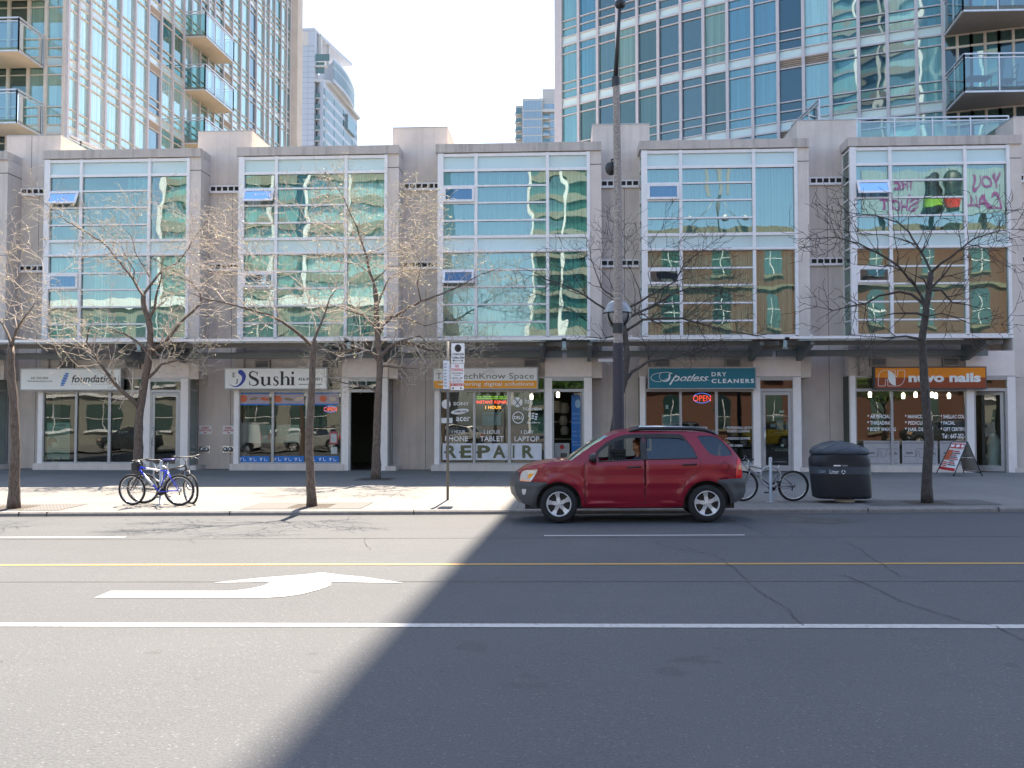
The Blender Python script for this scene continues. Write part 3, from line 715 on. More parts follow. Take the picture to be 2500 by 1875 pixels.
def tower(root, P, levels, rows, pick, post, hbar, mw=.10, out=None):
    """P: plan points of the mullions from left to right, levels: slab heights; rows: (f0, f1, kind) fractions down from the slab above"""
    grid = MB(); far = MB(); fargrid = MB()
    for k in range(len(levels) - 1):
        z1, z0 = levels[k + 1], levels[k]; h = z1 - z0
        for j in range(len(P) - 1):
            a, b = Vector((*P[j], 0)), Vector((*P[j + 1], 0)); d = (b - a); L = d.length; d.normalize(); nrm = Vector((d.y, -d.x, 0))
            if nrm.y > 0: nrm = -nrm
            mid = (a + b) / 2; mid.z = (z0 + z1) / 2
            vis = inframe(a + Vector((0, 0, z0))) or inframe(b + Vector((0, 0, z1))) or inframe(mid) or inframe(a + Vector((0, 0, z1))) or inframe(b + Vector((0, 0, z0)))
            mat = pick(j, k)
            if mat is None: continue
            if vis:
                g = MB(); sp = MB()
                for f0, f1, kd in rows:
                    za, zb = z1 - f0 * h, z1 - f1 * h
                    q = [(a.x, a.y, zb), (b.x, b.y, zb), (b.x, b.y, za), (a.x, a.y, za)]
                    if kd == 's': sp.face(q, M['spandrel'])
                    elif kd == 'l' and mat[1] == 'louvre':
                        for s in range(5):
                            zz = zb + (za - zb) * s / 5; g.raw([(a.x, a.y, zz), (b.x, b.y, zz), (b.x + nrm.x * .05, b.y + nrm.y * .05, zz + (za - zb) / 9), (a.x + nrm.x * .05, a.y + nrm.y * .05, zz + (za - zb) / 9)], [(0, 1, 2, 3)], M['louvre_pale'])
                        g.face([(p[0] - nrm.x * .03, p[1] - nrm.y * .03, p[2]) for p in q], M['dark'])
                    else: g.face(q, mat[0])
                rel(root, g.build('window'))
                if sp.f: rel(root, sp.build('spandrel_panel'))
                gg = grid
            else:
                far.face([(a.x, a.y, z0), (b.x, b.y, z0), (b.x, b.y, z1), (a.x, a.y, z1)], mat[0]); continue
            for f0, f1, kd in rows:
                za = z1 - f0 * h; t = .09 if f0 == 0 else .06
                grid.bar(a + Vector((0, 0, za)) + nrm * .03, b + Vector((0, 0, za)) + nrm * .03, .07, t * .72, hbar)
            for e in ((j, a), (j + 1, b)):
                if e[0] == j or j == len(P) - 2:
                    grid.bar(e[1] + nrm * .05 + Vector((0, 0, z0)), e[1] + nrm * .05 + Vector((0, 0, z1)), mw, .13, post, up=nrm)
    rel(root, grid.build('window_grid'))
    if far.f:
        o = rel(root, far.build('upper_glazing')); o['kind'] = 'stuff'
ROWS = [(0, .135, 'l'), (.135, .605, 'g'), (.605, .735, 'g'), (.735, .87, 'g'), (.87, 1.0, 's')]
# ---- right tower: gently curved front, measured mullion by mullion
pxs = [1372, 1414.6, 1461, 1508.6, 1557.7, 1609, 1663.8, 1719.3, 1777.5, 1838.6, 1901, 1963, 2029, 2097.5, 2168, 2239, 2304, 2372, 2440, 2510]
def invd(x): t = x - 1372; return .0228 + 7.7e-6 * t - (3.7e-6 / 932) / 2 * t * t
RP = [(lambda p: (p.x, p.y))(atd(x, 200, 1 / invd(x))) for x in pxs]
LV = [4.3, 7.1, 9.95, 12.75, 15.52, 18.3, 21.1]
while LV[-1] < 74: LV.append(LV[-1] + 2.8)
rt = tag(empty('apartment_tower', (RP[0][0], RP[0][1], 0)), 'curved glass condo tower with blue panes rising behind the right shops', 'tower')
tr_ = random.Random(5)
cols_r = ['tg_teal', 'tg_green', 'tg_dark', 'tg_green', 'tg_green', 'tg_dark', 'tg_dark', 'tg_green', 'tg_blue', 'tg_blue', 'tg_navy', 'tg_teal', 'tg_blue', 'tg_navy', 'tg_blue', 'tg_blue']  # blue columns carry the mirrored sky in their base colour
def pick_r(j, k):
    if j >= 16: return None
    n = cols_r[j]
    if j in (1,) and k > 3: n = 'tg_blue'
    if j in (2, 3, 4) and k > 4: n = 'tg_dark'
    if j in (6, 7) and k > 4: n = 'tg_blue'
    if j == 11 and k == 5: n = 'tg_pale'
    return (M[n], 'louvre' if j in (10, 11) and k in (2, 3) else '')
tower(rt, RP[:17], LV, ROWS, pick_r, M['post_lilac'], M['post_lilac'], .12)
# corner post, recessed wall behind the balconies, tower body
cp = MB(); cp.box(RP[0][0] - .34, RP[0][0] - .02, RP[0][1] - .1, RP[0][1] + .3, 4, 75, M['post_lilac']); rel(rt, cp.build('corner_post'))
bd = MB(); body = [(p[0] * 1.0, p[1] + .14) for p in RP]
az = Vector((math.sin(R(SUN_AZ)), math.cos(R(SUN_AZ))))
q0 = Vector(body[0]); body2 = body + [(body[-1][0] + 6, body[-1][1] + 1), (body[-1][0] + 8, 40), (q0.x + .8, 36), (q0.x - .25, q0.y + .3)]
bd.prism(body2, lambda u, v, t: (u, v, t), 2.5, 75, M['beige']); rel(rt, bd.build('body'))
def wallpt(px): 
    for i in range(len(pxs) - 1):
        if pxs[i] <= px <= pxs[i + 1]:
            f = (px - pxs[i]) / (pxs[i + 1] - pxs[i]); a, b = Vector(RP[i]), Vector(RP[i + 1]); return a + (b - a) * f
def balcony(root, pts, z, gh, th, soff, inner=None, name='balcony', nbar=4, side_mat=None):
    """pts: outline of the slab, outer edges listed first -> railing runs along pts[0..-1] open polyline"""
    bal = rel(root, empty(name, (pts[0][0], pts[0][1], z)))
    L = lambda p: (p[0] - pts[0][0], p[1] - pts[0][1])
    P = [L(p) for p in pts]; s = MB()
    s.prism(P, lambda u, v, t: (u, v, t), 0, th, soff); s.build('slab', bal)
    g = MB(); r = MB()
    for a, b in zip(P, P[1:]):
        a3 = Vector((*a, 0)); b3 = Vector((*b, 0)); d = b3 - a3; Ln = d.length
        g.face([(a[0], a[1], .03), (b[0], b[1], .03), (b[0], b[1], gh - .12), (a[0], a[1], gh - .12)], M['glass_rail'])
        r.bar(a3 + Vector((0, 0, gh)), b3 + Vector((0, 0, gh)), .07, .05, M['chrome_pale']); r.bar(a3 + Vector((0, 0, gh - .13)), b3 + Vector((0, 0, gh - .13)), .04, .04, M['chrome_pale'])
        r.bar(a3 + Vector((0, 0, .01)), b3 + Vector((0, 0, .01)), .06, .06, M['chrome_pale'])
        n = max(1, round(Ln / 1.25))
        for i in range(n + 1):
            q = a3 + d * (i / n); r.bar(q, q + Vector((0, 0, gh)), .045, .045, M['chrome_pale'])
    g.build('glass_panel', bal); r.build('handrail', bal); return bal
M['chrome_pale'] = plain('pale_handrail', (.60, .60, .63), .3, .3)
wp = [Vector(p) for p in RP[16:]]
# recessed flat wall with sliding doors on each storey
for k in range(2, 7):
    z0, z1 = LV[k], LV[k + 1]
    for j in range(16, 19):
        a, b = Vector((*RP[j], 0)), Vector((*RP[j + 1], 0)); g = MB(); n = Vector((0, -.02, 0))
        mat = M['tg_navy'] if j % 2 == 0 else M['tg_blue']
        g.face([(a.x, a.y, z0 + .1), (b.x, b.y, z0 + .1), (b.x, b.y, z0 + 2.2), (a.x, a.y, z0 + 2.2)], mat)
        g.face([(a.x, a.y, z0 + 2.28), (b.x, b.y, z0 + 2.28), (b.x, b.y, z1 - .1), (a.x, a.y, z1 - .1)], M['tg_dark'])
        for zz in (z0 + .07, z0 + 2.24, z1 - .08): g.bar(a + n + Vector((0, 0, zz)), b + n + Vector((0, 0, zz)), .09, .08, M['gold_frame'])
        for e in (a, a + (b - a) * .5, b): g.bar(e + n + Vector((0, 0, z0)), e + n + Vector((0, 0, z1)), .08, .08, M['gold_frame'])
        rel(rt, g.build('sliding_door'))
for k, (cx, cy) in ((3, (2355, 221.5)), (4, (2351, 24))):
    z = LV[k] - .02
    corner = atd(cx, cy, 1); dd = (z - CAM.z) / (corner.z - CAM.z); c = CAM + (corner - CAM) * dd
    w0 = wallpt(2306); c = Vector((c.x, c.y)); e = Vector((c.x + 4.6, c.y + .05)); 
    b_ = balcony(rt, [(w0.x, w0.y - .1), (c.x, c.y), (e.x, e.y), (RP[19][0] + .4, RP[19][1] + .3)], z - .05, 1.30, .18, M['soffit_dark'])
# balcony furniture, small dark chair and table
zc = LV[3] + .13
w0 = wallpt(2430)
ch = tag(empty('balcony_chair', (w0.x, w0.y - .95, zc)), 'dark garden chair behind the glass of the upper right balcony', 'chair')
m = MB(); m.box(-.22, .22, -.22, .22, .42, .45, M['black']); m.build('seat', ch)
m = MB(); m.tube([(.22, -.2, .45), (.3, -.2, .95)], .014, M['black'], 6); m.tube([(.22, .2, .45), (.3, .2, .95)], .014, M['black'], 6); m.tube([(.3, -.2, .95), (.3, .2, .95)], .014, M['black'], 6); m.tube([(.26, -.2, .7), (.26, .2, .7)], .014, M['black'], 6); m.build('backrest', ch)
for sx in (-.2, .2):
    for sy in (-.2, .2): m = MB(); m.tube([(sx, sy, .42), (sx * 1.15, sy * 1.1, 0)], .014, M['black'], 6); m.build('leg', ch)
tb = tag(empty('balcony_table', (w0.x - 1.0, w0.y - .95, zc)), 'low dark table on the upper right balcony beside the chair', 'table')
m = MB(); m.box(-.4, .4, -.3, .3, .5, .54, M['black']); m.build('table_top', tb)
for sx in (-.35, .35):
    for sy in (-.25, .25): m = MB(); m.tube([(sx, sy, .5), (sx, sy, 0)], .016, M['black'], 6); m.build('leg', tb)
# terrace railings on the podium roof
def railing(pts, h, label, name='terrace_railing'):
    rr = tag(empty(name, pts[0]), label, 'railing'); g = MB(); r = MB(); p0 = Vector(pts[0]); V = Vector
    for a, b in zip(pts, pts[1:]):
        a, b = V(a) - p0, V(b) - p0
        g.face([a + V((0, 0, .05)), b + V((0, 0, .05)), b + V((0, 0, h - .12)), a + V((0, 0, h - .12))], M['glass_rail'])
        r.bar(a + V((0, 0, h)), b + V((0, 0, h)), .06, .05, M['chrome_pale']); r.bar(a + V((0, 0, h - .12)), b + V((0, 0, h - .12)), .04, .04, M['chrome_pale'])
        n = max(1, round((b - a).length / 1.2))
        for i in range(n + 1): q = a + (b - a) * (i / n); r.bar(q, q + V((0, 0, h)), .045, .045, M['chrome_pale'])
    g.build('glass_panel', rr); r.build('handrail', rr); return rr
zr_ = Ztop - .4; yt = 2.2
pA, pB = at(2091, 290, yt), at(2462, 287, yt)
railing([(pA.x, yt, zr_), (pB.x, yt, zr_)], pA.z - zr_, 'long glass terrace railing above the orange signed shop')
pA = at(2000, 243, 3.2); railing([(pA.x, 3.2, zr_), (pA.x - .4, 7.5, zr_)], pA.z - zr_, 'short glass railing seen end on behind a roof block')
pA = at(167, 328, 2.6); railing([(pA.x, 2.6, zr_), (pA.x + .05, 3.4, zr_), (pA.x + 1.15, 9.0, zr_)], pA.z - zr_, 'glass terrace railing running back towards the left tower')

# ---- left tower
def invl(x): return .02525 - (x - 160) * (.02525 - 1 / 63.7) / 504
pl_ = [161, 186, 215, 254, 290, 325, 357.7, 389.6, 418.7, 446, 463, 485, 504, 520, 542, 563.8, 584.8, 604.5, 622.8, 641.8, 654, 667.5, 683, 697, 706]
LP = [(lambda p: (p.x, p.y))(atd(x, 200, 1 / invl(x))) for x in pl_]
zl0 = 1.6 + (1028 - 326.5) * (1 / invl(158)) / F; zl1 = 1.6 + (1028 - 156.5) * (1 / invl(155)) / F
fh = zl1 - zl0; LL = [zl0 - 3 * fh + fh * i for i in range(26)]
lt = tag(empty('apartment_tower', (LP[0][0], LP[0][1], 0)), 'pale green glass condo tower with balconies behind the left shops', 'tower')
cols_l = ['tg_pale'] * 6 + ['tg_grey'] + ['tg_pale'] * 10 + ['tg_grey'] + ['tg_pale'] * 3 + ['tg_teal'] + ['tg_pale'] * 3  # pale sky and darker teal reflections put into the pane colours
def pick_l(j, k):
    n = cols_l[j]
    if k == 2 and j in (2, 3, 4, 5): n = 'tg_teal'
    if k <= 2 and j in (0, 1): n = 'tg_teal'
    if k <= 2 and j == 6: n = 'tg_navy'
    if k <= 3 and j in (22, 23, 21): n = 'tg_teal'
    if j in (7, 8) and k % 2 == 1: n = 'tg_teal'
    if 10 <= j <= 14: n = 'tg_teal' if j % 2 else 'tg_pale'
    if j == 23: n = 'tg_teal'
    return (M[n], 'louvre' if j in (6, 14) and True else '')
tower(lt, LP, LL, ROWS, pick_l, M['post_lilac'], M['gold_frame'], .13)
# left front face (parallel to the street)
df = 1 / invl(160)
xf = [-260, -140, -60, 9, 60, 104, 150]
FP = [(lambda p: (p.x, p.y))(atd(x, 200, df - .2)) for x in xf]
yy = LP[0][1] - .0
FP = [(p[0], yy) for p in FP]
def pick_f(j, k): return (M['tg_dark' if j in (2, 3) else 'tg_teal'], '')
tower(lt, FP, LL, ROWS, pick_f, M['gold_frame'], M['gold_frame'], .12)
cp = MB(); cp.box(FP[-1][0], LP[0][0] - .0, yy - .06, yy + .3, 3, LL[-1], M['post_lilac']); rel(lt, cp.build('corner_post'))
e0 = atd(703, 200, 1 / invl(706) + .2); e1 = atd(726, 200, 1 / invl(706) + .5)
ew = MB(); ew.prism([(e0.x, e0.y), (e1.x, e1.y), (e1.x + .1, e1.y + .9), (e0.x, e0.y + .9)], lambda u, v, t: (u, v, t), 2, LL[-1] + 1, M['beige'])
rel(lt, ew.build('end_wall'))
bb = MB(); outl = [(FP[0][0], yy + .2), (LP[0][0] - .1, yy + .2)] + [(p[0] - .15, p[1] + .1) for p in LP[1:]] + [(LP[-1][0] - 14, LP[-1][1] + 4), (FP[0][0], LP[-1][1])]
bb.prism(outl, lambda u, v, t: (u, v, t), 2, LL[-1] + 1, M['beige']); rel(lt, bb.build('body'))
fdir = (Vector(LP[-1]) - Vector(LP[0])).normalized(); onrm = Vector((fdir.y, -fdir.x))
def lpt(px):
    for i in range(len(pl_) - 1):
        if pl_[i] <= px <= pl_[i + 1]:
            f = (px - pl_[i]) / (pl_[i + 1] - pl_[i]); a, b = Vector(LP[i]), Vector(LP[i + 1]); return a + (b - a) * f
for k in (2, 3, 4, 5, 6):
    z = LL[k]; a = lpt(448); b = lpt(521); oa, ob = a + onrm * 1.15, b + onrm * 1.15
    balcony(lt, [(a.x, a.y), (oa.x, oa.y), (ob.x, ob.y), (b.x, b.y)], z - .12, 1.32, .14, M['soffit'])
for k, cy in ((3, 298), (4, 120), (5, -60)):
    z = LL[k] - .1; cxx = 45 if k == 4 else 40
    c = atd(cxx, cy, 37.8); c = Vector((c.x, c.y)); a = atd(104, 200, df); a = Vector((a.x, yy - .08)); e = Vector((c.x - 5, c.y))
    balcony(lt, [(a.x, a.y), (c.x, c.y), (e.x, e.y), (e.x, yy - .08)], z, 1.3, .14, M['soffit'])

# ---- distant buildings
def pt(px, py, d): return atd(px, py, d)
M['far_white'] = plain('far_white_cladding', (.46, .49, .54), .6, 0, .03, .2)
M['far_joint'] = plain('far_cladding_joint', (.34, .37, .42), .7)
M['far_glass'] = tower_glass('far_glass', [(.22, .27, .30), (.26, .31, .34)], .15, 0)
M['far_blue'] = tower_glass('far_blue_glass', [(.22, .29, .38), (.26, .33, .42)], .14, 0)
M['far_cream'] = plain('far_cream', (.50, .49, .47), .7, 0, .03, .2)
M['far_teal'] = plain('far_teal_glass', (.10, .17, .17), .3)
D0 = 250.0; s0 = F / D0
def zz(py, d=D0): return 1.6 + (1028 - py) * d / F
c0 = pt(735, 200, D0); c1 = pt(768, 200, D0)
ang = math.atan2(1, 0)
vd = (ray(1490, 1028)); vd = Vector((vd.x, vd.y)).normalized()          # receding direction
rn = Vector((vd.y, -vd.x))
fbd = tag(empty('distant_tower', (c1.x, c1.y, 0)), 'white clad apartment block with stacked corner balconies far behind the left tower', 'tower')
V2 = Vector
def quadwall(root, name, a, b, z0, z1, mat):
    m = MB(); m.face([(a.x, a.y, z0), (b.x, b.y, z0), (b.x, b.y, z1), (a.x, a.y, z1)], mat); return rel(root, m.build(name))
zt = zz(70); A = V2((c1.x, c1.y)); Lf = V2((c0.x - 8, c0.y))
m = MB(); lw_ = [(Lf.x, Lf.y), (A.x, A.y), (A.x + vd.x * 3, A.y + vd.y * 3), (Lf.x, Lf.y + 10)]
m.prism(lw_, lambda u, v, t: (u, v, t), 5, zt, M['far_white'])
k = 0
while zz(112) - k * 1.35 > 8: z = zz(112) - k * 1.35; m.box(Lf.x, A.x, A.y - .06, A.y - .01, z, z + .13, M['far_joint']); k += 1
for x in (A.x - 1.75,): m.box(x, x + .1, A.y - .065, A.y - .01, 8, zz(105), M['far_joint'])
m.box(A.x - 4.3, A.x - 1.7, A.y - .07, A.y - .02, zz(110), zz(76), M['gold_frame'])
rel(fbd, m.build('wall'))
def along(px, base=A, off=0.0):
    """point on the receding line through base (+ off metres to the right) seen at pixel column px"""
    b = base + rn * off; r = ray(px, 200); r2 = V2((r.x, r.y)); c = V2((CAM.x, CAM.y))
    det = vd.x * -r2.y + vd.y * r2.x
    t = ((c.x - b.x) * -r2.y + (c.y - b.y) * r2.x) / det
    return b + vd * t
offm = 2.6
B0, B1 = along(790, A, offm), along(873, A, offm)
floors = [zz(214) - 2.75 * i for i in range(9)]
m = MB(); m.prism([(A.x + .3, A.y + 1.6), (B0.x, B0.y), (B1.x, B1.y), (B1.x - 20, B1.y + 5)], lambda u, v, t: (u, v, t), 5, zz(200), M['far_white']); rel(fbd, m.build('body'))
for z in floors:
    if z < 12: continue
    L = (B1 - B0).length; n = 26; g = MB()
    for i in range(n):
        a = B0 + vd * (L * (i + .12) / n); b = B0 + vd * (L * (i + .88) / n); o_ = rn * .05
        g.face([(a.x + o_.x, a.y + o_.y, z - 1.95), (b.x + o_.x, b.y + o_.y, z - 1.95), (b.x + o_.x, b.y + o_.y, z - .25), (a.x + o_.x, a.y + o_.y, z - .25)], M['far_glass'] if i % 7 else M['tg_dark'])
    rel(fbd, g.build('window_strip'))
    sl_ = MB(); a = A + V2((.1, .4)); sl_.box(a.x, B0.x + .25, a.y, a.y + 1.6, z - 2.75, z - 2.5, M['far_cream'])
    rel(fbd, sl_.build('balcony_slab'))
    gl_ = MB(); gl_.box(a.x + .05, B0.x + .1, a.y - .02, a.y + .02, z - 2.5, z - 1.45, M['far_teal']); rel(fbd, gl_.build('balcony_glass'))
    bk = MB(); bk.box(a.x + .05, B0.x - .1, a.y + 1.3, a.y + 1.4, z - 2.5, z - .2, M['tg_dark']); rel(fbd, bk.build('balcony_window'))
# projecting cornice slab above, curved upper storeys and roof canopy
e0, e1 = along(806, A, 3.6), along(880, A, 3.6)
m = MB(); m.prism([(A.x, A.y - .3), (e0.x, e0.y), (e1.x, e1.y), (B1.x, B1.y)], lambda u, v, t: (u, v, t), zz(200), zz(193), M['far_cream']); rel(fbd, m.build('cornice'))
u0, u1 = along(813, A, 4.2), along(866, A, 3.2)
n = 14; pts = []
for i in range(n + 1):
    f = i / n; p = u0 + (u1 - u0) * f + rn * (.9 * math.sin(math.pi * f)); pts.append((p.x, p.y))
m = MB(); m.prism([(A.x + 4, A.y + 4)] + pts + [(u1.x - 15, u1.y)], lambda u, v, t: (u, v, t), zz(193), zz(133), M['far_white']); rel(fbd, m.build('upper_storeys'))
for z0_, z1_ in ((zz(186), zz(160)), (zz(156), zz(140))):
    g = MB()
    for i in range(n):
        a, b = V2(pts[i]), V2(pts[i + 1])
        for q in (0, .5):
            c, d = a + (b - a) * (q + .08), a + (b - a) * (q + .42); g.face([(c.x + .1, c.y - .05, z0_), (d.x + .1, d.y - .05, z0_), (d.x + .1, d.y - .05, z1_), (c.x + .1, c.y - .05, z1_)], M['far_glass'])
    rel(fbd, g.build('window_strip'))
r1 = along(860, A, 3.0)
m = MB(); m.prism([(A.x - 8, A.y), (A.x, A.y - .2), (r1.x, r1.y), (r1.x - 12, r1.y + 3), (A.x - 8, A.y + 12)], lambda u, v, t: (u, v, t), zt - .4, zt + .3, M['far_white']); rel(fbd, m.build('roof_canopy'))
for px in (780, 800): q = along(px, A, .6); m = MB(); m.box(q.x - .4, q.x + .4, q.y, q.y + .8, zz(133), zt - .4, M['far_cream']); rel(fbd, m.build('roof_pillar'))
m = MB(); q = along(790, A, 2.4); m.box(A.x + .2, q.x + 1.5, q.y, q.y + .1, zz(150), zz(133), M['far_teal']); m.box(A.x + .2, q.x, A.y + .6, A.y + .7, zz(178), zz(150), M['far_teal']); m.box(A.x + .1, B0.x + .4, A.y + .3, A.y + 1.5, zz(163), zz(158), M['far_cream']); rel(fbd, m.build('top_balcony'))
m = MB(); w1, w2 = along(850, A, 3.4), along(869, A, 3.4); m.prism([(w1.x, w1.y), (w2.x, w2.y), (w2.x - 9, w2.y + 4), (w1.x - 9, w1.y)], lambda u, v, t: (u, v, t), zz(260), zz(222), M['far_glass']); rel(fbd, m.build('end_wing'))

D1 = 330.0
def fx(px, d=D1): return pt(px, 280, d).x
def fz(py, d=D1): return 1.6 + (1028 - py) * d / F
y1_ = pt(1300, 280, D1).y
fb2 = tag(empty('distant_tower', (fx(1300), y1_, 0)), 'pale stepped apartment block with blue windows far behind the middle shops', 'tower')
m = MB(); m.box(fx(1276), fx(1324.5), y1_ - 1.5, y1_ + 14, 5, fz(244), M['far_cream']); m.box(fx(1258), fx(1276), y1_ + .5, y1_ + 14, 5, fz(256.5), M['far_cream']); m.box(fx(1324), fx(1420), y1_, y1_ + 14, 5, fz(217.5), M['far_cream']); rel(fb2, m.build('body'))
for i, (a, e) in enumerate(((250, 272.5), (276, 293), (297, 313.5), (317, 333.5), (337, 356))):
    g = MB(); n = 8
    for q in range(n):
        x0_, x1_ = fx(1277.5 + q * 45.5 / n + .4), fx(1277.5 + (q + 1) * 45.5 / n - .4); g.box(x0_, x1_, y1_ - 1.6, y1_ - 1.5, fz(e), fz(a), M['far_blue'])
    rel(fb2, g.build('window_strip'))
    if i:
        g = MB(); g.box(fx(1343), fx(1361), y1_ - .2, y1_ - .05, fz(e), fz(a + 1), M['far_blue']); rel(fb2, g.build('window_strip'))
        g = MB(); g.box(fx(1326), fx(1341), y1_ - .15, y1_ - .02, fz(e), fz(a + 3), M['tg_dark']); g.box(fx(1325), fx(1342), y1_ - 1.4, y1_, fz(e + 2), fz(e), M['far_cream']); g.box(fx(1326), fx(1341), y1_ - 1.4, y1_ - 1.3, fz(e), fz(e - 5), M['far_blue']); rel(fb2, g.build('balcony'))
    g = MB(); g.box(fx(1261), fx(1272), y1_ + .3, y1_ + .45, fz(e + 8), fz(a + 12), M['tg_dark']); g.box(fx(1257), fx(1273), y1_ - .8, y1_ + .5, fz(e + 9), fz(e + 7.5), M['far_cream']); g.box(fx(1258), fx(1272), y1_ - .8, y1_ - .7, fz(e + 7.5), fz(e + 3), M['far_teal']); rel(fb2, g.build('balcony'))
g = MB(); g.box(fx(1329), fx(1362), y1_ - .2, y1_ - .05, fz(269), fz(255), M['far_blue']); rel(fb2, g.build('window_strip'))
g = MB(); g.box(fx(1324), fx(1362), y1_ - 1.4, y1_, fz(277), fz(270), M['far_cream']); rel(fb2, g.build('cornice'))
g = MB(); 
for z in range(221, 252, 4): g.box(fx(1325), fx(1420), y1_ - .05, y1_ - .01, fz(z), fz(z - .4), M['far_joint'])
g.tube([(fx(1320), y1_, fz(244)), (fx(1320), y1_, fz(234))], .15, M['far_joint'], 5); rel(fb2, g.build('cladding_joint'))
# ================================================================ LETTERING
def text_mesh(b, body, x0, x1, z0, z1, y, mat, bold=0.0, shear=0.0, thick=.004, spacing=1.0):
    """letters fitted into the rectangle x0..x1, z0..z1 on a plane facing the street"""
    c = bpy.data.curves.new('t', 'FONT'); c.body = body; c.size = 1; c.offset = bold; c.shear = shear; c.space_character = spacing; c.resolution_u = 3
    o = bpy.data.objects.new('t', c); COL.objects.link(o)
    dg = bpy.context.evaluated_depsgraph_get(); me = bpy.data.meshes.new_from_object(o.evaluated_get(dg))
    bpy.data.objects.remove(o); bpy.data.curves.remove(c)
    if not me.vertices: return
    xs = [v.co.x for v in me.vertices]; ys = [v.co.y for v in me.vertices]
    ax, bx_, ay, by = min(xs), max(xs), min(ys), max(ys)
    sx = (x1 - x0) / max(1e-6, bx_ - ax); sz = (z1 - z0) / max(1e-6, by - ay)
    vs = [(x0 + (v.co.x - ax) * sx, y, z0 + (v.co.y - ay) * sz) for v in me.vertices]
    b.raw(vs, [tuple(p.vertices) for p in me.polygons], mat); bpy.data.meshes.remove(me)
def stroke(b, pts, wds, y, mat, sub=6):
    """brush stroke on the sign plane through pts (x, z) with varying width"""
    P = [Vector((p[0], p[1])) for p in pts]; n = len(P)
    if not isinstance(wds, (list, tuple)): wds = [wds] * n
    Q = []; Wd = []
    for i in range(n - 1):
        p0, p1, p2, p3 = P[max(0, i - 1)], P[i], P[i + 1], P[min(n - 1, i + 2)]
        for s in range(sub):
            t = s / sub; q = .5 * ((2 * p1) + (p2 - p0) * t + (2 * p0 - 5 * p1 + 4 * p2 - p3) * t * t + (3 * p1 - p0 - 3 * p2 + p3) * t ** 3)
            Q.append(q); Wd.append(wds[i] + (wds[i + 1] - wds[i]) * t)
    Q.append(P[-1]); Wd.append(wds[-1]); vs = []
    for i, q in enumerate(Q):
        d = Q[min(i + 1, len(Q) - 1)] - Q[max(0, i - 1)]
        if d.length < 1e-9: d = Vector((1, 0))
        d.normalize(); nn = Vector((-d.y, d.x)) * Wd[i] / 2
        vs += [(q.x + nn.x, y, q.y + nn.y), (q.x - nn.x, y, q.y - nn.y)]
    b.raw(vs, [(2 * i, 2 * i + 2, 2 * i + 3, 2 * i + 1) for i in range(len(Q) - 1)], mat)
def disc(b, cx, cz, rx, rz, y, mat, rot=0.0, n=20):
    b.face([(cx + rx * math.cos(t) * math.cos(rot) - rz * math.sin(t) * math.sin(rot), y, cz + rx * math.cos(t) * math.sin(rot) + rz * math.sin(t) * math.cos(rot)) for t in [2 * math.pi * k / n for k in range(n)]], mat)
def rect(b, x0, x1, z0, z1, y, mat): b.face([(x0, y, z0), (x1, y, z0), (x1, y, z1), (x0, y, z1)], mat)
class Sgn:
    """maps crop coordinates of a close look at the photograph onto a vertical plane Y"""
    def __init__(s, k, Y): s.k = k; s.Y = Y
    def p(s, x, y): q = at(*C(s.k, x, y), s.Y); return q.x, q.z
    def T(s, b, body, x0, x1, y0, y1, mat, **kw):
        b.marks.append(len(b.f))
        a = s.p(x0, y1); c = s.p(x1, y0); text_mesh(b, body, a[0], c[0], a[1], c[1], s.Y, mat, **kw)
    def R(s, b, x0, x1, y0, y1, mat, dy=0.0): a = s.p(x0, y1); c = s.p(x1, y0); rect(b, a[0], c[0], a[1], c[1], s.Y + dy, mat)
    def K(s, b, pts, w, mat, **kw):
        sc = 1 / (s.k[2] * F / (31.6 + s.Y)); ww = [x * sc for x in w] if isinstance(w, (list, tuple)) else w * sc
        stroke(b, [s.p(*q) for q in pts], ww, s.Y, mat, **kw)
YS = -.30
def sign_box(k, x0, x1, y0, y1, label, face, frame=None, split=None):
    s = Sgn(k, YS); a = s.p(x0, y1); c = s.p(x1, y0); root = tag(empty('shop_sign', (a[0], YS, a[1])), label, 'sign')
    m = MB(); fw = .035
    m.box(a[0] - fw, c[0] + fw, YS + .012, -.06, a[1] - fw, c[1] + fw, frame or M['grey_alu']); rel(root, m.build('box'))
    m = MB()
    if split is None: m.box(a[0], c[0], YS + .004, YS + .03, a[1], c[1], face)
    else:
        zs = s.p(x0, split[0])[1]; m.box(a[0], c[0], YS + .004, YS + .03, zs, c[1], face); m.box(a[0], c[0], YS + .004, YS + .03, a[1], zs, split[1])
    rel(root, m.build('face')); return root, Sgn(k, YS)
# 1 foundation
root, s = sign_box(K1, 188, 1079, 301, 482, 'long white sign reading foundation with a blue logo', M['sign_white'])
b = MB(); s.T(b, '647.350.5800', 278, 435, 369, 391, M['letter_grey'], bold=.01); s.T(b, 'foundationphysio.com', 249, 470, 399, 418, M['letter_black'], bold=.01)
s.T(b, 'foundation', 645, 1045, 352, 420, M['letter_black'], bold=.018, shear=.22); s.T(b, 'PHYSIOTHERAPY', 640, 1040, 428, 443, M['letter_pale'], spacing=1.4)
relsplit(root, b, 'lettering')
b = MB()
for k in range(8):
    f = k / 7; cx, cz = s.p(602 - 42 * f, 340 + 104 * f); r = .105 * (.55 + .45 * math.sin(math.pi * (f * .8 + .12)))
    disc(b, cx, cz, r, .021, YS, M['logo_blue'], R(8))
rel(root, b.build('logo'))
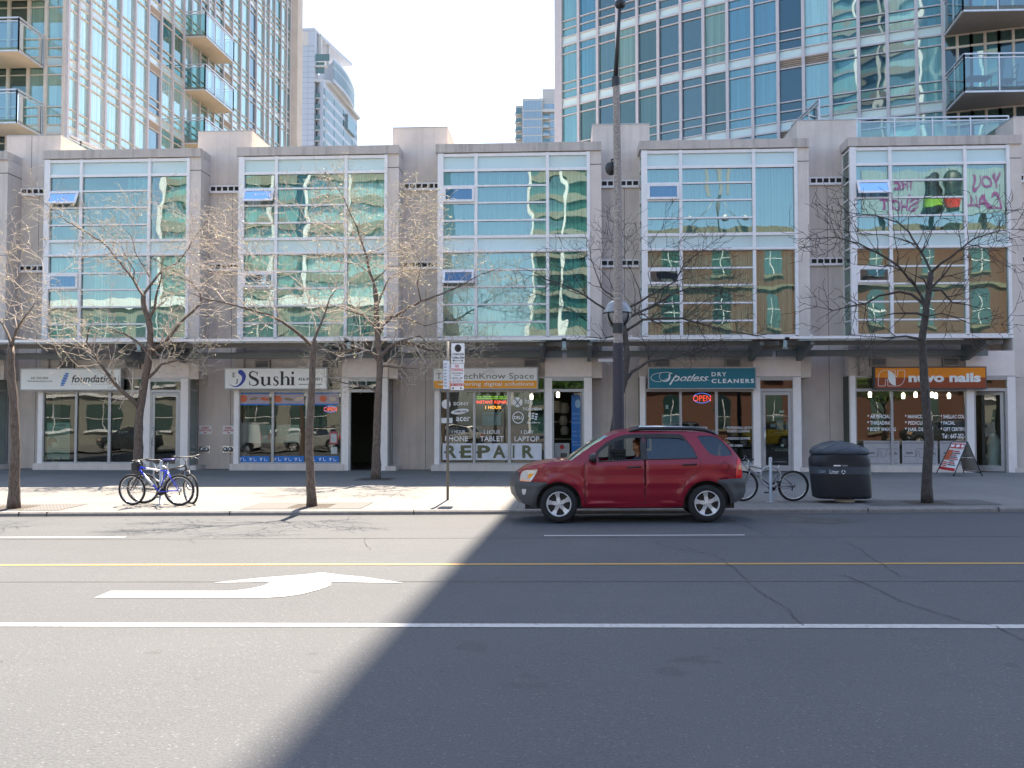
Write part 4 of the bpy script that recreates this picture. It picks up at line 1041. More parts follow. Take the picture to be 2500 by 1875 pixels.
# 2 sushi
root, s = sign_box(K2, 183, 1092, 296, 472, 'long white sign reading EJ Sushi with a blue swoosh', M['sign_white'])
b = MB(); BK = M['letter_black']
s.T(b, 'E', 251, 275, 331, 371, BK); s.R(b, 247, 256, 331, 336, BK); s.R(b, 247, 256, 366, 371, BK)
s.T(b, 'J', 274, 296, 389, 431, BK); s.R(b, 284, 301, 389, 393, BK)
# serif word: S
s.K(b, [(470, 352), (465, 334), (445, 323), (420, 324), (406, 340), (408, 362), (430, 378), (458, 392), (476, 412), (470, 436), (445, 446), (420, 444), (404, 428), (400, 410)], [3, 5, 8, 12, 16, 22, 26, 28, 24, 16, 9, 6, 5, 3], BK)
s.R(b, 468, 475, 322, 356, BK); s.R(b, 399, 405, 408, 446, BK)
def stem(x, y0, y1, w=24, top=True, bot=True):
    s.R(b, x, x + w, y0, y1, BK)
    if top: s.R(b, x - 9, x + w * .5, y0, y0 + 6, BK)
    if bot: s.R(b, x - 9, x + w + 9, y1 - 5, y1, BK)
stem(508, 368, 436, 23, True, False); s.K(b, [(519, 425), (528, 442), (545, 446), (562, 434), (570, 424)], [22, 16, 9, 6, 3], BK); stem(566, 368, 444, 23, True, False); s.R(b, 566, 600, 438, 444, BK)
s.K(b, [(657, 382), (648, 370), (634, 369), (624, 380), (630, 396), (650, 410), (658, 428), (646, 443), (630, 444), (620, 430)], [3, 5, 8, 14, 18, 20, 16, 9, 6, 3], BK); s.R(b, 655, 660, 368, 388, BK); s.R(b, 618, 623, 424, 446, BK)
stem(684, 319, 444, 24); s.K(b, [(706, 385), (722, 371), (738, 370), (750, 384), (752, 400)], [4, 8, 12, 20, 24], BK); stem(740, 395, 444, 24, False, True)
stem(779, 368, 444, 24); cx, cz = s.p(791, 333); disc(b, cx, cz, .043, .043, YS, BK)
s.T(b, '416-901-2811', 842, 1056, 374, 404, BK, bold=.02); s.T(b, 'www.ejsushi.com', 845, 1056, 428, 446, BK, bold=.02)
relsplit(root, b, 'lettering')
b = MB(); s.K(b, [(312, 322), (330, 332), (348, 352), (352, 378), (342, 408), (318, 438), (285, 455), (250, 452), (217, 428)], [30, 44, 42, 34, 28, 20, 11, 6, 1], M['logo_navy'], sub=8); cx, cz = s.p(322, 326); disc(b, cx, cz, .085, .075, YS + .001, M['logo_navy']); rel(root, b.build('logo'))
# 3 tech repair
root, s = sign_box(K3, 291, 1219, 292, 471, 'white and orange sign reading The TechKnow Space', M['sign_white'], None, (404, M['sign_orange']))
b = MB(); GR = M['letter_grey']
s.T(b, 'The TechKnow Space', 309, 1193, 333, 404, GR, bold=-.004)
s.T(b, 'delivering digital solutions', 440, 1192, 414, 460, M['letter_white'], bold=.004)
for k in range(4): s.R(b, 330 + k * 20, 345 + k * 20, 429, 443, M['letter_white'])
for r in (16, 30, 43): s.K(b, [(808 + r * math.sin(R(a)), 344 - r * .9 * math.cos(R(a))) for a in (-60, -30, 0, 30, 60)], 3, M['letter_pale'])
relsplit(root, b, 'lettering')
# 4 dry cleaner
root, s = sign_box(K4, 387, 1341, 290, 470, 'teal sign reading Spotless Dry Cleaners in white letters', M['sign_teal'])
b = MB(); LW = M['letter_white']
s.T(b, 'DRY', 948, 1083, 326, 364, LW, bold=.03, spacing=1.3); s.T(b, 'CLEANERS', 948, 1331, 386, 425, LW, bold=.03, spacing=1.3)
s.K(b, [(545, 380), (520, 398), (480, 411), (440, 408), (410, 392), (404, 370), (425, 348), (470, 334), (530, 327), (580, 332), (612, 345)], [3, 4, 4, 4, 4, 4, 4, 4, 4, 5, 8], LW)
s.K(b, [(612, 345), (590, 338), (568, 350), (570, 368), (560, 392), (530, 408), (495, 396), (478, 368), (485, 342), (510, 326)], [8, 5, 10, 16, 20, 10, 4, 4, 4, 3], LW)
s.K(b, [(632, 352), (612, 380), (592, 410), (573, 440)], [12, 14, 14, 14], LW)
s.K(b, [(618, 378), (640, 366), (655, 370), (650, 390), (630, 404), (612, 404)], [6, 10, 12, 14, 8, 5], LW)
s.T(b, 'otless', 664, 922, 344, 408, LW, bold=.012, shear=.55); s.K(b, [(650, 398), (700, 400), (760, 402), (850, 402), (930, 398)], [3, 3, 3, 3, 2], LW)
relsplit(root, b, 'lettering')
# 5 nail salon
root, s = sign_box(K5, 582, 1570, 285, 470, 'orange and brown sign reading nuvo nails', M['sign_orange2'], M['sign_frame'], (376, M['sign_brown']))
b = MB(); s.T(b, 'nuvo nails', 878, 1528, 332, 418, LW, bold=.045); relsplit(root, b, 'lettering')
b = MB(); w_ = 4
s.K(b, [(606, 450), (606, 400), (612, 350), (635, 318), (680, 309), (760, 309)], w_, LW); s.K(b, [(606, 451), (665, 451)], w_, LW); s.K(b, [(668, 451), (670, 405), (680, 390), (690, 405), (691, 451)], w_, LW); s.K(b, [(691, 451), (760, 451), (800, 445), (832, 415), (843, 370), (845, 309)], w_, LW); s.K(b, [(845, 309), (782, 309)], w_, LW); s.K(b, [(780, 309), (778, 355), (768, 372), (758, 355), (758, 309)], w_, LW)
q = [s.p(*v) for v in ((692, 312), (730, 325), (752, 350), (762, 385), (762, 448), (735, 440), (708, 420), (694, 385))]; b.face([(x, YS, z) for x, z in q], LW); rel(root, b.build('logo'))

# ================================================================ WINDOW LETTERING AND NEON
shopfronts = [o for o in pod.children if o.name.startswith('shop_front')]
def put(i, b, name):
    for o in (split_build(b, name) if name == 'window_lettering' and b.marks else [b.build(name)]):
        o.parent = shopfronts[i]; o.location = (-bx(i), 0, 0)
# sushi shop
s = Sgn(K2, .035); b = MB()
for a, e in ((297, 581), (609, 894), (922, 1208)):
    s.R(b, a, e, 1083, 1138, M['film_blue']); s.R(b, a, e, 512, 524, M['film_blue']); s.R(b, a, e, 610, 624, M['film_blue']); s.R(b, a, e, 524, 610, M['food_film'])
put(2, b, 'window_film')
b = MB(); s2 = Sgn(K2, .031)
for a in (303, 397, 490, 617, 711, 804, 925, 1022, 1115): s2.T(b, 'すし', a, a + 70, 1096, 1126, LW, bold=.01)
put(2, b, 'window_lettering')
b = MB()
for cx_, cy_, rx, rz, ct in ((345, 565, 40, 34, 'sal'), (440, 565, 42, 12, 'roll'), (540, 568, 44, 16, 'sal'), (655, 568, 42, 32, 'sal'), (755, 570, 46, 14, 'roll'), (850, 566, 44, 16, 'cream'), (960, 570, 30, 14, 'sal'), (1065, 566, 34, 30, 'sal'), (1150, 568, 36, 22, 'cream')):
    x, z = s2.p(cx_, cy_); u = 1 / (3.687 * 76); disc(b, x, z, rx * u, rz * u, .031, M[ct], R(rnd.uniform(-20, 20)), 10)
put(2, b, 'food_picture')

b = MB(); s = Sgn(K2, .25)
s.R(b, 400, 600, 800, 962, M['pale_paper']); s.R(b, 640, 852, 800, 962, M['pale_paper']); put(2, b, 'window_poster')
b = MB(); s = Sgn(K2, .03); s.R(b, 1122, 1195, 862, 973, M['red_paper']); s.R(b, 1132, 1186, 882, 960, M['pale_paper'], -.002); s.R(b, 1135, 1192, 1000, 1062, M['pale_paper']); s.T(b, 'OPEN', 1130, 1190, 875, 890, LW); put(2, b, 'window_notice')
# foundation clinic: poster, number, stickers
b = MB(); s = Sgn(K1, .16); s.R(b, 418, 632, 780, 1112, M['pale_green']); s = Sgn(K1, .155)
s.T(b, 'foundation', 482, 594, 792, 812, BK, shear=.2); s.T(b, 'SPORTS MEDICINE', 455, 598, 834, 850, BK); s.T(b, 'DOCTOR', 490, 560, 858, 874, BK); s.T(b, 'NOW AVAILABLE!', 457, 598, 880, 896, BK)
cx, cz = s.p(470, 955); disc(b, cx, cz, .17, .17, .155, M['letter_grey']); cx, cz = s.p(490, 980); disc(b, cx, cz, .09, .10, .152, M['curtain'])
for k in range(6): s.R(b, 530, 618, 918 + k * 18, 923 + k * 18, GR)
s.R(b, 440, 620, 1028, 1032, GR); s.T(b, '647.350.5800', 490, 568, 1050, 1062, BK); s.R(b, 440, 620, 1070, 1073, GR); cx, cz = s.p(458, 1100); disc(b, cx, cz, .035, .035, .155, M['logo_blue']); cx, cz = s.p(550, 1100); disc(b, cx, cz, .035, .035, .155, M['logo_blue'])
put(1, b, 'window_poster')
b = MB(); s = Sgn(K1, .03); s.T(b, '393', 1432, 1486, 440, 462, BK, bold=.01); s.R(b, 1352, 1378, 740, 760, M['sign_orange']); s.R(b, 1352, 1380, 762, 782, M['letter_white']); s.R(b, 1352, 1380, 785, 808, M['letter_white']); s.R(b, 1358, 1373, 790, 803, M['letter_red'], -.002); s.R(b, 1354, 1376, 812, 826, M['sign_brown'])
put(1, b, 'door_sticker')
# tech shop
s = Sgn(K3, .03); b = MB()
cx, cz = s.p(402, 614); disc(b, cx, cz, .15, .15, .03, LW); s.T(b, 'SONY', 468, 612, 594, 626, LW, bold=.02)
cx, cz = s.p(527, 680); disc(b, cx, cz, .295, .085, .03, LW, R(8)); s.T(b, 'acer', 492, 620, 730, 768, LW, bold=.01); s.R(b, 358, 460, 738, 786, LW)
cx, cz = s.p(1046, 597); disc(b, cx, cz, .158, .158, .03, LW, 0, 28); s.T(b, 'htc', 1112, 1180, 560, 612, LW, bold=.0); s.T(b, 'TOSHIBA', 1089, 1266, 645, 670, LW, bold=.02)
s.K(b, [(1050 + 48 * math.cos(t), 735 + 50 * math.sin(t)) for t in [2 * math.pi * k / 24 for k in range(25)]], 8, LW, sub=2); s.T(b, 'DELL', 1014, 1092, 722, 750, LW, bold=.02)
for q in ((1155, 702), (1185, 700), (1215, 706), (1152, 722), (1182, 722), (1212, 730), (1180, 742), (1208, 750)): s.R(b, q[0] - 10, q[0] + 12, q[1] - 7, q[1] + 6, LW)
s.T(b, 'BlackBerry', 1128, 1252, 770, 794, LW, shear=.3)
s.T(b, '1 HOUR', 455, 575, 848, 878, LW, bold=.005); s.T(b, '2 HOUR', 736, 890, 848, 882, LW, bold=.005); s.T(b, '1 DAY', 1076, 1190, 850, 884, LW, bold=.005)
s.T(b, 'PHONE', 394, 600, 903, 948, LW, bold=.008); s.T(b, 'TABLET', 708, 922, 903, 948, LW, bold=.008); s.T(b, 'LAPTOP', 1018, 1242, 905, 950, LW, bold=.008)
put(3, b, 'window_lettering')
b = MB(); s = Sgn(K3, .027); s.T(b, 'SAMSUNG', 475, 590, 670, 690, BK, bold=.01); s.K(b, [(1018, 560), (1046, 600), (1076, 640)], 8, GR); s.K(b, [(1076, 558), (1046, 600), (1018, 636)], 8, GR); put(3, b, 'window_lettering')
b = MB(); s = Sgn(K3, .032)
for a, e in ((370, 640), (668, 960), (988, 1262)): s.R(b, a, e, 968, 1117, M['film_white'])
put(3, b, 'window_film')
b = MB(); s = Sgn(K3, .026)
for ch, a, e in (('R', 400, 498), ('E', 532, 630), ('P', 685, 800), ('A', 822, 938), ('I', 1002, 1018), ('R', 1088, 1192)):
    s.T(b, ch, a, e, 985, 1100, M['letter_olive'], bold=.035)
s.R(b, 384, 402, 1040, 1056, M['letter_olive']); s.R(b, 518, 534, 1040, 1056, M['letter_olive']); s.R(b, 672, 688, 1040, 1056, M['letter_olive']); put(3, b, 'window_lettering')
# scrolling lamp board, posters inside the tech shop
brd = tag(empty('led_board', (at(1232, 980, .25).x, .3, 2.1)), 'lit red and green scrolling sign behind the repair shop window', 'sign')
m = MB(); s = Sgn(K3, .28); s.R(m, 672, 955, 535, 672, M['dark'], .03); rel(brd, m.build('panel'))
m = MB(); s.T(m, 'THE TECHKNOW SPACE', 678, 950, 540, 556, M['led_green']); s.T(m, 'INSTANT REPAIR', 676, 950, 582, 610, M['led_red'], bold=.02); s.T(m, '1 HOUR', 755, 900, 630, 658, M['led_amber'], bold=.03); s.R(m, 678, 950, 564, 568, M['led_green']); rel(brd, m.build('lettering'))
b = MB(); s = Sgn(K3, .35); s.R(b, 728, 895, 688, 806, M['poster_blue']); s.T(b, 'SAMSUNG', 735, 888, 698, 724, M['logo_pale'], bold=.02); put(3, b, 'window_poster')
b = MB(); s = Sgn(K3, .45); s.R(b, 1532, 1616, 530, 1090, M['film_blue']); s = Sgn(K3, .44)
for t_, y_ in (('Authorized', 700), ('Samsung', 742), ('Service Centre', 780), ('Repair', 862), ('Service', 896), ('Phone &', 952), ('Tablet Repair', 982), ('Unlocking', 1045)): s.T(b, t_, 1538, 1606 if len(t_) > 9 else 1580, y_ - 8, y_ + 8, M['logo_pale'])
cx, cz = s.p(1590, 610); disc(b, cx, cz, .10, .14, .44, M['logo_pale'])
put(3, b, 'door_banner')
b = MB(); s = Sgn(K3, .5); s.R(b, 1378, 1512, 965, 1125, M['pale_paper']); cx, cz = s.p(1446, 1000); disc(b, cx, cz, .07, .08, .49, M['letter_red']); s.T(b, 'LG', 1470, 1504, 990, 1014, GR); s.R(b, 1432, 1492, 1055, 1100, GR, -.01); s.T(b, 'hp', 1446, 1480, 1062, 1095, LW, shear=.2)
put(3, b, 'counter_panel')
b = MB()
for (x, y, r) in ((1400, 640, .2), (1470, 650, .18), (1460, 760, .16), (1470, 850, .15)): cx, cz = Sgn(K3, 2.2).p(x, y); b.lathe((cx, 2.2, cz - r), (0, 0, 1), [(r * .8, 0), (r, r), (r * .6, 2 * r)], M['room_wall'], 10)
b.box(at(1350, 1000, 2.6).x, at(1380, 1000, 2.6).x + .9, 2.5, 2.9, 1.55, 1.6, M['room_wall']); b.box(at(1350, 1000, 2.6).x, at(1380, 1000, 2.6).x + .9, 2.5, 2.9, .95, 1.0, M['room_wall'])
put(3, b, 'display_shelf')
# dry cleaner
s = Sgn(K4, .03); b = MB()
for t_, x0_, x1_, y0_, y1_ in (('\u2022 Dry Cleaning', 738, 912, 815, 836), ('\u2022 Laundering', 820, 972, 848, 866), ('\u2022 Professional Leather', 1072, 1324, 815, 838), ('& Suede Cleaning', 1090, 1292, 846, 868), ('\u2022 Wedding Gowns', 1072, 1296, 912, 934), ('Drapes, Sheers', 1072, 1228, 978, 1000), ('Eco Friendly', 1190, 1308, 1130, 1150)):
    s.T(b, t_.upper(), x0_, x1_, y0_, y1_, LW, bold=.003)
s.T(b, 'Spotless', 1482, 1668, 708, 738, LW, shear=.5, bold=.005); s.R(b, 1484, 1682, 750, 762, M['letter_grey']); s.T(b, 'DRY CLEANERS', 1490, 1676, 752, 760, LW)
s.R(b, 1558, 1600, 672, 694, LW); s.T(b, '387', 1564, 1594, 677, 690, BK, thick=0) if False else None
for a in (1480, 1535, 1620): s.R(b, a, a + (60 if a != 1480 else 45), 765 if a != 1480 else 790, 845 if a != 1480 else 822, M['paper_blue'])
s.T(b, 'For Franchising Opportunities', 1486, 1680, 1004, 1020, LW); s.T(b, 'Call 905-532-0292', 1516, 1650, 1022, 1036, LW); s.R(b, 1572, 1600, 976, 1000, M['film_white']); s.T(b, 'www.spotlesscleaners.com', 1515, 1642, 868, 878, M['letter_pale'])
put(4, b, 'window_lettering')
b = MB(); s = Sgn(K4, .4); s.R(b, 500, 655, 708, 830, M['paper_blue']); s = Sgn(K4, .2); s.T(b, 'Spotless', 465, 590, 596, 628, GR, shear=.5); s.R(b, 535, 560, 622, 658, LW); put(4, b, 'window_poster')
for i_, (sp, kk, x0_, x1_, y0_, y1_, ring) in enumerate(((2, K2, 1072, 1188, 642, 678, (1128, 660, 58, 26)), (4, K4, 784, 942, 536, 588, (862, 560, 80, 44)))):
    s = Sgn(kk, .16); root = tag(empty('neon_sign', (s.p(x0_, y1_)[0], .16, s.p(x0_, y1_)[1])), 'small red and blue OPEN sign glowing in the sushi shop window' if i_ == 0 else 'large red OPEN sign with blue arcs glowing in the dry cleaner window', 'neon sign')
    m = MB(); s.T(m, 'OPEN', x0_, x1_, y0_, y1_, M['neon_red'], bold=-.012); rel(root, m.build('lettering'))
    m = MB(); cx, cy, rx, ry = ring
    for a0 in (200, 20): s.K(m, [(cx + rx * math.cos(R(a0 + k * 14)), cy + ry * math.sin(R(a0 + k * 14))) for k in range(11)], 4 if i_ else 3, M['neon_blue'])
    rel(root, m.build('neon_tube'))
# tailor's dummy
dm = tag(empty('dress_form', (at(1640, 1040, .9).x, .9, 0)), 'pale headless dress form in the dry cleaner window', 'mannequin')
m = MB(); m.lathe((0, 0, 1.02), (0, 0, 1), [(.02, -.05), (.17, 0), (.15, .15), (.13, .3), (.18, .5), (.17, .6), (.06, .68), (.045, .76), (.0, .76)], M['curtain'], 18); m.build('torso', dm)
m = MB(); m.lathe((0, 0, 1.78), (0, 0, 1), [(.045, 0), (.03, .02), (.02, .09), (.0, .1)], M['black'], 10); m.build('neck_cap', dm)
m = MB(); m.tube([(0, 0, 0.02), (0, 0, 1.02)], .02, M['black']); m.lathe((0, 0, 0), (0, 0, 1), [(.2, 0), (.2, .03), (0, .04)], M['black'], 16); m.build('stand', dm)
# nail salon
s = Sgn(K5, .03); b = MB()
for x0_, lines in ((508, (('* ARTIFICIAL', 718, 708), ('* THREADING', 722, 765), ('* BODY WAXING', 764, 822))), (846, (('* MANICURE', 1046, 708), ('* PEDICURE', 1046, 765), ('* NAIL DESIGN', 1098, 822))), (1168, (('* SHELLAC COLOUR', 1447, 708), ('* FACIAL', 1296, 765), ('* GIFT CERTIFICATE', 1452, 822)))):
    for t_, xe, y_ in lines: s.T(b, t_, x0_, xe, y_, y_ + 35, LW, bold=.02)
s.T(b, 'Tel : 647-352-6886', 1180, 1460, 880, 924, LW, bold=.025); put(5, b, 'window_lettering')
b = MB()
for a, e in ((476, 795), (822, 1138), (1162, 1480)): s.R(b, a, e, 945, 1165, M['film_grey'])
put(5, b, 'window_film')
b = MB(); s = Sgn(K5, .026)
for a in (480, 826, 1168):
    for y_ in (958, 968, 1148): s.R(b, a, a + 305, y_, y_ + 2, GR)
    s.T(b, 'nuvo', a + 28, a + 92, 1044, 1064, GR, bold=.02); s.T(b, 'nails', a + 228, a + 296, 1044, 1070, GR, bold=.02)
    s.K(b, [(a + 10, 1085), (a + 112, 1085), (a + 114, 1040), (a + 130, 1018), (a + 210, 1018)], 3, GR); s.K(b, [(a + 125, 1095), (a + 128, 1050), (a + 140, 1042), (a + 152, 1050), (a + 156, 1095), (a + 190, 1080), (a + 210, 1020), (a + 300, 1018)], 3, GR)
put(5, b, 'window_lettering')
# fire department connections on the recessed walls
def wall_items(cx1, kk, Y=YW):
    s = Sgn(kk, Y - .03)
    return s
for n_, (kk, x0_, x1_, px0, px1) in enumerate(((K1, 1792, 1903, 1790, 1892), (K2, 0 - 40, 62, -58, 46), (K2, 160, 262, 160, 262))):
    if n_ == 1: continue
    s = Sgn(kk, YW - .02); a, c = s.p(x0_, 885), s.p(x1_, 808)
    root = tag(empty('wall_sign', (a[0], YW - .02, a[1])), 'white plate with red Siamese connections lettering, %s' % ('near the clinic door' if n_ == 0 else 'beside the sushi window'), 'sign')
    m = MB(); m.box(a[0], c[0], YW - .018, YW - .002, a[1], c[1], M['letter_white']); rel(root, m.build('plate'))
    m = MB(); s.T(m, 'SIAMESE', x0_ + 22, x1_ - 22, 818, 836, M['letter_red'], bold=.03); s.T(m, 'CONNECTIONS', x0_ + 4, x1_ - 4, 842, 860, M['letter_red'], bold=.03); q = [s.p(x0_ + 40, 868), s.p(x0_ + 72, 868), s.p(x0_ + 56, 880)]; m.face([(x, YW - .02, z) for x, z in q], M['letter_red']); rel(root, m.build('lettering'))
    a, c = s.p(px0, 1053), s.p(px1, 990)
    root = tag(empty('fire_connection', (a[0], YW - .02, a[1])), 'steel wall plate with two capped hose inlets, %s' % ('right of the clinic door' if n_ == 0 else 'left of the sushi window'), 'fire connection')
    m = MB(); m.box(a[0], c[0], YW - .025, YW - .002, a[1], c[1], M['chrome']); rel(root, m.build('plate'))
    for f in (.28, .72): m = MB(); m.lathe((a[0] + (c[0] - a[0]) * f, YW - .025, (a[1] + c[1]) / 2), (0, -1, 0), [(.085, 0), (.085, .05), (.06, .06), (.06, .1), (.0, .1)], M['chrome'], 16); rel(root, m.build('inlet'))

# ================================================================ STREET FURNITURE
# tree pit grates
M['grate'] = None
def grate_mat():
    m, t, bs, o = nodes('cast_grate'); s = t.nodes.new('ShaderNodeSeparateXYZ'); t.links.new(pos(t), s.inputs[0])
    def ln(v, per, w): return mth(t, 'LESS_THAN', mth(t, 'FRACT', mth(t, 'DIVIDE', mth(t, 'ADD', v, 50.0), per)), w)
    h = mth(t, 'MULTIPLY', ln(s.outputs[0], .075, .45), ln(s.outputs[1], .13, .7))
    t.links.new(mixc(t, h, (.12, .115, .11), (.02, .02, .02)), bs.inputs['Base Color']); bs.inputs['Roughness'].default_value = .8; return m
M['grate'] = grate_mat(); M['soil'] = plain('pit_soil', (.06, .05, .04), 1, 0, .5, 18)
def grate(cx, cy, wl, wr, d0, d1, label, group='tree pit grates'):
    root = tag(empty('tree_grate', (cx, cy, gz(cx, cy))), label, 'tree grate', group); m = MB()
    def q(x0, x1, y0, y1, mat, l): m.raw([(x, y, gz(cx + x, cy + y) - gz(cx, cy) + l) for x, y in ((x0, y0), (x1, y0), (x1, y1), (x0, y1))], [(0, 1, 2, 3)], mat)
    h = .42; q(-wl, wr, d0, -h, M['grate'], .006); q(-wl, wr, h, d1, M['grate'], .006); q(-wl, -h, -h, h, M['grate'], .006); q(h, wr, -h, h, M['grate'], .006); m.build('metal_grid', root)
    m = MB(); q(-h, h, -h, h, M['soil'], -.0 + .003); m.build('soil', root)
# sign pole
M['pole_steel'] = plain('shadow_side_pole_steel', (.13, .125, .12), .6, .3, .15, 20)  # galvanised steel darkened, the pole's shadow side put into its colour
p = ground(1093, 1220, True); sy = F / (31.6 + p.y)
sp_ = tag(empty('parking_sign', p), 'thin steel street pole carrying two white no standing signs', 'street sign'); topz = 1.6 + (1028 - 832) / sy - p.z
m = MB(); m.tube([(0, 0, -.02), (0, 0, topz)], .030, M['pole_steel'], 10); m.build('pole', sp_)
ss = Sgn(K3, p.y - .05)
def plate(k, x0, x1, y0, y1, name):
    a, c = ss.p(x0, y1), ss.p(x1, y0); m = MB(); m.box(a[0] - p.x, c[0] - p.x, -.045, -.035, a[1] - p.z, c[1] - p.z, M['letter_white']); o = m.build(name, sp_); return o
o1 = plate(K3, 449, 568, 66, 243, 'sign_plate'); o2 = plate(K3, 443, 562, 249, 488, 'sign_plate')
m = MB(); cx, cz = ss.p(509, 111); disc(m, cx, cz, .075, .085, ss.Y, BK, 0, 24); ss.K(m, [(496, 92), (524, 132)], 7, LW)
BL = M['letter_black']
for v in m.v: pass
for t_, a, e, y0_, y1_ in (('7:30AM-9:30AM', 456, 560, 154, 176), ('3:30PM-6:30PM', 456, 560, 186, 208), ('MON-FRI', 484, 532, 216, 228)): ss.T(m, t_, a, e, y0_, y1_, BL, bold=.01)
for xa, xt in ((476, 457), (541, 558)): q = [ss.p(xa, 211), ss.p(xt, 222), ss.p(xa, 235)]; m.face([(x, ss.Y, z) for x, z in q], BL)
o = m.build('lettering'); o.parent = o1; o.location = (-p.x, -p.y, -p.z)
m = MB(); RD = M['letter_red']
ss.T(m, 'NO', 485, 519, 258, 285, RD, bold=.02); ss.T(m, 'STANDING', 450, 555, 292, 318, RD, bold=.02)
for t_, a, e, y0_, y1_ in (('6:30PM-MIDNIGHT', 450, 555, 328, 345), ('MON-FRI', 474, 528, 351, 361), ('12NOON to 6PM', 452, 551, 370, 390), ('SAT, SUN AND', 464, 538, 395, 405), ('PUBLIC HOLIDAYS', 452, 553, 409, 420)): ss.T(m, t_, a, e, y0_, y1_, BL)
ss.R(m, 444, 560, 428, 450, RD); s3 = Sgn(K3, ss.Y - .003); s3.T(m, 'APR 1 to NOV 30', 449, 556, 431, 447, LW)
for xa, xt in ((470, 452), (530, 548)): q = [ss.p(xa, 460), ss.p(xt, 471), ss.p(xa, 482)]; m.face([(x, ss.Y, z) for x, z in q], BL)
o = m.build('lettering'); o.parent = o2; o.location = (-p.x, -p.y, -p.z)
m = MB(); a, c = ss.p(388, 480), ss.p(432, 226); w3 = .34
for z0_, z1_ in ((a[1], c[1]),):
    x0_, x1_ = a[0] - p.x, c[0] - p.x; m.raw([(x0_, -.28, z0_ - p.z), (x1_, -.03, z0_ - p.z), (x1_, -.03, z1_ - p.z), (x0_, -.28, z1_ - p.z), (x0_, -.27, z0_ - p.z), (x1_, -.02, z0_ - p.z), (x1_, -.02, z1_ - p.z), (x0_, -.27, z1_ - p.z)], [(0, 1, 2, 3), (7, 6, 5, 4), (0, 4, 5, 1), (2, 6, 7, 3), (1, 5, 6, 2), (0, 3, 7, 4)], M['letter_white'])
    for k in range(8): zf = z0_ - p.z + (z1_ - z0_) * (.08 + .11 * k); m.raw([(x0_ + .02, -.269, zf), (x1_ - .02, -.051, zf), (x1_ - .02, -.051, zf + .035), (x0_ + .02, -.269, zf + .035)], [(0, 1, 2, 3)], M['letter_pale'])
m.build('angled_plate', sp_)
# lamp post
M['aggregate'] = None
def aggregate():
    m, t, bs, o = nodes('aggregate_concrete'); v = t.nodes.new('ShaderNodeTexVoronoi'); v.inputs['Scale'].default_value = 60; t.links.new(pos(t), v.inputs['Vector'])
    sp = t.nodes.new('ShaderNodeSeparateColor'); t.links.new(v.outputs['Color'], sp.inputs[0])
    t.links.new(ramp(t, sp.outputs[0], [(0, (.20, .17, .15)), (.45, (.30, .26, .235)), (.75, (.36, .32, .29)), (1, (.46, .42, .39))]), bs.inputs['Base Color']); bs.inputs['Roughness'].default_value = .85; bump(t, bs, v.outputs['Distance'], .4, .004); return m
M['aggregate'] = aggregate(); M['wrap'] = plain('dark_pole_wrap', (.055, .05, .06), .8, 0, .3, 40)
ly = YK + .55; lb = at(1509, 1180, ly); sL = F / (31.6 + ly)
lp = tag(empty('street_lamp', (lb.x, ly, zwalk(lb.x, ly))), 'tall speckled concrete lamp post with globe light behind the red car', 'street lamp')
def lz(py): return 1.6 + (1028 - py) / sL - zwalk(lb.x, ly)
def lx(px, py): return at(px, py, ly).x - lb.x
def oct_(pts, mat, name):
    m = MB(); m.tube([(lx(x, y), 0, lz(y)) for x, y, r in pts], [r / sL / 2 / .96 for x, y, r in pts], mat, 8, True, False); return m.build(name, lp)
oct_([(1509, 838, 22), (1509, 500, 19.5), (1504, 190, 15.5)], M['aggregate'], 'shaft')
oct_([(1509.5, 1262, 30), (1509.5, 1000, 27), (1508.5, 838, 24)], M['wrap'], 'sleeve')
oct_([(1509, 814, 25.5), (1509, 790, 25.5)], M['black'], 'clamp')
oct_([(1503, 205, 18), (1503, 182, 18)], M['black'], 'top_collar')
m = MB(); m.tube([(lx(1503, 182), 0, lz(182)), (lx(1510, 60), 0, lz(60)), (lx(1514, 0), 0, lz(0)), (lx(1518, -60), .2, lz(-60))], [.05, .035, .03, .03], M['black'], 8); m.build('arm', lp)
m = MB(); m.lathe((lx(1514, 2), -.0, lz(10)), (0, 0, 1), [(.0, 0), (.08, .01), (.11, .05), (.11, .12), (.05, .2)], M['black'], 14); m.build('lamp_head', lp)
for yb in (500 + 16, 516 + 18, 718, 731):
    m = MB(); r = .5 * (20.5 if yb < 600 else 22.5) / sL; m.lathe((0, 0, lz(yb)), (0, 0, 1), [(r + .004, 0), (r + .004, .012)], M['gold_frame'], 16); m.build('steel_band', lp)
M['frosted'] = glass('clear_globe', (.75, .75, .75), .12, 0); M['globe_inner'] = plain('frosted_diffuser', (.26, .27, .28), .15, 0, .1, 6, .6)
gx_, gzz = lx(1510, 762), lz(762)
m = MB(); r = .285; m.lathe((gx_, .26, gzz), (0, 0, 1), [(r * math.cos(R(a)), r * math.sin(R(a))) for a in range(-80, 91, 10)], M['globe_inner'], 24); m.build('globe', lp)
m = MB(); m.lathe((gx_, .26, gzz), (0, 0, 1), [(r + .01, -.015), (r + .025, 0), (r + .01, .015)], M['black'], 24)
for k in range(4):
    a = R(45 + 90 * k); m.tube([(gx_ + (r + .02) * math.cos(R(q)) * math.cos(a), .26 + (r + .02) * math.cos(R(q)) * math.sin(a), gzz - (r + .02) * math.sin(R(q))) for q in range(0, 91, 15)], .018, M['black'], 6)
m.tube([(gx_, .26, gzz - .3), (0, .1, lz(800))], .04, M['black'], 8); m.build('globe_cage', lp)
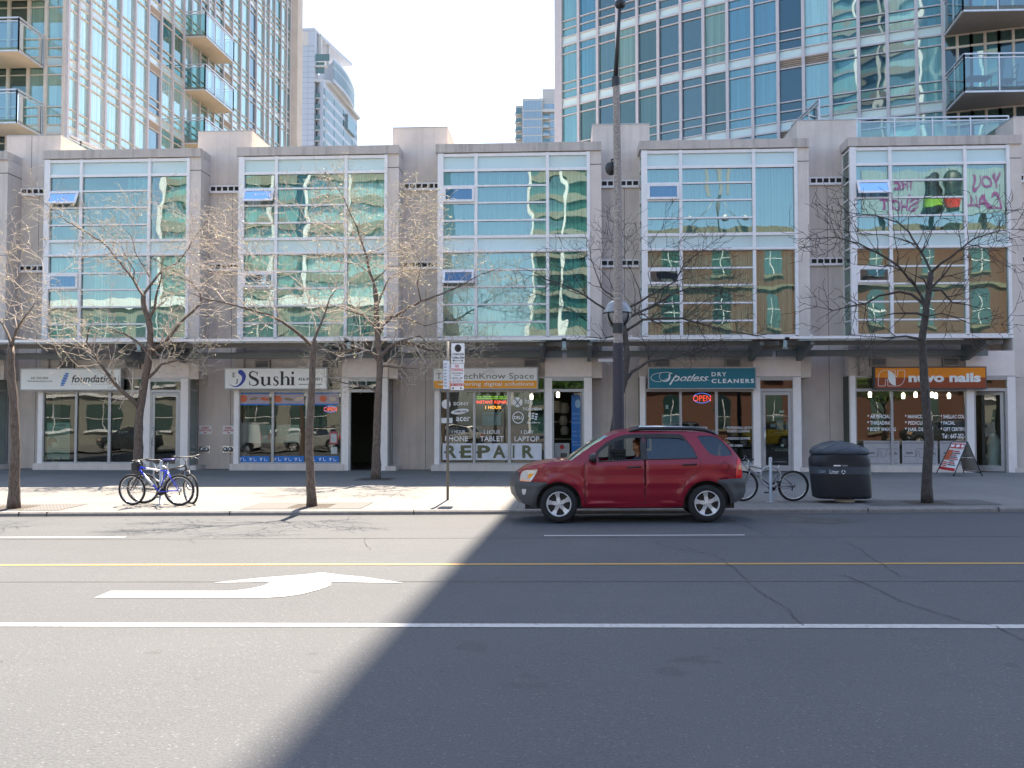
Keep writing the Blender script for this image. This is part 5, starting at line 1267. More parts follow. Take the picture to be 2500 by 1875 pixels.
m = MB(); a = lx(1497, 404); m.lathe((lx(1492, 405), .1, lz(405)), (0, 0, 1), [(.12 * math.cos(R(q)), .15 * math.sin(R(q))) for q in range(-90, 91, 15)], M['black'], 16); m.tube([(0, .1, lz(380)), (lx(1492, 405), .1, lz(385))], .02, M['black'], 6); m.build('camera_dome', lp)  # small black security camera dome on the post
m = MB(); m.box(lx(1461, 880), lx(1497, 880), -.05, .05, lz(884), lz(877), M['grey_alu']); m.tube([(lx(1480, 886), 0, lz(884)), (lx(1500, 895), 0, lz(895))], .01, M['grey_alu'], 6); m.build('side_bracket', lp)
# litter bin
KG = (1960, 1060, 9.217); yb_ = YK + 1.05; sb_ = F / (31.6 + yb_)
b0 = ground(2055, 1229, True); yb_ = b0.y + .35; sb_ = F / (31.6 + yb_)
bc = at(2050, 1200, yb_); zg = zwalk(bc.x, yb_)
lbn = tag(empty('litter_bin', (bc.x, yb_, zg)), 'large black rounded litter bin with domed lid on the right sidewalk', 'litter bin')
def bz(cy): return 1.6 + (1028 - (1060 + cy / 9.217)) / (sb_ * 1.018) - zg
def bxx(cx): return at(1960 + cx / 9.217, 1150, yb_).x - bc.x
def loft(b, secs, mat, n=40, e=3.2, cap=True, smooth=True):
    vs = []; fs = []
    for (cx, rx, ry, z, cy) in secs:
        for i in range(n):
            t = 2 * math.pi * i / n; c, s_ = math.cos(t), math.sin(t)
            vs.append((cx + rx * math.copysign(abs(c) ** (2 / e), c), cy + ry * math.copysign(abs(s_) ** (2 / e), s_), z))
    for j in range(len(secs) - 1):
        for i in range(n): i2 = (i + 1) % n; fs.append((j * n + i, j * n + i2, (j + 1) * n + i2, (j + 1) * n + i))
    if cap: fs.append(tuple(range(n - 1, -1, -1))); fs.append(tuple((len(secs) - 1) * n + i for i in range(n)))
    b.raw(vs, fs, mat, smooth)
def sec(cy, xl, xr, d=0.0, ry=.40): a, c = bxx(xl), bxx(xr); return ((a + c) / 2, (c - a) / 2, ry + d, bz(cy), 0)
M['bin'] = plain('bin_black', (.012, .014, .02), .5, 0, .15); M['bin_lid'] = plain('bin_lid_grey', (.045, .058, .075), .5, 0, .1)
m = MB(); loft(m, [sec(1425, 290, 1440, -.04), sec(1400, 235, 1500, -.01), sec(1360, 225, 1502), sec(900, 180, 1496), sec(890, 178, 1495), sec(880, 186, 1488), sec(712, 168, 1482), sec(700, 158, 1488), sec(560, 155, 1486), sec(500, 185, 1470), sec(470, 205, 1440), sec(455, 230, 1420)], M['bin']); m.build('body', lbn)
m = MB(); loft(m, [sec(878, 176, 1496, .008), sec(715, 162, 1490, .008)], M['bin_lid'], cap=False); m.build('label_band', lbn)
m = MB(); loft(m, [sec(458, 215, 1440, .0), sec(430, 175, 1478, .02), sec(400, 165, 1486, .02), sec(360, 170, 1478, .02), sec(310, 215, 1400, -.02), sec(260, 290, 1290, -.07), sec(210, 400, 1150, -.14), sec(170, 560, 980, -.24), sec(150, 700, 850, -.34)], M['bin_lid'], e=2.6)
m.build('lid', lbn)
m = MB()
LS = [sec(400, 165, 1486, .02), sec(360, 170, 1478, .02), sec(310, 215, 1400, -.02), sec(260, 290, 1290, -.07), sec(210, 400, 1150, -.14), sec(170, 560, 980, -.24), sec(150, 700, 850, -.34)]
for k in range(10):
    t0 = 2 * math.pi * k / 10; pts = []
    for q in range(13):
        g_ = q / 12 * (len(LS) - 1.001); i_ = int(g_); f = g_ - i_; A1, A2 = LS[i_], LS[i_ + 1]; cx, rx, ry, z = [A1[w_] + (A2[w_] - A1[w_]) * f for w_ in range(4)]
        t = t0 + 1.1 * q / 12; c, s_ = math.cos(t), math.sin(t); pts.append((cx + rx * math.copysign(abs(c) ** (2 / 2.6), c), ry * math.copysign(abs(s_) ** (2 / 2.6), s_), z))
    m.tube(pts, .006, M['bin'], 5)
m.build('lid_rib', lbn)
m = MB(); loft(m, [(bxx(930), .19, .19, 0.0, 0), (bxx(930), .20, .20, .04, 0), (bxx(930), .18, .18, .07, 0)], M['sign_white'], e=2); loft(m, [(bxx(880), .50, .3, .1, 0), (bxx(880), .56, .34, bz(1425), 0)], M['room_floor'], e=2.6); m.build('foot', lbn)
yf = -.412; b = MB()
def lt_(body, x0_, x1_, y0_, y1_, mat, **k): text_mesh(b, body, bxx(x0_), bxx(x1_), bz(y1_), bz(y0_), yf - .008, mat, **k)
lt_('Litter', 485, 690, 775, 862, LW); rect(b, bxx(575), bxx(733), bz(700), bz(672), yf - .0, LW)
for a in (30, 150, 270):
    c_ = Vector((bxx(788), bz(826))); stroke(b, [(c_.x + .034 * math.cos(R(a + d)), c_.y + .034 * math.sin(R(a + d))) for d in (-45, -15, 15, 45)], .014, yf - .008, LW)
rect(b, bxx(750), bxx(890), bz(683), bz(676), yf, M['letter_pale']); rect(b, bxx(765), bxx(885), bz(700), bz(694), yf, M['letter_pale']); b.build('lettering', lbn)
b = MB(); text_mesh(b, 'Litter', bxx(250), bxx(400), bz(848), bz(765), yf - .002, M['paper_blue']); b.build('lettering', lbn)
# sandwich board
fb = at(2340, 1158, -1.9); ab = tag(empty('sandwich_board', (fb.x, -1.9, zwalk(fb.x, -1.9))), 'folding metal sandwich board with red and white price list by the salon', 'sandwich board')
sA = 1 / (F / (31.6 - 1.9)); hx = lambda x: (x - 1333) * sA / 3.687; hz = lambda y: (1246 - y) * sA / 3.687
m = MB(); A_, B_ = (hx(1178), hz(1225)), (hx(1285), hz(950)); C_, D_ = (hx(1258), hz(1246)), (hx(1378), hz(948)); E_, G_ = (hx(1415), hz(1230)), (hx(1500), hz(1246))
def p3(u, v): return (hx(u), v, 0)
for a, c in (((1178, 1225, .30), (1282, 950, .0)), ((1256, 1246, -.30), (1378, 948, -.30)), ((1282, 950, .0), (1378, 948, -.30))): m.tube([(hx(a[0]), a[2], hz(a[1])), (hx(c[0]), c[2], hz(c[1]))], .014, M['black'], 6)
for a, c in (((1415, 1230, .3), (1330, 955, .05)), ((1500, 1246, -.30), (1380, 948, -.30)), ((1400, 1200, .25), (1490, 1215, -.28)), ((1345, 1075, .15), (1430, 1082, -.3))): m.tube([(hx(a[0]), a[2], hz(a[1])), (hx(c[0]), c[2], hz(c[1]))], .014, M['black'], 6)
m.build('frame', ab)
def bd_(f, g): # bilinear on the printed face
    a = Vector((hx(1190), .29, hz(1195))); c = Vector((hx(1282), .0, hz(955))); d = Vector((hx(1265), -.29, hz(1210))); e = Vector((hx(1372), -.29, hz(955)))
    return (a * (1 - g) + c * g) * (1 - f) + (d * (1 - g) + e * g) * f
m = MB(); m.face([bd_(0, 0), bd_(1, 0), bd_(1, 1), bd_(0, 1)], M['letter_white']); m.build('panel', ab)
m = MB(); of = Vector((-.006, -.008, 0))
def bq(f0, f1, g0, g1, mat): m.face([bd_(f0, g0) + of, bd_(f1, g0) + of, bd_(f1, g1) + of, bd_(f0, g1) + of], mat)
bq(.05, .95, .80, .97, M['letter_red']); bq(.06, .3, .84, .93, LW); bq(.4, .65, .84, .93, LW); bq(.75, .92, .84, .93, LW); bq(.02, .35, .38, .74, M['sal']); bq(.03, .97, .02, .12, M['letter_red'])
for k in range(8): bq(.42, .9 - .1 * (k % 3), .20 + k * .068, .235 + k * .068, M['letter_red'] if k % 2 else GR)
for k in range(3): bq(.06, .36, .16 + k * .06, .19 + k * .06, M['letter_red'])
m.build('lettering', ab)
m = MB(); m.face([(hx(1345), .1, hz(1070)), (hx(1432), -.28, hz(1078)), (hx(1380), -.29, hz(960)), (hx(1330), .03, hz(965))], M['louvre']); m.face([(hx(1360), .15, hz(1090)), (hx(1436), -.28, hz(1090)), (hx(1486), -.28, hz(1205)), (hx(1402), .24, hz(1195))], M['louvre']); m.build('rear_panel', ab)
# white pedal bin inside the salon door
pbx = at(2340 + 400 / 4.606, 1120, 1.0); wb_ = tag(empty('waste_bin', (pbx.x, 1.0, 0)), 'white domed waste bin just inside the salon door', 'waste bin')
m = MB(); m.lathe((0, 0, 0), (0, 0, 1), [(.17, .02), (.19, .1), (.2, .85)], M['letter_white'], 18); m.build('body', wb_); m = MB(); m.lathe((0, 0, 0), (0, 0, 1), [(.21, .85), (.2, .95), (.15, 1.1), (.06, 1.2), (0, 1.21)], M['letter_white'], 18); m.build('lid', wb_)
# ================================================================ TREES
def bark(name, a, b_):
    m, t, bs, o = nodes(name); n = noise(t, pos(t, (1, 1, .35)), 26, 5, .7)
    t.links.new(ramp(t, n, [(.35, a), (.65, b_)]), bs.inputs['Base Color']); bs.inputs['Roughness'].default_value = .9; bump(t, bs, n, .6, .01); return m
M['bark'] = bark('tree_bark', (.085, .06, .045), (.19, .145, .115)); M['twig'] = bark('sunlit_twig_bark', (.38, .31, .24), (.68, .58, .48))  # left trees' twigs paled, their sunlit glow put into the colour
M['bark2'] = bark('dark_bark', (.04, .033, .03), (.10, .085, .075)); M['twig2'] = bark('dark_twig_bark', (.045, .035, .03), (.09, .07, .06))
def leaf(name, c):
    m, t, bs, o = nodes(name); oi = noise(t, pos(t), 9, 2); t.links.new(ramp(t, oi, [(.35, tuple(x * .7 for x in c)), (.65, tuple(min(1, x * 1.3) for x in c))]), bs.inputs['Base Color']); bs.inputs['Roughness'].default_value = .6
    bs.inputs['Transmission Weight'].default_value = 0; bs.inputs['Subsurface Weight'].default_value = 0; return m
M['bud'] = leaf('opening_bud', (.40, .38, .14))
def tree(label, k, trunk, limbs, base_px, seed, dens=1.0, buds=0, dark=False, r0=.10, scale_r=.85, base_y=None, spread=.55):
    rg = random.Random(seed); bp = ground(*base_px, True)
    if base_y is not None: bp = at(base_px[0], base_px[1], base_y); bp.z = zwalk(bp.x, base_y)
    Y0 = bp.y; root = tag(empty('street_tree', bp), label, 'tree'); s = F / (31.6 + Y0)
    known = []                                                     # (px, py, depth offset, radius)
    tb, tw = (M['bark2'], M['twig2']) if dark else (M['bark'], M['twig'])
    TM, CM, BM = MB(), MB(), MB()
    def world(px, py, dy): q = at(px, py, Y0 + dy); return q - bp
    tp = [C(k, *q) for q in trunk]; n = len(tp); top = tp[-1]
    W = [world(x, y, 0) for x, y in tp]; Rr = [r0 * (1.25 if i == 0 else 1) * (1 - .45 * i / (n - 1)) for i in range(n)]
    W[0].z = -.02
    # refine trunk with slight knobs
    P2, R2 = [], []
    for i in range(n - 1):
        m_ = max(2, int((W[i + 1] - W[i]).length / .18))
        for q in range(m_):
            f = q / m_; P2.append(W[i].lerp(W[i + 1], f) + Vector((rg.uniform(-.008, .008), rg.uniform(-.01, .01), 0))); R2.append((Rr[i] + (Rr[i + 1] - Rr[i]) * f) * rg.uniform(.95, 1.06))
    P2.append(W[-1]); R2.append(Rr[-1]); TM.tube(P2, R2, tb, 10)
    for i, (x, y) in enumerate(tp): known.append((x, y, 0.0, Rr[i]))
    for a, c in zip(range(n), range(1, n)):
        for f in (.33, .66): known.append((tp[a][0] + (tp[c][0] - tp[a][0]) * f, tp[a][1] + (tp[c][1] - tp[a][1]) * f, 0.0, Rr[a]))
    nodes_ = []
    def twig(p, d, ln, r, lvl):
        """zig-zag shoot growing from p; recursive"""
        m_ = max(2, int(ln / .11)); pts = [p]; cur = Vector(p); dd = Vector(d).normalized(); side = 1 if rg.random() < .5 else -1
        perp = dd.cross(Vector((0, 1, 0)) + Vector((rg.uniform(-.5, .5), 0, rg.uniform(-.5, .5)))).normalized()
        for q in range(m_):
            dd = (dd + Vector((rg.gauss(0, .10), rg.gauss(0, .10), rg.gauss(.03, .08))) + perp * side * .22).normalized(); side = -side
            cur = cur + dd * ln / m_; pts.append(Vector(cur))
            if lvl > 0 and rg.random() < (.62 if lvl > 1 else .55) * dens:
                sd_ = perp * (side * rg.uniform(.6, 1.1)) + Vector((rg.uniform(-.3, .3), rg.uniform(-.5, .5), rg.uniform(-.25, .45)))
                twig(cur, dd * .75 + sd_, ln * rg.uniform(.32, .6), r * (1 - .7 * q / m_) * .62, lvl - 1)
        CM.tube(pts, [max(.0045 if dark else .0040, r * (1 - .75 * q / m_)) for q in range(m_ + 1)], tw, 4 if r < .012 else 5, False)
        nb = buds if lvl <= 1 else buds * .4
        for q in pts[1:]:
            if rg.random() < nb:
                for _ in range(2 if rg.random() < .5 else 1):
                    a = Vector((rg.gauss(0, 1), rg.gauss(0, 1), rg.gauss(.3, 1))).normalized(); e = a.orthogonal().normalized(); sz = rg.uniform(.011, .024)
                    c = q + a * sz; BM.face([q, c + e * sz * .6, q + a * sz * 2.1, c - e * sz * .6], M['bud'])
    for li, lm in enumerate(limbs):
        px = [C(k, *q) for q in lm]
        j = min(known, key=lambda t_: (t_[0] - px[0][0]) ** 2 + (t_[1] - px[0][1]) ** 2)
        if (j[0] - px[0][0]) ** 2 + (j[1] - px[0][1]) ** 2 < 900: dy0, rs = j[2], j[3]; px[0] = (j[0] * .6 + px[0][0] * .4, j[1] * .6 + px[0][1] * .4)
        else: dy0, rs = 0, .02
        sl_ = rg.uniform(-spread, spread); acc = 0; pts = []; dys = []
        tot = sum(math.hypot(a[0] - c[0], a[1] - c[1]) for a, c in zip(px, px[1:])) / s
        r_a = min(rs * .72, .018 + .022 * tot) * scale_r; acc_l = 0
        P, Rd = [], []
        for q in range(len(px) - 1):
            a, c = px[q], px[q + 1]; L = math.hypot(a[0] - c[0], a[1] - c[1]) / s; m_ = max(1, int(L / .16))
            for i in range(m_):
                f = i / m_; acc = acc_l + L * f; dy = dy0 + sl_ * acc + .06 * math.sin(acc * 5 + li); ff = acc / tot
                jt = .6 if i else 0
                x, y = a[0] + (c[0] - a[0]) * f + rg.uniform(-jt, jt) * 2, a[1] + (c[1] - a[1]) * f + rg.uniform(-jt, jt) * 2
                P.append(world(x, y, dy)); Rd.append(max(.006, r_a * (1 - .82 * ff))); known.append((x, y, dy, Rd[-1])); dys.append(dy)
            acc_l += L
        x, y = px[-1]; P.append(world(x, y, dy0 + sl_ * acc_l)); Rd.append(.005)
        (TM if r_a > .03 else CM).tube(P, Rd, tb if r_a > .02 else tw, 7 if r_a > .02 else 5, False)
        for i in range(2, len(P)):
            ff = i / len(P)
            for _k in range(2) if rg.random() < (.30 + .75 * ff) * dens else ():
                d = (P[i] - P[i - 1]).normalized(); sgn = 1 if (i + _k) % 2 else -1
                sd_ = d.cross(Vector((0, 1, 0))).normalized() * sgn * rg.uniform(.5, 1.1) + Vector((0, rg.uniform(-.8, .8), rg.uniform(0, .3)))
                twig(P[i], d * .8 + sd_, rg.uniform(.35, 1.05) * (1.05 - .25 * ff), max(.007, Rd[i] * .55), 2)
        twig(P[-1], P[-1] - P[-2], .4, .006, 1)
    TM.build('trunk', root); CM.build('crown', root)
    if BM.f: BM.build('bud_leaves', root)
    return root
T0 = (0, 560, 4.147)
def cc(ks, kd, pts): return [((C(ks, *p)[0] - kd[0]) * kd[2], (C(ks, *p)[1] - kd[1]) * kd[2]) for p in pts]
tree('leaning budding tree at the left edge, closest to the kerb', T0, cc(K1, T0, [(125, 1550), (130, 1250), (140, 1000), (132, 720), (112, 480), (92, 250), (97, 100)]) + [(120, 1180)],
     [[(120, 1180), (140, 1100), (170, 1010), (240, 900), (320, 800), (360, 740)], [(360, 740), (375, 650), (460, 560), (560, 470), (690, 390), (830, 290), (900, 220)],
      [(375, 640), (330, 510), (270, 430), (210, 330), (120, 250), (0, 160)], [(360, 700), (260, 640), (150, 530), (0, 440)], [(110, 1160), (80, 1060), (30, 960), (-60, 860), (-200, 760)],
      [(170, 985), (150, 880), (60, 830), (0, 810)], [(360, 770), (450, 790), (560, 850), (760, 900)], [(200, 980), (330, 1040), (480, 1080), (700, 1070)], [(30, 960), (100, 780), (150, 600), (120, 420)], [(300, 820), (180, 740), (40, 700), (-80, 560)], [(150, 1080), (260, 1110), (420, 1120)], [(460, 560), (440, 420), (420, 300), (300, 200)]],
     (33, 1241), 1, 0.95, .22, r0=.115)
T1 = (80, 440, 2.9625)
tree('widest budding tree, standing behind the blue bicycle', T1, cc(T1, T1, [(757, 2157), (768, 1750), (775, 1659), (800, 1500), (830, 1350), (850, 1200), (850, 1090), (835, 1000), (800, 900), (800, 830)]),
     [[(800, 840), (750, 760), (700, 680), (600, 560), (520, 460), (380, 370), (250, 300), (130, 200), (0, 90)], [(800, 830), (850, 760), (930, 660), (1040, 600), (1100, 530), (1180, 400), (1270, 280)],
      [(820, 700), (800, 620), (740, 520), (710, 400), (640, 330), (600, 290)], [(825, 690), (830, 600), (900, 530), (1000, 440), (1120, 410)], [(730, 700), (735, 650), (690, 580), (640, 480), (560, 430)],
      [(840, 1010), (880, 930), (890, 850), (930, 700), (940, 560)], [(890, 920), (960, 870), (1000, 820)], [(855, 1250), (960, 1170), (1080, 1020), (1220, 890), (1210, 820), (1150, 740), (1060, 690)], [(1220, 890), (1250, 850), (1350, 880), (1450, 890)],
      [(775, 1640), (740, 1610), (620, 1500), (480, 1320), (390, 1170), (400, 1090), (430, 1030)], [(400, 1100), (300, 1010), (120, 990), (0, 960)], [(430, 1040), (500, 1000), (560, 900), (570, 780)],
      [(830, 1270), (770, 1180), (700, 1130), (600, 1090), (450, 1060)], [(825, 1440), (890, 1380), (930, 1330), (1050, 1300), (1230, 1330)], [(860, 1250), (960, 1290), (1060, 1270), (1140, 1280)], [(460, 1270), (560, 1250), (620, 1240)],
      [(930, 660), (1080, 600), (1200, 620), (1340, 665), (1450, 640)], [(1120, 540), (1300, 450), (1400, 380), (1480, 270)], [(520, 460), (430, 330), (380, 230)], [(740, 520), (730, 300), (760, 180)], [(1000, 440), (960, 300), (900, 200), (880, 120)], [(1180, 400), (1110, 280), (1000, 200)], [(380, 370), (250, 280), (120, 260)]],
     (336, 1168), 2, 0.95, .20, r0=.125)
T2 = (500, 380, 2.86)
tree('budding kerbside tree in front of the sushi sign', T2, cc(K2, T2, [(965, 1530), (950, 1250), (937, 1000), (950, 700), (965, 400), (975, 200), (985, 60)]) + [(760, 1290)],
     [[(760, 1290), (790, 1220), (840, 1100), (870, 1000), (920, 930)], [(740, 1340), (650, 1240), (540, 1160), (440, 1110), (300, 1070), (150, 1030), (0, 1000), (-120, 950)], [(765, 1250), (765, 1150), (730, 1050), (715, 950), (600, 840), (450, 770), (350, 710), (230, 630), (130, 560)],
      [(920, 930), (885, 950), (860, 880), (790, 760), (700, 650), (600, 560), (480, 470)], [(920, 930), (910, 860), (840, 760), (760, 680), (640, 560), (560, 400), (550, 290)], [(920, 930), (920, 850), (1000, 790), (1100, 740), (1200, 690), (1300, 650), (1430, 580)],
      [(930, 930), (1010, 880), (1080, 820), (1200, 770)], [(920, 880), (950, 760), (1000, 690), (960, 600), (900, 520), (820, 480)], [(835, 1090), (790, 1020), (700, 980), (600, 990), (480, 1000)], [(720, 960), (640, 930), (400, 870), (250, 790), (0, 770)],
      [(600, 560), (700, 430), (780, 300)], [(350, 710), (260, 600), (180, 480)], [(150, 1030), (80, 940), (-60, 880)], [(850, 1080), (950, 1040), (1100, 1100), (1180, 1200)]],
     (762, 1236), 3, 0.95, .26, r0=.095)
T3 = (760, 380, 2.86)
tree('tallest leafing tree right beside the sushi shop door', T3, [(452, 2259), (455, 2000), (466, 1700), (468, 1650), (480, 1500), (470, 1350), (460, 1200), (455, 1060), (445, 920)],
     [[(445, 920), (410, 820), (380, 680), (320, 500), (270, 400), (220, 280), (150, 170)], [(470, 1270), (500, 1180), (600, 1110), (760, 1020), (900, 970), (1060, 900), (1180, 830), (1300, 790)], [(770, 1000), (740, 890), (770, 750), (700, 640), (740, 560)],
      [(510, 1180), (520, 1130), (620, 1120), (720, 1160), (800, 1190), (960, 1140)], [(450, 880), (500, 820), (540, 770), (660, 770)], [(380, 680), (460, 660), (560, 600), (640, 500), (700, 400)], [(340, 560), (400, 530), (480, 480), (540, 400), (600, 300)],
      [(455, 1060), (520, 900), (540, 860), (640, 800)], [(440, 1210), (380, 1120), (250, 1080), (130, 1040)], [(470, 1440), (420, 1370), (330, 1350), (200, 1360), (40, 1400)], [(470, 1650), (380, 1610), (240, 1590), (140, 1560)],
      [(490, 1400), (570, 1320), (640, 1290), (720, 1320), (800, 1350), (1000, 1390), (1180, 1370)], [(480, 1540), (500, 1470), (620, 1480), (760, 1490)], [(390, 700), (300, 560), (250, 420)], [(640, 500), (760, 480), (840, 460)], [(560, 600), (700, 620), (860, 650)], [(640, 1290), (760, 1260), (900, 1380)], [(540, 400), (640, 350), (700, 280)], [(270, 400), (330, 330), (380, 270)], [(1060, 900), (1180, 930), (1350, 940)], [(410, 820), (330, 760), (200, 740), (100, 700)], [(270, 400), (180, 420), (60, 470)]],
     (918, 1169), 4, 1.15, .6, r0=.12)
T4 = (1260, 520, 3.073)
tree('bare dark tree behind the lamp post', T4, [(712, 1990), (730, 1659), (765, 1400), (812, 1270), (835, 1060), (815, 900), (800, 760)],
     [[(815, 1280), (870, 1190), (1000, 1110), (1200, 1080), (1400, 1000), (1500, 965)], [(815, 880), (950, 800), (1100, 790), (1250, 790), (1350, 820), (1560, 880), (1800, 920), (1980, 900)], [(800, 740), (860, 700), (940, 660), (1040, 600), (1200, 510), (1260, 380), (1500, 200)],
      [(810, 790), (1000, 710), (1150, 620), (1300, 560), (1600, 600)], [(940, 660), (920, 560), (860, 420), (810, 340), (830, 200)], [(1010, 600), (990, 450), (1040, 360), (1130, 250), (1300, 190)], [(800, 760), (690, 740), (560, 650), (470, 590), (330, 530), (230, 500), (150, 450), (0, 400)],
      [(540, 640), (470, 530), (420, 430), (300, 280)], [(800, 700), (700, 500), (600, 390), (500, 290)], [(1250, 790), (1450, 640), (1650, 560)], [(810, 920), (640, 940), (480, 930)], [(800, 760), (740, 640), (640, 560), (560, 330)], [(1350, 820), (1500, 760), (1560, 640)], [(860, 420), (760, 300), (640, 120)], [(1040, 360), (1000, 230), (1120, 80)], [(700, 500), (720, 300), (820, 90)], [(1200, 510), (1380, 470), (1560, 430)], [(330, 530), (200, 600), (60, 640)]],
     (1492, 1167), 5, .75, 0, True, r0=.13, scale_r=.72)
T5 = (1980, 450, 3.017)
tree('bare dark tree in front of the orange nail salon sign', T5, cc(K5, T5, [(1045, 1500), (1042, 1250), (1062, 900), (1040, 700), (1022, 400), (1002, 120)]) + [(815, 1150), (840, 1000), (850, 900), (870, 780), (885, 650)],
     [[(848, 890), (770, 750), (640, 600), (500, 510), (350, 435), (180, 390), (0, 400)], [(885, 650), (850, 570), (780, 450), (720, 350), (640, 280), (480, 230), (300, 210), (200, 200)], [(890, 640), (960, 580), (1060, 510), (1200, 400), (1360, 350), (1480, 330)],
      [(870, 780), (960, 690), (1040, 580), (1150, 540)], [(840, 975), (780, 950), (620, 950), (480, 980)], [(845, 970), (960, 950), (1060, 980), (1180, 1030), (1400, 1030)], [(845, 900), (740, 810), (650, 790), (500, 820), (400, 880), (280, 900), (160, 930), (40, 900)],
      [(880, 780), (960, 780), (1040, 870), (1200, 900)], [(820, 500), (840, 430), (880, 350), (950, 250)], [(700, 330), (720, 240), (760, 170), (830, 100)], [(815, 1130), (700, 1120), (560, 1130), (400, 1120)], [(1200, 400), (1240, 300), (1300, 200)], [(500, 510), (420, 400), (350, 340)], [(350, 435), (260, 340), (150, 330)], [(780, 450), (660, 400), (520, 370), (400, 360)], [(1060, 510), (1150, 460), (1300, 440), (1440, 400)], [(870, 780), (830, 700), (700, 640)]],
     (2263, 1228), 6, .75, 0, True, r0=.10, scale_r=.72)
g1 = ground(762, 1236, True); grate(g1.x, g1.y, 1.35, 1.15, -.55, .75, 'slotted metal tree grate at the sushi kerbside tree')
g1 = ground(30, 1240, True); grate(g1.x, g1.y, 1.0, 1.3, -.55, .75, 'slotted metal tree grate at the leftmost tree')
g1 = ground(2263, 1228, True); grate(g1.x, g1.y, 1.25, 1.3, -.5, .7, 'slotted metal tree grate at the nail salon tree')
g1 = ground(918, 1170, True); grate(g1.x, g1.y, .55, .55, -.5, .5, 'small tree grate beside the sushi shop door')

# ================================================================ BICYCLES AND POSTS
def bicycle(label, loc, rz, lean, frame, fork, tyre_r=.335, steer=0.0, seat=(.28, .73), sad=.97, head=(.83, .84, .80, .73), bar_z=.95, saddle_mat=None, decal=None, bag=False, refl=None):
    """u = distance forward from the rear hub; bicycle stands along +X of its root"""
    root = tag(empty('bicycle', loc), label, 'bicycle'); root.rotation_euler = (lean, 0, rz); r = tyre_r; V = Vector
    hub = V((0, 0, r)); bb = V((.435, 0, .30)); st = V((seat[0], 0, seat[1])); ht = V((head[0], 0, head[1])); hb = V((head[2] + .06, 0, head[3])); fx_ = 1.055
    m = MB(); m.tube([ht, hb], .022, frame); m.tube([st + V((.0, 0, -.03)), ht + V((0, 0, -.03))], .017, frame); m.tube([bb, hb + V((0, 0, .03))], .022, frame); m.tube([bb, st], .016, frame)
    for sy in (-.05, .05): m.tube([bb + V((0, sy * .6, 0)), hub + V((0, sy, 0))], .010, frame, 6); m.tube([st + V((0, sy * .4, -.02)), hub + V((0, sy, 0))], .009, frame, 6)
    fo = m.build('frame', root)
    if decal: m = MB(); a, c = st.lerp(ht, .25), st.lerp(ht, .8); m.tube([a + V((0, 0, -.03)), c + V((0, 0, -.03))], .0185, decal); a, c = bb.lerp(hb, .3), bb.lerp(hb, .7); m.tube([a + V((0, 0, .008)), c + V((0, 0, .02))], .0235, decal); m.build('decal', fo)
    def wheel(c, ang, nm):
        w_ = empty(nm, c, ang, root); q = MB(); q.ring((0, 0, 0), (0, 1, 0), r - .022, .024, M['rubber'], 40, 8); q.build('tyre', w_)
        q = MB(); q.ring((0, 0, 0), (0, 1, 0), r - .052, .010, M['chrome'], 40, 6); q.build('rim', w_)
        q = MB()
        for i in range(18): a = 2 * math.pi * i / 18; q.bar((0, (-1) ** i * .025, 0), ((r - .055) * math.cos(a), 0, (r - .055) * math.sin(a)), .0028, .0028, M['chrome'], (0, 1, 0))
        q.tube([(0, -.05, 0), (0, .05, 0)], .02, M['chrome'], 8)
        if refl: q.bar((.12, .0, .17), (.22, .0, .17), .03, .03, refl)
        q.build('spokes', w_); return w_
    wheel(hub, 0, 'wheel')
    fr_ = empty('front_assembly', (hb.x, 0, 0), steer, root); d = fx_ - hb.x
    m = MB()
    for sy in (-.055, .055): m.tube([(.0, sy * .8, hb.z - .02), (.035, sy, hb.z - .15), (d, sy, r)], [.016, .017, .012], fork, 6)
    m.tube([(0, -.055, hb.z - .03), (0, .055, hb.z - .03)], .018, fork, 6); m.tube([(0, 0, hb.z - .03), (ht.x - hb.x, 0, ht.z + .05)], .014, fork, 6)
    m.build('fork', fr_)
    w_ = MB(); 
    q = MB(); q.ring((d, 0, r), (0, 1, 0), r - .022, .024, M['rubber'], 40, 8); q.build('tyre', fr_); q = MB(); q.ring((d, 0, r), (0, 1, 0), r - .052, .010, M['chrome'], 40, 6)
    for i in range(18): a = 2 * math.pi * i / 18 + .1; q.bar((d, (-1) ** i * .025, r), (d + (r - .055) * math.cos(a), 0, r + (r - .055) * math.sin(a)), .0028, .0028, M['chrome'], (0, 1, 0))
    q.tube([(d, -.055, r), (d, .055, r)], .018, M['chrome'], 8); q.build('wheel', fr_)
    m = MB(); hx_ = ht.x - hb.x; m.tube([(hx_, 0, ht.z + .04), (hx_ + .07, 0, bar_z)], .013, M['chrome'], 8); m.tube([(hx_ + .02, -.29, bar_z + .02), (hx_ + .07, -.12, bar_z), (hx_ + .07, .12, bar_z), (hx_ + .02, .29, bar_z + .02)], .012, M['black'], 8)
    for sy in (-1, 1): m.tube([(hx_ + .02, sy * .29, bar_z + .02), (hx_ - .0, sy * .18, bar_z + .012)], .018, M['black'], 8); m.tube([(hx_ + .06, sy * .14, bar_z - .01), (hx_ + .10, sy * .22, bar_z - .05)], .007, M['chrome'], 6); m.tube([(hx_ + .07, sy * .1, bar_z), (hx_ + .13, sy * .06, bar_z - .12), (hx_ + .04, sy * .03, hb.z)], .004, M['black'], 5)
    if bag: m.box(hx_ + .03, hx_ + .16, -.10, .10, bar_z - .20, bar_z - .02, M['black'])
    m.build('handlebar', fr_)
    m = MB(); m.tube([st, (seat[0] - .045, 0, sad - .03)], .013, M['chrome'], 8); m.build('seat_post', root)
    m = MB(); sx_ = seat[0] - .05
    loftpts = [(-.13, .075, 0), (-.10, .085, .01), (0, .05, .0), (.10, .02, .0), (.15, .014, -.01)]; vs = []; fs = []
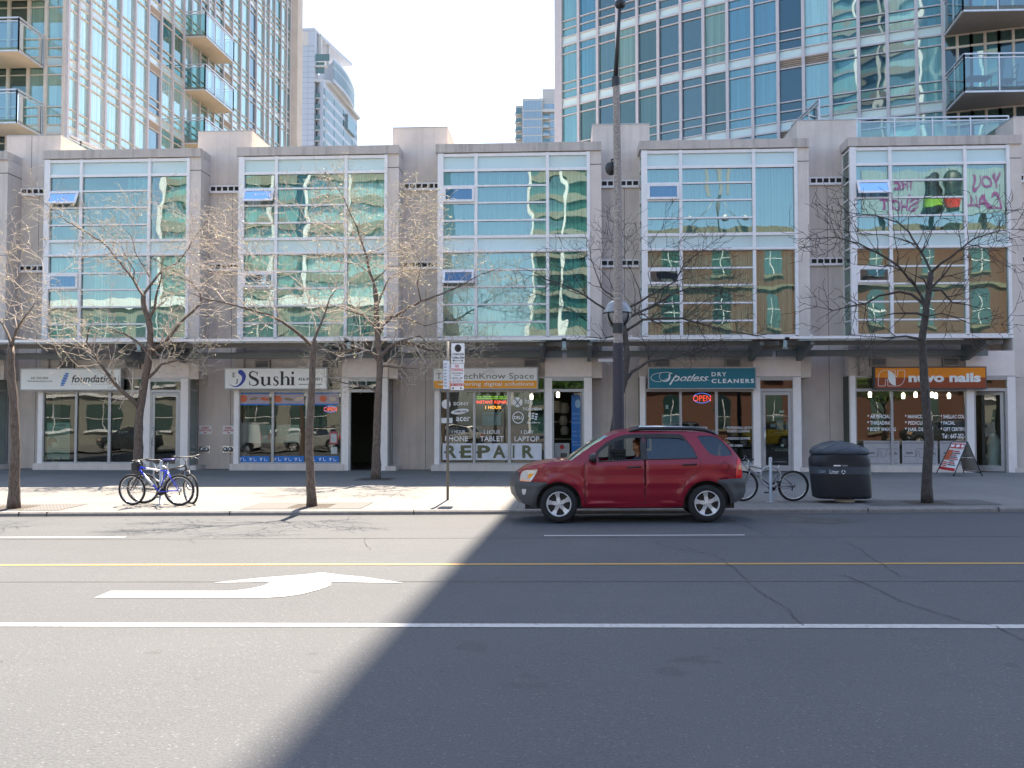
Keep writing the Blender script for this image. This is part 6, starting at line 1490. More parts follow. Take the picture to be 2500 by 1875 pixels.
    for u, hw, dz in loftpts:
        for t in range(8): a = 2 * math.pi * t / 8; vs.append((sx_ + u, hw * math.cos(a), sad + dz + .026 * math.sin(a)))
    for i in range(4):
        for t in range(8): fs.append((i * 8 + t, i * 8 + (t + 1) % 8, (i + 1) * 8 + (t + 1) % 8, (i + 1) * 8 + t))
    fs += [tuple(range(7, -1, -1)), tuple(32 + t for t in range(8))]; m.raw(vs, fs, saddle_mat or M['black'], True); m.build('saddle', root)
    m = MB(); m.lathe(bb + V((0, -.06, 0)), (0, 1, 0), [(.0, 0), (.09, 0), (.09, .006), (0, .006)], M['black'], 20); m.tube([bb + V((0, -.075, 0)), bb + V((.10, -.075, -.13))], .011, M['chrome'], 6); m.tube([bb + V((0, .075, 0)), bb + V((-.10, .075, .13))], .011, M['chrome'], 6)
    m.tube([hub + V((0, -.045, .04)), bb + V((0, -.055, .09))], .004, M['black'], 5); m.tube([hub + V((-.0, -.045, -.04)), bb + V((0, -.055, -.09))], .004, M['black'], 5); m.lathe(hub + V((0, -.05, 0)), (0, 1, 0), [(0, 0), (.045, 0), (.05, .02), (0, .02)], M['chrome'], 14); m.tube([hub + V((0, -.045, -.02)), hub + V((.02, -.045, -.11))], .012, M['black'], 6)
    m.build('crankset', root)
    for sg, dz in ((-1, -.13), (1, .13)): m = MB(); c = bb + V((.10 * -sg, sg * .11, dz)); m.box(c.x - .045, c.x + .045, c.y - .04, c.y + .04, c.z - .012, c.z + .012, M['black']); m.build('pedal', root)
    m = MB(); m.ring(bb.lerp(st, .6) + V((-.1, 0, .0)), (0, 1, 0), .06, .006, M['black'], 16, 5, 0, 4.5); m.build('brake_cable', root)
    return root
M['bike_blue'] = plain('blue_bike_paint', (.02, .05, .62), .25, 0, .05, 6, .6); M['bike_dark'] = plain('dark_bike_paint', (.05, .045, .04), .35, .2, .1); M['bike_grey'] = plain('silver_bike_paint', (.25, .235, .24), .35, .5, .08); M['saddle_blue'] = plain('navy_saddle', (.03, .03, .16), .5)
hub_l = ground(250 + 1540 / 8.19, 1090 + 1188 / 8.19, True)
bicycle('blue mountain bicycle with white frame decals, leaning on the left bike post', hub_l, math.pi, R(-4), M['bike_blue'], M['bike_dark'], seat=(.27, .77), sad=.985, head=(.83, .85, .80, .74), bar_z=.97, saddle_mat=M['saddle_blue'], decal=M['letter_white'], bag=True, steer=R(-12))
hub_d = ground(250 + 775 / 8.19, 1090 + 1145 / 8.19, True)
bk2 = bicycle('dark bicycle half hidden behind the blue one, front wheel turned', hub_d + Vector((.03, .05, 0)), R(2), R(4), M['bike_dark'], M['bike_grey'], steer=R(-48), seat=(.27, .72), sad=.95, bar_z=1.03, head=(.84, .86, .82, .74))
bk2.scale = (1.10, 1, 1.0)
hub_r = ground(1800 + 1510 / 11.06, 1090 + 1480 / 11.06, True)
bicycle('silver grey bicycle locked to the right bike post behind the red car', hub_r, math.pi + R(2), R(-5), M['bike_grey'], M['bike_grey'], tyre_r=.325, seat=(.34, .64), sad=.82, head=(.92, .78, .87, .66), bar_z=.90, steer=R(6))
def post(label, g, h, rc, rr):
    root = tag(empty('bike_post', g), label, 'bike post', None); m = MB(); m.lathe((0, 0, 0), (0, 0, 1), [(.09, -.01), (.09, .01), (.036, .012), (.036, h - .02), (.03, h), (0, h + .004)], M['galv'], 14); m.build('pole', root)
    m = MB(); m.ring((0, -.0, rc), (0, 1, 0), rr, .019, M['galv'], 32, 8); m.build('ring', root)
g = ground(250 + 1165 / 8.19, 1090 + 1160 / 8.19, True); post('galvanised ring and post stand between the two left bicycles', g, .95, .66, .17)
g = ground(1800 + 872 / 11.06, 1090 + 1480 / 11.06, True); post('galvanised ring and post stand beside the silver bicycle', g + Vector((0, -.12, 0)), .93, .53, .21)
# ================================================================ CAR
KC = 485.0
def cxz(x, y): return ((x - 482) / KC, (908 - y) / KC)
def clampf(t, a=0.0, b_=1.0): return max(a, min(b_, t))
def half_w(x, z):
    y = .868
    t = clampf((x + .80) / .62); y -= .27 * (1 - t) ** 2.2
    t = clampf((3.36 - x) / .50); y -= .20 * (1 - t) ** 2.2
    if z > 1.0: y -= (z - 1.0) * .30 + max(0, z - 1.45) ** 2 * 1.2
    if z < .5: y -= (.5 - z) * .14
    y += .012 * math.exp(-((z - .70) / .05) ** 2)                       # shoulder crease
    for cxw in (0, 2.635):
        d = math.hypot(x - cxw, z - .33)
        if z > .3: y += .022 * math.exp(-((d - .47) / .07) ** 2)
    return y
def arc(cx, cy, r, a0, a1, n=14): return [(cx + r * math.cos(R(a0 + (a1 - a0) * i / n)), cy - r * math.sin(R(a0 + (a1 - a0) * i / n))) for i in range(n + 1)]
red_o = [(140, 552), (133, 515), (140, 470), (165, 445), (200, 428), (260, 408), (330, 393), (450, 379), (590, 368), (640, 334), (700, 290), (760, 251), (820, 214), (870, 184), (920, 159), (960, 142), (1000, 131), (1050, 123), (1100, 118), (1300, 116), (1500, 120), (1700, 128), (1800, 140), (1860, 165), (1900, 192), (1980, 262), (2040, 342), (2062, 372), (2072, 450), (2074, 532), (1960, 536), (1850, 540)] + arc(1760, 748, 200, 62, 180) + [(1552, 775), (1300, 777), (1000, 777), (690, 775)] + arc(482, 748, 197, 0, 118)[0:] + [(385, 555)]
fc_o = [(140, 552), (385, 555)] + arc(482, 748, 197, 118, 180) + [(290, 790), (250, 775), (160, 735), (105, 670), (90, 600), (95, 540), (105, 500), (133, 472), (133, 515)]
rc_o = [(1850, 540), (1960, 536), (2074, 532), (2100, 545), (2106, 640), (2085, 700), (2020, 735), (1975, 744)] + arc(1760, 748, 200, 0, 62)
win_f = [(818, 300), (860, 262), (905, 226), (960, 196), (1010, 176), (1060, 163), (1110, 157), (1205, 153), (1205, 362), (1000, 370), (832, 376)]
win_r = [(1248, 153), (1400, 154), (1540, 160), (1578, 178), (1615, 220), (1650, 268), (1688, 352), (1500, 358), (1248, 361)]
win_q = [(1692, 166), (1760, 163), (1835, 164), (1875, 186), (1905, 212), (1945, 258), (1975, 300), (1983, 326), (1965, 338), (1900, 339), (1830, 334), (1795, 318), (1765, 285), (1725, 225)]
door_f = [(712, 742), (712, 385), (735, 372), (770, 335), (805, 294), (850, 254), (895, 218), (950, 188), (1005, 165), (1060, 150), (1110, 143), (1226, 138), (1226, 742)]
door_r = [(1226, 138), (1400, 138), (1545, 144), (1592, 166), (1635, 218), (1672, 270), (1706, 350), (1712, 420), (1690, 465), (1640, 505), (1590, 540), (1560, 600), (1553, 680), (1548, 742), (1226, 742)]
def inpoly(p, poly):
    x, y = p; r = False; n = len(poly)
    for i in range(n):
        x1, y1 = poly[i]; x2, y2 = poly[(i + 1) % n]
        if (y1 > y) != (y2 > y) and x < (x2 - x1) * (y - y1) / (y2 - y1) + x1: r = not r
    return r
def cdt(polys, bound, step=.045):
    vs = []; es = []
    for P in polys:
        n0 = len(vs); vs += [Vector(p) for p in P]; es += [(n0 + i, n0 + (i + 1) % len(P)) for i in range(len(P))]
    xs = [p[0] for p in bound]; zs = [p[1] for p in bound]; x = min(xs)
    while x < max(xs):
        z = min(zs)
        while z < max(zs):
            if inpoly((x, z), bound): vs.append(Vector((x + .003, z + .002)))
            z += step
        x += step
    o = geometry.delaunay_2d_cdt(vs, es, [], 0, 1e-5)
    return [tuple(v) for v in o[0]], [tuple(f) for f in o[2]]
def to(P): return [cxz(*p) for p in P]
def suv(label, loc, paint, flip=False, group=None, detail=True):
    root = tag(empty('car', loc, math.pi if flip else 0), label, 'car', group); V = Vector
    RO, FC, RC, WF, WR, WQ, DF, DR = map(to, (red_o, fc_o, rc_o, win_f, win_r, win_q, door_f, door_r))
    vs, fs = cdt([RO, WF, WR, WQ, DF, DR], RO)
    groups = {'b': [], 'f': [], 'r': []}
    for f in fs:
        c = (sum(vs[i][0] for i in f) / 3, sum(vs[i][1] for i in f) / 3)
        if not inpoly(c, RO) or inpoly(c, WF) or inpoly(c, WR) or inpoly(c, WQ): continue
        groups['f' if inpoly(c, DF) else 'r' if inpoly(c, DR) else 'b'].append(f)
    def panel(b, vs_, fs_, mat, off=0.0, smooth=True):
        for s_ in (-1, 1):
            b.raw([(x, s_ * (half_w(x, z) + off), z) for x, z in vs_], [f if s_ < 0 else f[::-1] for f in fs_], mat, smooth)
    def sub(b, poly, mat, off=0.0, step=.05):
        v2, f2 = cdt([poly], poly, step)
        f2 = [f for f in f2 if inpoly((sum(v2[i][0] for i in f) / 3, sum(v2[i][1] for i in f) / 3), poly)]
        panel(b, v2, f2, mat, off)
    body = MB(); panel(body, vs, groups['b'], paint); sub(body, FC, M['cladding']); sub(body, RC, M['cladding'])
    # cross strip along the outline
    top = [((250, 775), 'cladding'), ((160, 735), 'cladding'), ((105, 670), 'cladding'), ((90, 600), 'cladding'), ((95, 540), 'cladding'), ((105, 500), 'grille'), ((133, 472), 'p'), ((140, 470), 'p'), ((165, 445), 'p'), ((200, 428), 'p'), ((260, 408), 'p'), ((330, 393), 'p'), ((450, 379), 'p'), ((590, 368), 'g'), ((640, 334), 'g'), ((700, 290), 'g'), ((760, 251), 'g'), ((820, 214), 'g'), ((870, 184), 'g'), ((920, 159), 'p'),
           ((960, 142), 'p'), ((1000, 131), 'p'), ((1050, 123), 'p'), ((1100, 118), 'p'), ((1300, 116), 'p'), ((1500, 120), 'p'), ((1700, 128), 'p'), ((1800, 140), 'p'), ((1860, 165), 'p'), ((1900, 192), 'g'), ((1980, 262), 'g'), ((2040, 342), 'g'), ((2062, 372), 'p'), ((2072, 450), 'p'), ((2074, 532), 'cladding'), ((2100, 545), 'cladding'), ((2106, 640), 'cladding'), ((2085, 700), 'cladding'), ((2020, 735), 'cladding')]
    n = 14; rows = []
    for (px, py), mt in top:
        x, z = cxz(px, py); yl = half_w(x, z); row = []
        for i in range(n + 1):
            t = -1 + 2 * i / n; c = 1 - t * t; dx = 0; dz = 0
            if z > 1.40: dz = .045 * c
            elif px < 600: dz = .035 * c * clampf((z - .85) / .1); dx = -.13 * c * clampf((1.0 - z) / .2)
            if 590 <= px <= 920: dx = -.10 * c; dz = .02 * c
            if px > 1900: dx = .06 * c
            row.append((x + dx, yl * t, z + dz))
        rows.append(row)
    body_g = MB(); rear_g = MB()
    mm = {'p': paint, 'g': None, 'cladding': M['cladding'], 'grille': M['black']}
    for k in range(len(rows) - 1):
        mt = top[k][1]; tgt = (body_g if top[k][0][0] < 1500 else rear_g) if mt == 'g' else body
        vs_ = rows[k] + rows[k + 1]; tgt.raw(vs_, [(i, i + 1, n + 2 + i, n + 1 + i) for i in range(n)], M['car_glass'] if mt == 'g' else mm[mt], True)
    # floor, arch liners
    body.box(-.62, 3.15, -.60, .60, .23, .45, M['black']); body.box(.40, 2.22, -.78, .78, .27, .36, M['black'])
    for cx in (0, 2.635):
        for s_ in (-1, 1):
            pts = [(cx + .408 * math.cos(R(a)), .33 + .408 * math.sin(R(a))) for a in range(-5, 186, 10)]
            body.raw([(x, s_ * yy, z) for x, z in pts for yy in (.50, half_w(x, z) - .004)], [(2 * i, 2 * i + 2, 2 * i + 3, 2 * i + 1) for i in range(len(pts) - 1)], M['black'], True)
            body.raw([(x, s_ * .52, z) for x, z in pts], [tuple(range(len(pts)))], M['black'])
    bo = body.build('body', root)
    for key, nm in (('f', 'front_door'), ('r', 'rear_door')):
        for s_ in (-1, 1):
            b = MB(); b.raw([(x, s_ * half_w(x, z), z) for x, z in vs], [f if s_ < 0 else f[::-1] for f in groups[key]], paint, True)
            # black window surround, visor
            ring = WF if key == 'f' else WR; cen = V((sum(p[0] for p in ring) / len(ring), sum(p[1] for p in ring) / len(ring)))
            outer = [cen + (V(p) - cen) * 1.0 for p in ring]; inner = [cen + (V(p) - cen) * .965 for p in ring]
            N_ = len(ring); vv = [(p[0], s_ * (half_w(*p) - .006), p[1]) for p in outer] + [(p[0], s_ * (half_w(*p) - .012), p[1]) for p in inner]
            b.raw(vv, [(i, (i + 1) % N_, N_ + (i + 1) % N_, N_ + i) for i in range(N_)], M['black'])
            d = b.build(nm, root)
            if True:
                hx_, hz_ = cxz(1134, 430) if key == 'f' else cxz(1616, 410); h = MB(); yy = s_ * (half_w(hx_, hz_) + .022)
                h.tube([(hx_ - .12, s_ * half_w(hx_ - .12, hz_), hz_), (hx_ - .10, yy, hz_), (hx_, yy, hz_ + .006), (hx_ + .10, yy, hz_ + .008), (hx_ + .12, s_ * half_w(hx_ + .12, hz_), hz_ + .006)], .014, M['black'], 8); h.build('handle', d)
            sm = MB(); seam = to([(712, 742), (712, 385), (735, 372)]) if key == 'f' else to([(1226, 362), (1226, 742)]); dd = to([(1226, 742), (712, 742)]) if key == 'f' else to([(1706, 352), (1712, 420), (1690, 465), (1640, 505), (1590, 540), (1560, 600), (1553, 680), (1548, 742), (1226, 742)])
            for L in (seam, dd):
                pts = []
                for a, c in zip(L, L[1:]):
                    q = max(1, int(math.dist(a, c) / .06)); pts += [(a[0] + (c[0] - a[0]) * i / q, a[1] + (c[1] - a[1]) * i / q) for i in range(q)]
                pts.append(L[-1]); sm.tube([(x, s_ * (half_w(x, z) + .0), z) for x, z in pts], .0032, M['black'], 4)
            sm.build('seam', d)
    # glazing
    for poly in (WR, WQ):
        v2, f2 = cdt([poly], poly, .12); f2 = [f for f in f2 if inpoly((sum(v2[i][0] for i in f) / 3, sum(v2[i][1] for i in f) / 3), poly)]
        for s_ in (-1, 1): gl = MB(); gl.raw([(x, s_ * (half_w(x, z) - .012), z) for x, z in v2], [f if s_ < 0 else f[::-1] for f in f2], M['car_tint'], True); gl.build('tinted_window', root)
    gf = MB(); v2, f2 = cdt([WF], WF, .12); f2 = [f for f in f2 if inpoly((sum(v2[i][0] for i in f) / 3, sum(v2[i][1] for i in f) / 3), WF)]
    gf.raw([(x, half_w(x, z) - .012, z) for x, z in v2], f2, M['car_glass'], True); gf.build('side_window', root)
    body_g.build('windscreen', root); rear_g.build('rear_window', root)
    for s_ in (-1, 1):
        vis = MB()
        for L in (to([(812, 300), (858, 258), (905, 222), (960, 192), (1010, 172), (1060, 159), (1110, 153), (1222, 150)]), to([(1228, 150), (1400, 151), (1540, 157), (1580, 176)])):
            pts = []
            for x, z in L: pts += [(x, s_ * (half_w(x, z) + .018), z + .02), (x, s_ * (half_w(x, z) + .035), z - .052)]
            vis.raw(pts, [(2 * i, 2 * i + 2, 2 * i + 3, 2 * i + 1) for i in range(len(L) - 1)], M['black'], True)
        vis.build('window_visor', root)
    for s_ in (-1, 1):
        pl_b = MB(); P4 = to([(1205, 150), (1226, 150), (1248, 150), (1248, 256), (1248, 363), (1226, 363), (1205, 364), (1205, 256)]); pl_b.raw([(x, s_ * (half_w(x, z) + .003), z) for x, z in P4], [(0, 1, 7), (1, 3, 7), (1, 2, 3), (7, 3, 4), (7, 4, 5), (7, 5, 6)], M['black']); pl_b.tube([(x, s_ * (half_w(x, z) + .002), z) for x, z in to([(832, 378), (1000, 372), (1226, 364), (1500, 360), (1690, 354)])], .010, M['black'], 6); pl_b.build('pillar_trim', root)
    # lamps
    for s_ in (-1, 1):
        def lens(poly, mat, off, nm, par=root):
            v2, f2 = cdt([poly], poly, .06); f2 = [f for f in f2 if inpoly((sum(v2[i][0] for i in f) / 3, sum(v2[i][1] for i in f) / 3), poly)]
            b = MB(); b.raw([(x, s_ * (half_w(x, z) + off), z) for x, z in v2], [f if s_ < 0 else f[::-1] for f in f2], mat, True); return b.build(nm, par)
        h = lens(to([(138, 545), (148, 490), (165, 462), (195, 450), (300, 443), (285, 482), (235, 551)]), M['lamp_lens'], .008, 'headlight')
        lens(to([(205, 520), (225, 480), (262, 478), (240, 515)]), M['sign_orange'], .011, 'indicator', h); lens(to([(142, 545), (150, 528), (236, 532), (228, 551)]), M['amber'], .012, 'amber_strip', h); lens(to([(215, 470), (250, 455), (275, 455), (262, 490), (240, 505), (215, 500)]), M['chrome'], .0095, 'reflector', h)
        lens(to([(155, 620), (172, 614), (196, 618), (190, 655), (178, 668), (162, 660)]), M['lamp_lens'], .006, 'fog_light')
        t = lens(to([(2010, 530), (2016, 450), (2024, 385), (2036, 360), (2060, 366), (2070, 450), (2072, 530)]), M['tail_red'], .010, 'tail_light'); lens(to([(2038, 455), (2042, 415), (2064, 420), (2068, 455)]), M['amber'], .013, 'indicator', t)
        mr = MB(); x, z = cxz(787, 345); yb = half_w(x, z); mr.lathe((x, s_ * (yb + .10), z), (1, 0, 0), [(.0, -.085), (.055, -.07), (.085, -.02), (.09, .03), (.085, .05), (.0, .05)], M['black'], 16); mr.tube([(x - .02, s_ * (yb - .02), z - .07), (x, s_ * (yb + .07), z - .05)], .025, M['black'], 6); mr.build('mirror', root)
        rk = MB(); L = to([(1100, 116), (1150, 100), (1210, 90), (1450, 90), (1640, 94), (1760, 106), (1830, 130), (1880, 165)])
        rk.tube([(x, s_ * (half_w(x, 1.6) - .015), z - .012) for x, z in L], [.012, .03, .036, .034, .034, .036, .03, .01], M['black'], 8); ro = rk.build('roof_rail', root)
        rk = MB(); L = to([(1235, 82), (1450, 84), (1660, 92)]); rk.tube([(x, s_ * (half_w(x, 1.6) - .02), z) for x, z in L], .018, M['chrome'], 8); rk.build('rail_bar', ro)
    fd = MB(); x, z = cxz(1920, 425); fd.ring((x, -(half_w(x, z) - .001), z), (0, 1, 0), .078, .004, M['black'], 28, 4); fd.build('fuel_door', root)
    # wheels
    for cx in (0, 2.635):
        for s_ in (-1, 1):
            w_ = empty('wheel', (cx, s_ * .755, .336), 0, root); b = MB(); h = .105
            b.lathe((0, 0, 0), (0, 1, 0), [(.222, -h), (.24, -h - .004), (.29, -h - .006), (.322, -h + .012), (.336, -h + .04), (.336, h - .04), (.322, h - .012), (.24, h), (.222, h)], M['rubber'], 48); b.build('tyre', w_)
            b = MB(); y = s_; b.lathe((0, 0, 0), (0, y, 0), [(.224, .104), (.222, .112), (.208, .110), (.203, .085), (.200, -.02)], M['alloy'], 40)
            b.lathe((0, 0, 0), (0, y, 0), [(.0, .02), (.205, .02)], M['black'], 30); b.lathe((0, 0, 0), (0, y, 0), [(0, .085), (.05, .085), (.062, .078), (.07, .05)], M['alloy'], 24)
            for k in range(5):
                a = R(90 + 72 * k + 8); e = V((math.cos(a), 0, math.sin(a))); p = V((-math.sin(a), 0, math.cos(a))); q = []
                for r_, w2, yy in ((.045, .040, .082), (.12, .030, .076), (.17, .040, .088), (.212, .062, .106)): q += [e * r_ - p * w2 + V((0, y * yy, 0)), e * r_ + p * w2 + V((0, y * yy, 0))]
                low = [v - V((0, y * .035, 0)) for v in q]
                b.raw(q + low, [(0, 1, 3, 2), (2, 3, 5, 4), (4, 5, 7, 6)] + [(0, 2, 10, 8), (2, 4, 12, 10), (4, 6, 14, 12), (1, 9, 11, 3), (3, 11, 13, 5), (5, 13, 15, 7)], M['alloy'])
            for k in range(5):
                a = R(54 + 72 * k + 8); b.lathe((.058 * math.cos(a), y * .07, .058 * math.sin(a)), (0, y, 0), [(.013, 0), (.013, .018), (0, .018)], M['galv'], 8)
            b.build('rim', w_)
    # cabin
    cb = MB(); cb.box(.62, .95, -.66, .66, .62, 1.02, M['black']); cb.box(.95, 3.1, -.70, .70, .45, .60, M['black'])
    cb.build('dashboard', root)
    for s_ in (-1, 1):
        se = MB(); se.bar((1.25, s_ * .36, .70), (1.70, s_ * .36, .64), .46, .16, M['seat']); se.bar((1.66, s_ * .36, .66), (1.84, s_ * .36, 1.18), .44, .14, M['seat']); se.bar((1.84, s_ * .36, 1.20), (1.88, s_ * .36, 1.36), .24, .10, M['seat']); se.build('seat', root)
    st_ = MB(); st_.ring((.93, -.36, 1.10), (-1, 0, .45), .18, .014, M['black'], 28, 6); st_.tube([(.80, -.36, .97), (.98, -.36, 1.06)], .03, M['black'], 6); st_.tube([(.98, -.53, 1.06), (.98, -.19, 1.06)], .015, M['black'], 6); st_.build('steering_wheel', root)
    return root
M['purple'] = plain('purple_print', (.25, .03, .22), .6); M['led_g'] = plain('lime_print', (.25, .50, .05), .6)
M['cladding'] = plain('grey_cladding', (.045, .048, .054), .42, 0, .06, 5)
def carpaint(name, c):
    m, t, bs, o = nodes(name); n = noise(t, pos(t), 300, 2); t.links.new(ramp(t, n, [(.4, tuple(x * .85 for x in c)), (.6, tuple(min(1, x * 1.1) for x in c))]), bs.inputs['Base Color'])
    s = t.nodes.new('ShaderNodeSeparateXYZ'); t.links.new(pos(t), s.inputs[0]); d = noise(t, pos(t, (1, 1, 2)), 2.5, 5, .6)
    f = mth(t, 'MULTIPLY', mth(t, 'SUBTRACT', .45, s.outputs[2], True), d, True)
    t.links.new(mth(t, 'ADD', .28, mth(t, 'MULTIPLY', f, .6)), bs.inputs['Roughness'])
    bs.inputs['Metallic'].default_value = .15; bs.inputs['Coat Weight'].default_value = .55; bs.inputs['Coat Roughness'].default_value = .04; return m
M['car_red'] = carpaint('dark_red_car_paint', (.25, .0015, .020)); M['alloy'] = plain('alloy_wheel', (.66, .65, .66), .35, .35, .04)
M['car_glass'] = glass('car_clear_glass', (.70, .78, .76), .06, 0); M['car_tint'] = plain('privacy_glass', (.012, .022, .035), .06, 0, .05, 4, .6)
M['lamp_lens'] = plain('lamp_lens', (.55, .55, .55), .12, .2, .15, 30, 1); M['tail_red'] = plain('tail_lens', (.65, .004, .008), .2, 0, .15, 30, .25); M['amber'] = plain('amber_lens', (.75, .30, .12), .2, 0, .1, 30, 1); M['seat'] = plain('seat_fabric', (.05, .05, .055), .9)
cgx = at(1365, 1273.6, -13.95).x
yc = -13.02
car = suv('dark red SUV with grey bumpers driving past the lamp post', (cgx, yc, zroad(cgx + 1.3)), M['car_red'])
car.rotation_euler = (0, -math.atan(.01), 0)
# ---- driver
M['skin'] = plain('skin', (.42, .19, .12), .55, 0, .06, 20); M['hair'] = plain('ginger_brown_hair', (.13, .045, .02), .8, 0, .3, 60); M['shirt'] = plain('dark_checked_shirt', (.045, .055, .085), .85, 0, .5, 18)
def skinned(name, joints, links, mat, parent, sub=2):
    me = bpy.data.meshes.new(name); me.from_pydata([j[0] for j in joints], links, []); o = bpy.data.objects.new(name, me); COL.objects.link(o); o.parent = parent; me.materials.append(mat)
    md = o.modifiers.new('skin', 'SKIN'); md.use_smooth_shade = True
    if len(me.skin_vertices) == 0:
        import bmesh
        bm = bmesh.new(); bm.from_mesh(me); bm.verts.layers.skin.verify(); bm.to_mesh(me); bm.free()
    for i, j in enumerate(joints):
        r_ = j[1]; me.skin_vertices[0].data[i].radius = r_ if isinstance(r_, tuple) else (r_, r_)
    me.skin_vertices[0].data[0].use_root = True
    s_ = o.modifiers.new('sub', 'SUBSURF'); s_.levels = sub; s_.render_levels = sub; return o
drv = tag(empty('person', (car.location.x + 1.44, yc - .36, car.location.z + .72)), 'driver with short ginger hair, glasses and dark checked shirt looking ahead', 'person')
J = [((.0, 0, .0), .14), ((.02, 0, .14), .14), ((.03, 0, .28), .15), ((.03, 0, .40), (.14, .11)), ((.015, 0, .475), .058), ((-.005, 0, .53), .052), ((-.02, 0, .60), (.085, .075)), ((-.015, 0, .67), (.092, .08)), ((-.01, 0, .725), (.06, .06)), ((-.088, 0, .612), (.026, .030)), ((-.055, 0, .548), (.045, .040)),
     ((.02, -.17, .40), .062), ((-.10, -.23, .24), .046), ((-.28, -.17, .28), .036), ((-.40, -.12, .35), .028), ((.02, .17, .40), .062), ((-.10, .23, .24), .046), ((-.28, .17, .28), .036), ((-.40, .12, .35), .028), ((-.05, -.10, -.01), .09), ((-.38, -.11, .06), .07), ((-.05, .10, -.01), .09), ((-.38, .11, .06), .07), ((-.48, -.11, -.2), .05), ((-.48, .11, -.2), .05)]
Lk = [(0, 1), (1, 2), (2, 3), (3, 4), (4, 5), (5, 6), (6, 7), (7, 8), (6, 9), (6, 10), (3, 11), (11, 12), (12, 13), (13, 14), (3, 15), (15, 16), (16, 17), (17, 18), (0, 19), (19, 20), (0, 21), (21, 22), (20, 23), (22, 24)]
skinned('body', J, Lk, M['skin'], drv)
J2 = [((.0, 0, .02), .155), ((.02, 0, .14), .155), ((.03, 0, .28), .165), ((.03, 0, .40), (.155, .125)), ((.02, 0, .45), .075), ((.02, -.17, .40), .075), ((-.10, -.23, .24), .058), ((-.25, -.18, .275), .048), ((.02, .17, .40), .075), ((-.10, .23, .24), .058), ((-.25, .18, .275), .048)]
skinned('shirt', J2, [(0, 1), (1, 2), (2, 3), (3, 4), (3, 5), (5, 6), (6, 7), (3, 8), (8, 9), (9, 10)], M['shirt'], drv)
m = MB(); vs_ = []; fs_ = []
for j in range(9):
    th = R(5 + 80 * j / 8)
    for i in range(20):
        a = 2 * math.pi * i / 20; front = math.cos(a - math.pi); rr = 1 if front < .2 or j < 4 else .86
        vs_.append((.0 + .112 * math.sin(th) * math.cos(a) * (rr if front > 0 else 1), .098 * math.sin(th) * math.sin(a), .665 + .115 * math.cos(th) - (.075 if (front < -.1 and j > 5) else 0) + (.03 if front > .45 and j > 4 else 0)))
for j in range(8):
    for i in range(20): fs_.append((j * 20 + i, j * 20 + (i + 1) % 20, (j + 1) * 20 + (i + 1) % 20, (j + 1) * 20 + i))
fs_.append(tuple(range(20))); m.raw(vs_, fs_, M['hair'], True); m.build('hair', drv)
m = MB()
for s_ in (-1, 1): m.ring((-.108, s_ * .035, .635), (1, 0, 0), .024, .003, M['chrome'], 16, 4); m.tube([(-.108, s_ * .058, .64), (.0, s_ * .092, .645)], .003, M['chrome'], 4); m.lathe((-.0, s_ * .088, .625), (0, s_, 0), [(.03, 0), (.022, .012), (0, .014)], M['skin'], 10)
m.build('glasses', drv)
for s_ in (-1, 1):
    for k in range(5):
        m = MB(); yk = s_ * .12 + s_ * (k - 2) * .006; zk = .36 + (k - 2) * .018; xk = -.42
        if k < 4: m.tube([(xk, yk, zk), (xk - .035, yk - .0, zk + .012), (xk - .05, yk, zk - .012), (xk - .028, yk, zk - .026)], [.0095, .009, .008, .007], M['skin'], 7)
        else: m.tube([(xk, yk - s_ * .02, zk - .03), (xk - .02, yk - s_ * .035, zk - .015), (xk - .035, yk - s_ * .03, zk)], [.011, .010, .008], M['skin'], 7)
        m.build('thumb' if k == 4 else 'finger', drv)
cr = tag(empty('crate', (car.location.x + 1.10, yc + .34, car.location.z + .86)), 'grey slotted plastic crate standing on the passenger seat of the red car', 'crate')
m = MB(); m.box(-.15, .15, -.16, .16, 0, .22, M['crate_grey']); m.box(-.155, .155, -.165, .165, .40, .43, M['crate_grey'])
for z0_ in (.22, .28, .34): m.box(-.15, .15, -.16, .16, z0_ + .035, z0_ + .06, M['crate_grey'])
for k in range(6): x = -.15 + .06 * k; m.box(x - .008, x + .008, -.161, .161, .22, .40, M['crate_grey'])
m.build('body', cr); m = MB(); m.box(-.13, .13, -.14, .14, .22, .36, M['dark']); m.build('load', cr)

# ================================================================ THE OPPOSITE SIDE OF THE STREET (seen only mirrored in the glass)
def brickm():
    m, t, bs, o = nodes('red_brick'); n = noise(t, pos(t), .5, 4); g = t.nodes.new('ShaderNodeTexBrick'); g.inputs['Scale'].default_value = 4; g.inputs['Color1'].default_value = (.15, .068, .045, 1); g.inputs['Color2'].default_value = (.155, .06, .038, 1); g.inputs['Mortar'].default_value = (.20, .16, .13, 1); g.inputs['Mortar Size'].default_value = .012
    mp = t.nodes.new('ShaderNodeMapping'); mp.inputs['Rotation'].default_value = (math.pi / 2, 0, 0); t.links.new(pos(t), mp.inputs[0]); t.links.new(mp.outputs[0], g.inputs[0]); t.links.new(mixc(t, mth(t, 'MULTIPLY', n, .4), g.outputs[0], (.13, .055, .035)), bs.inputs['Base Color']); bs.inputs['Roughness'].default_value = .9; return m
M['brick'] = brickm(); M['stone'] = plain('pale_stone', (.29, .28, .24), .8, 0, .1); M['stone2'] = plain('weathered_stone', (.22, .19, .13), .8, 0, .1); M['roofing'] = plain('grey_roofing', (.2, .2, .2), .8)
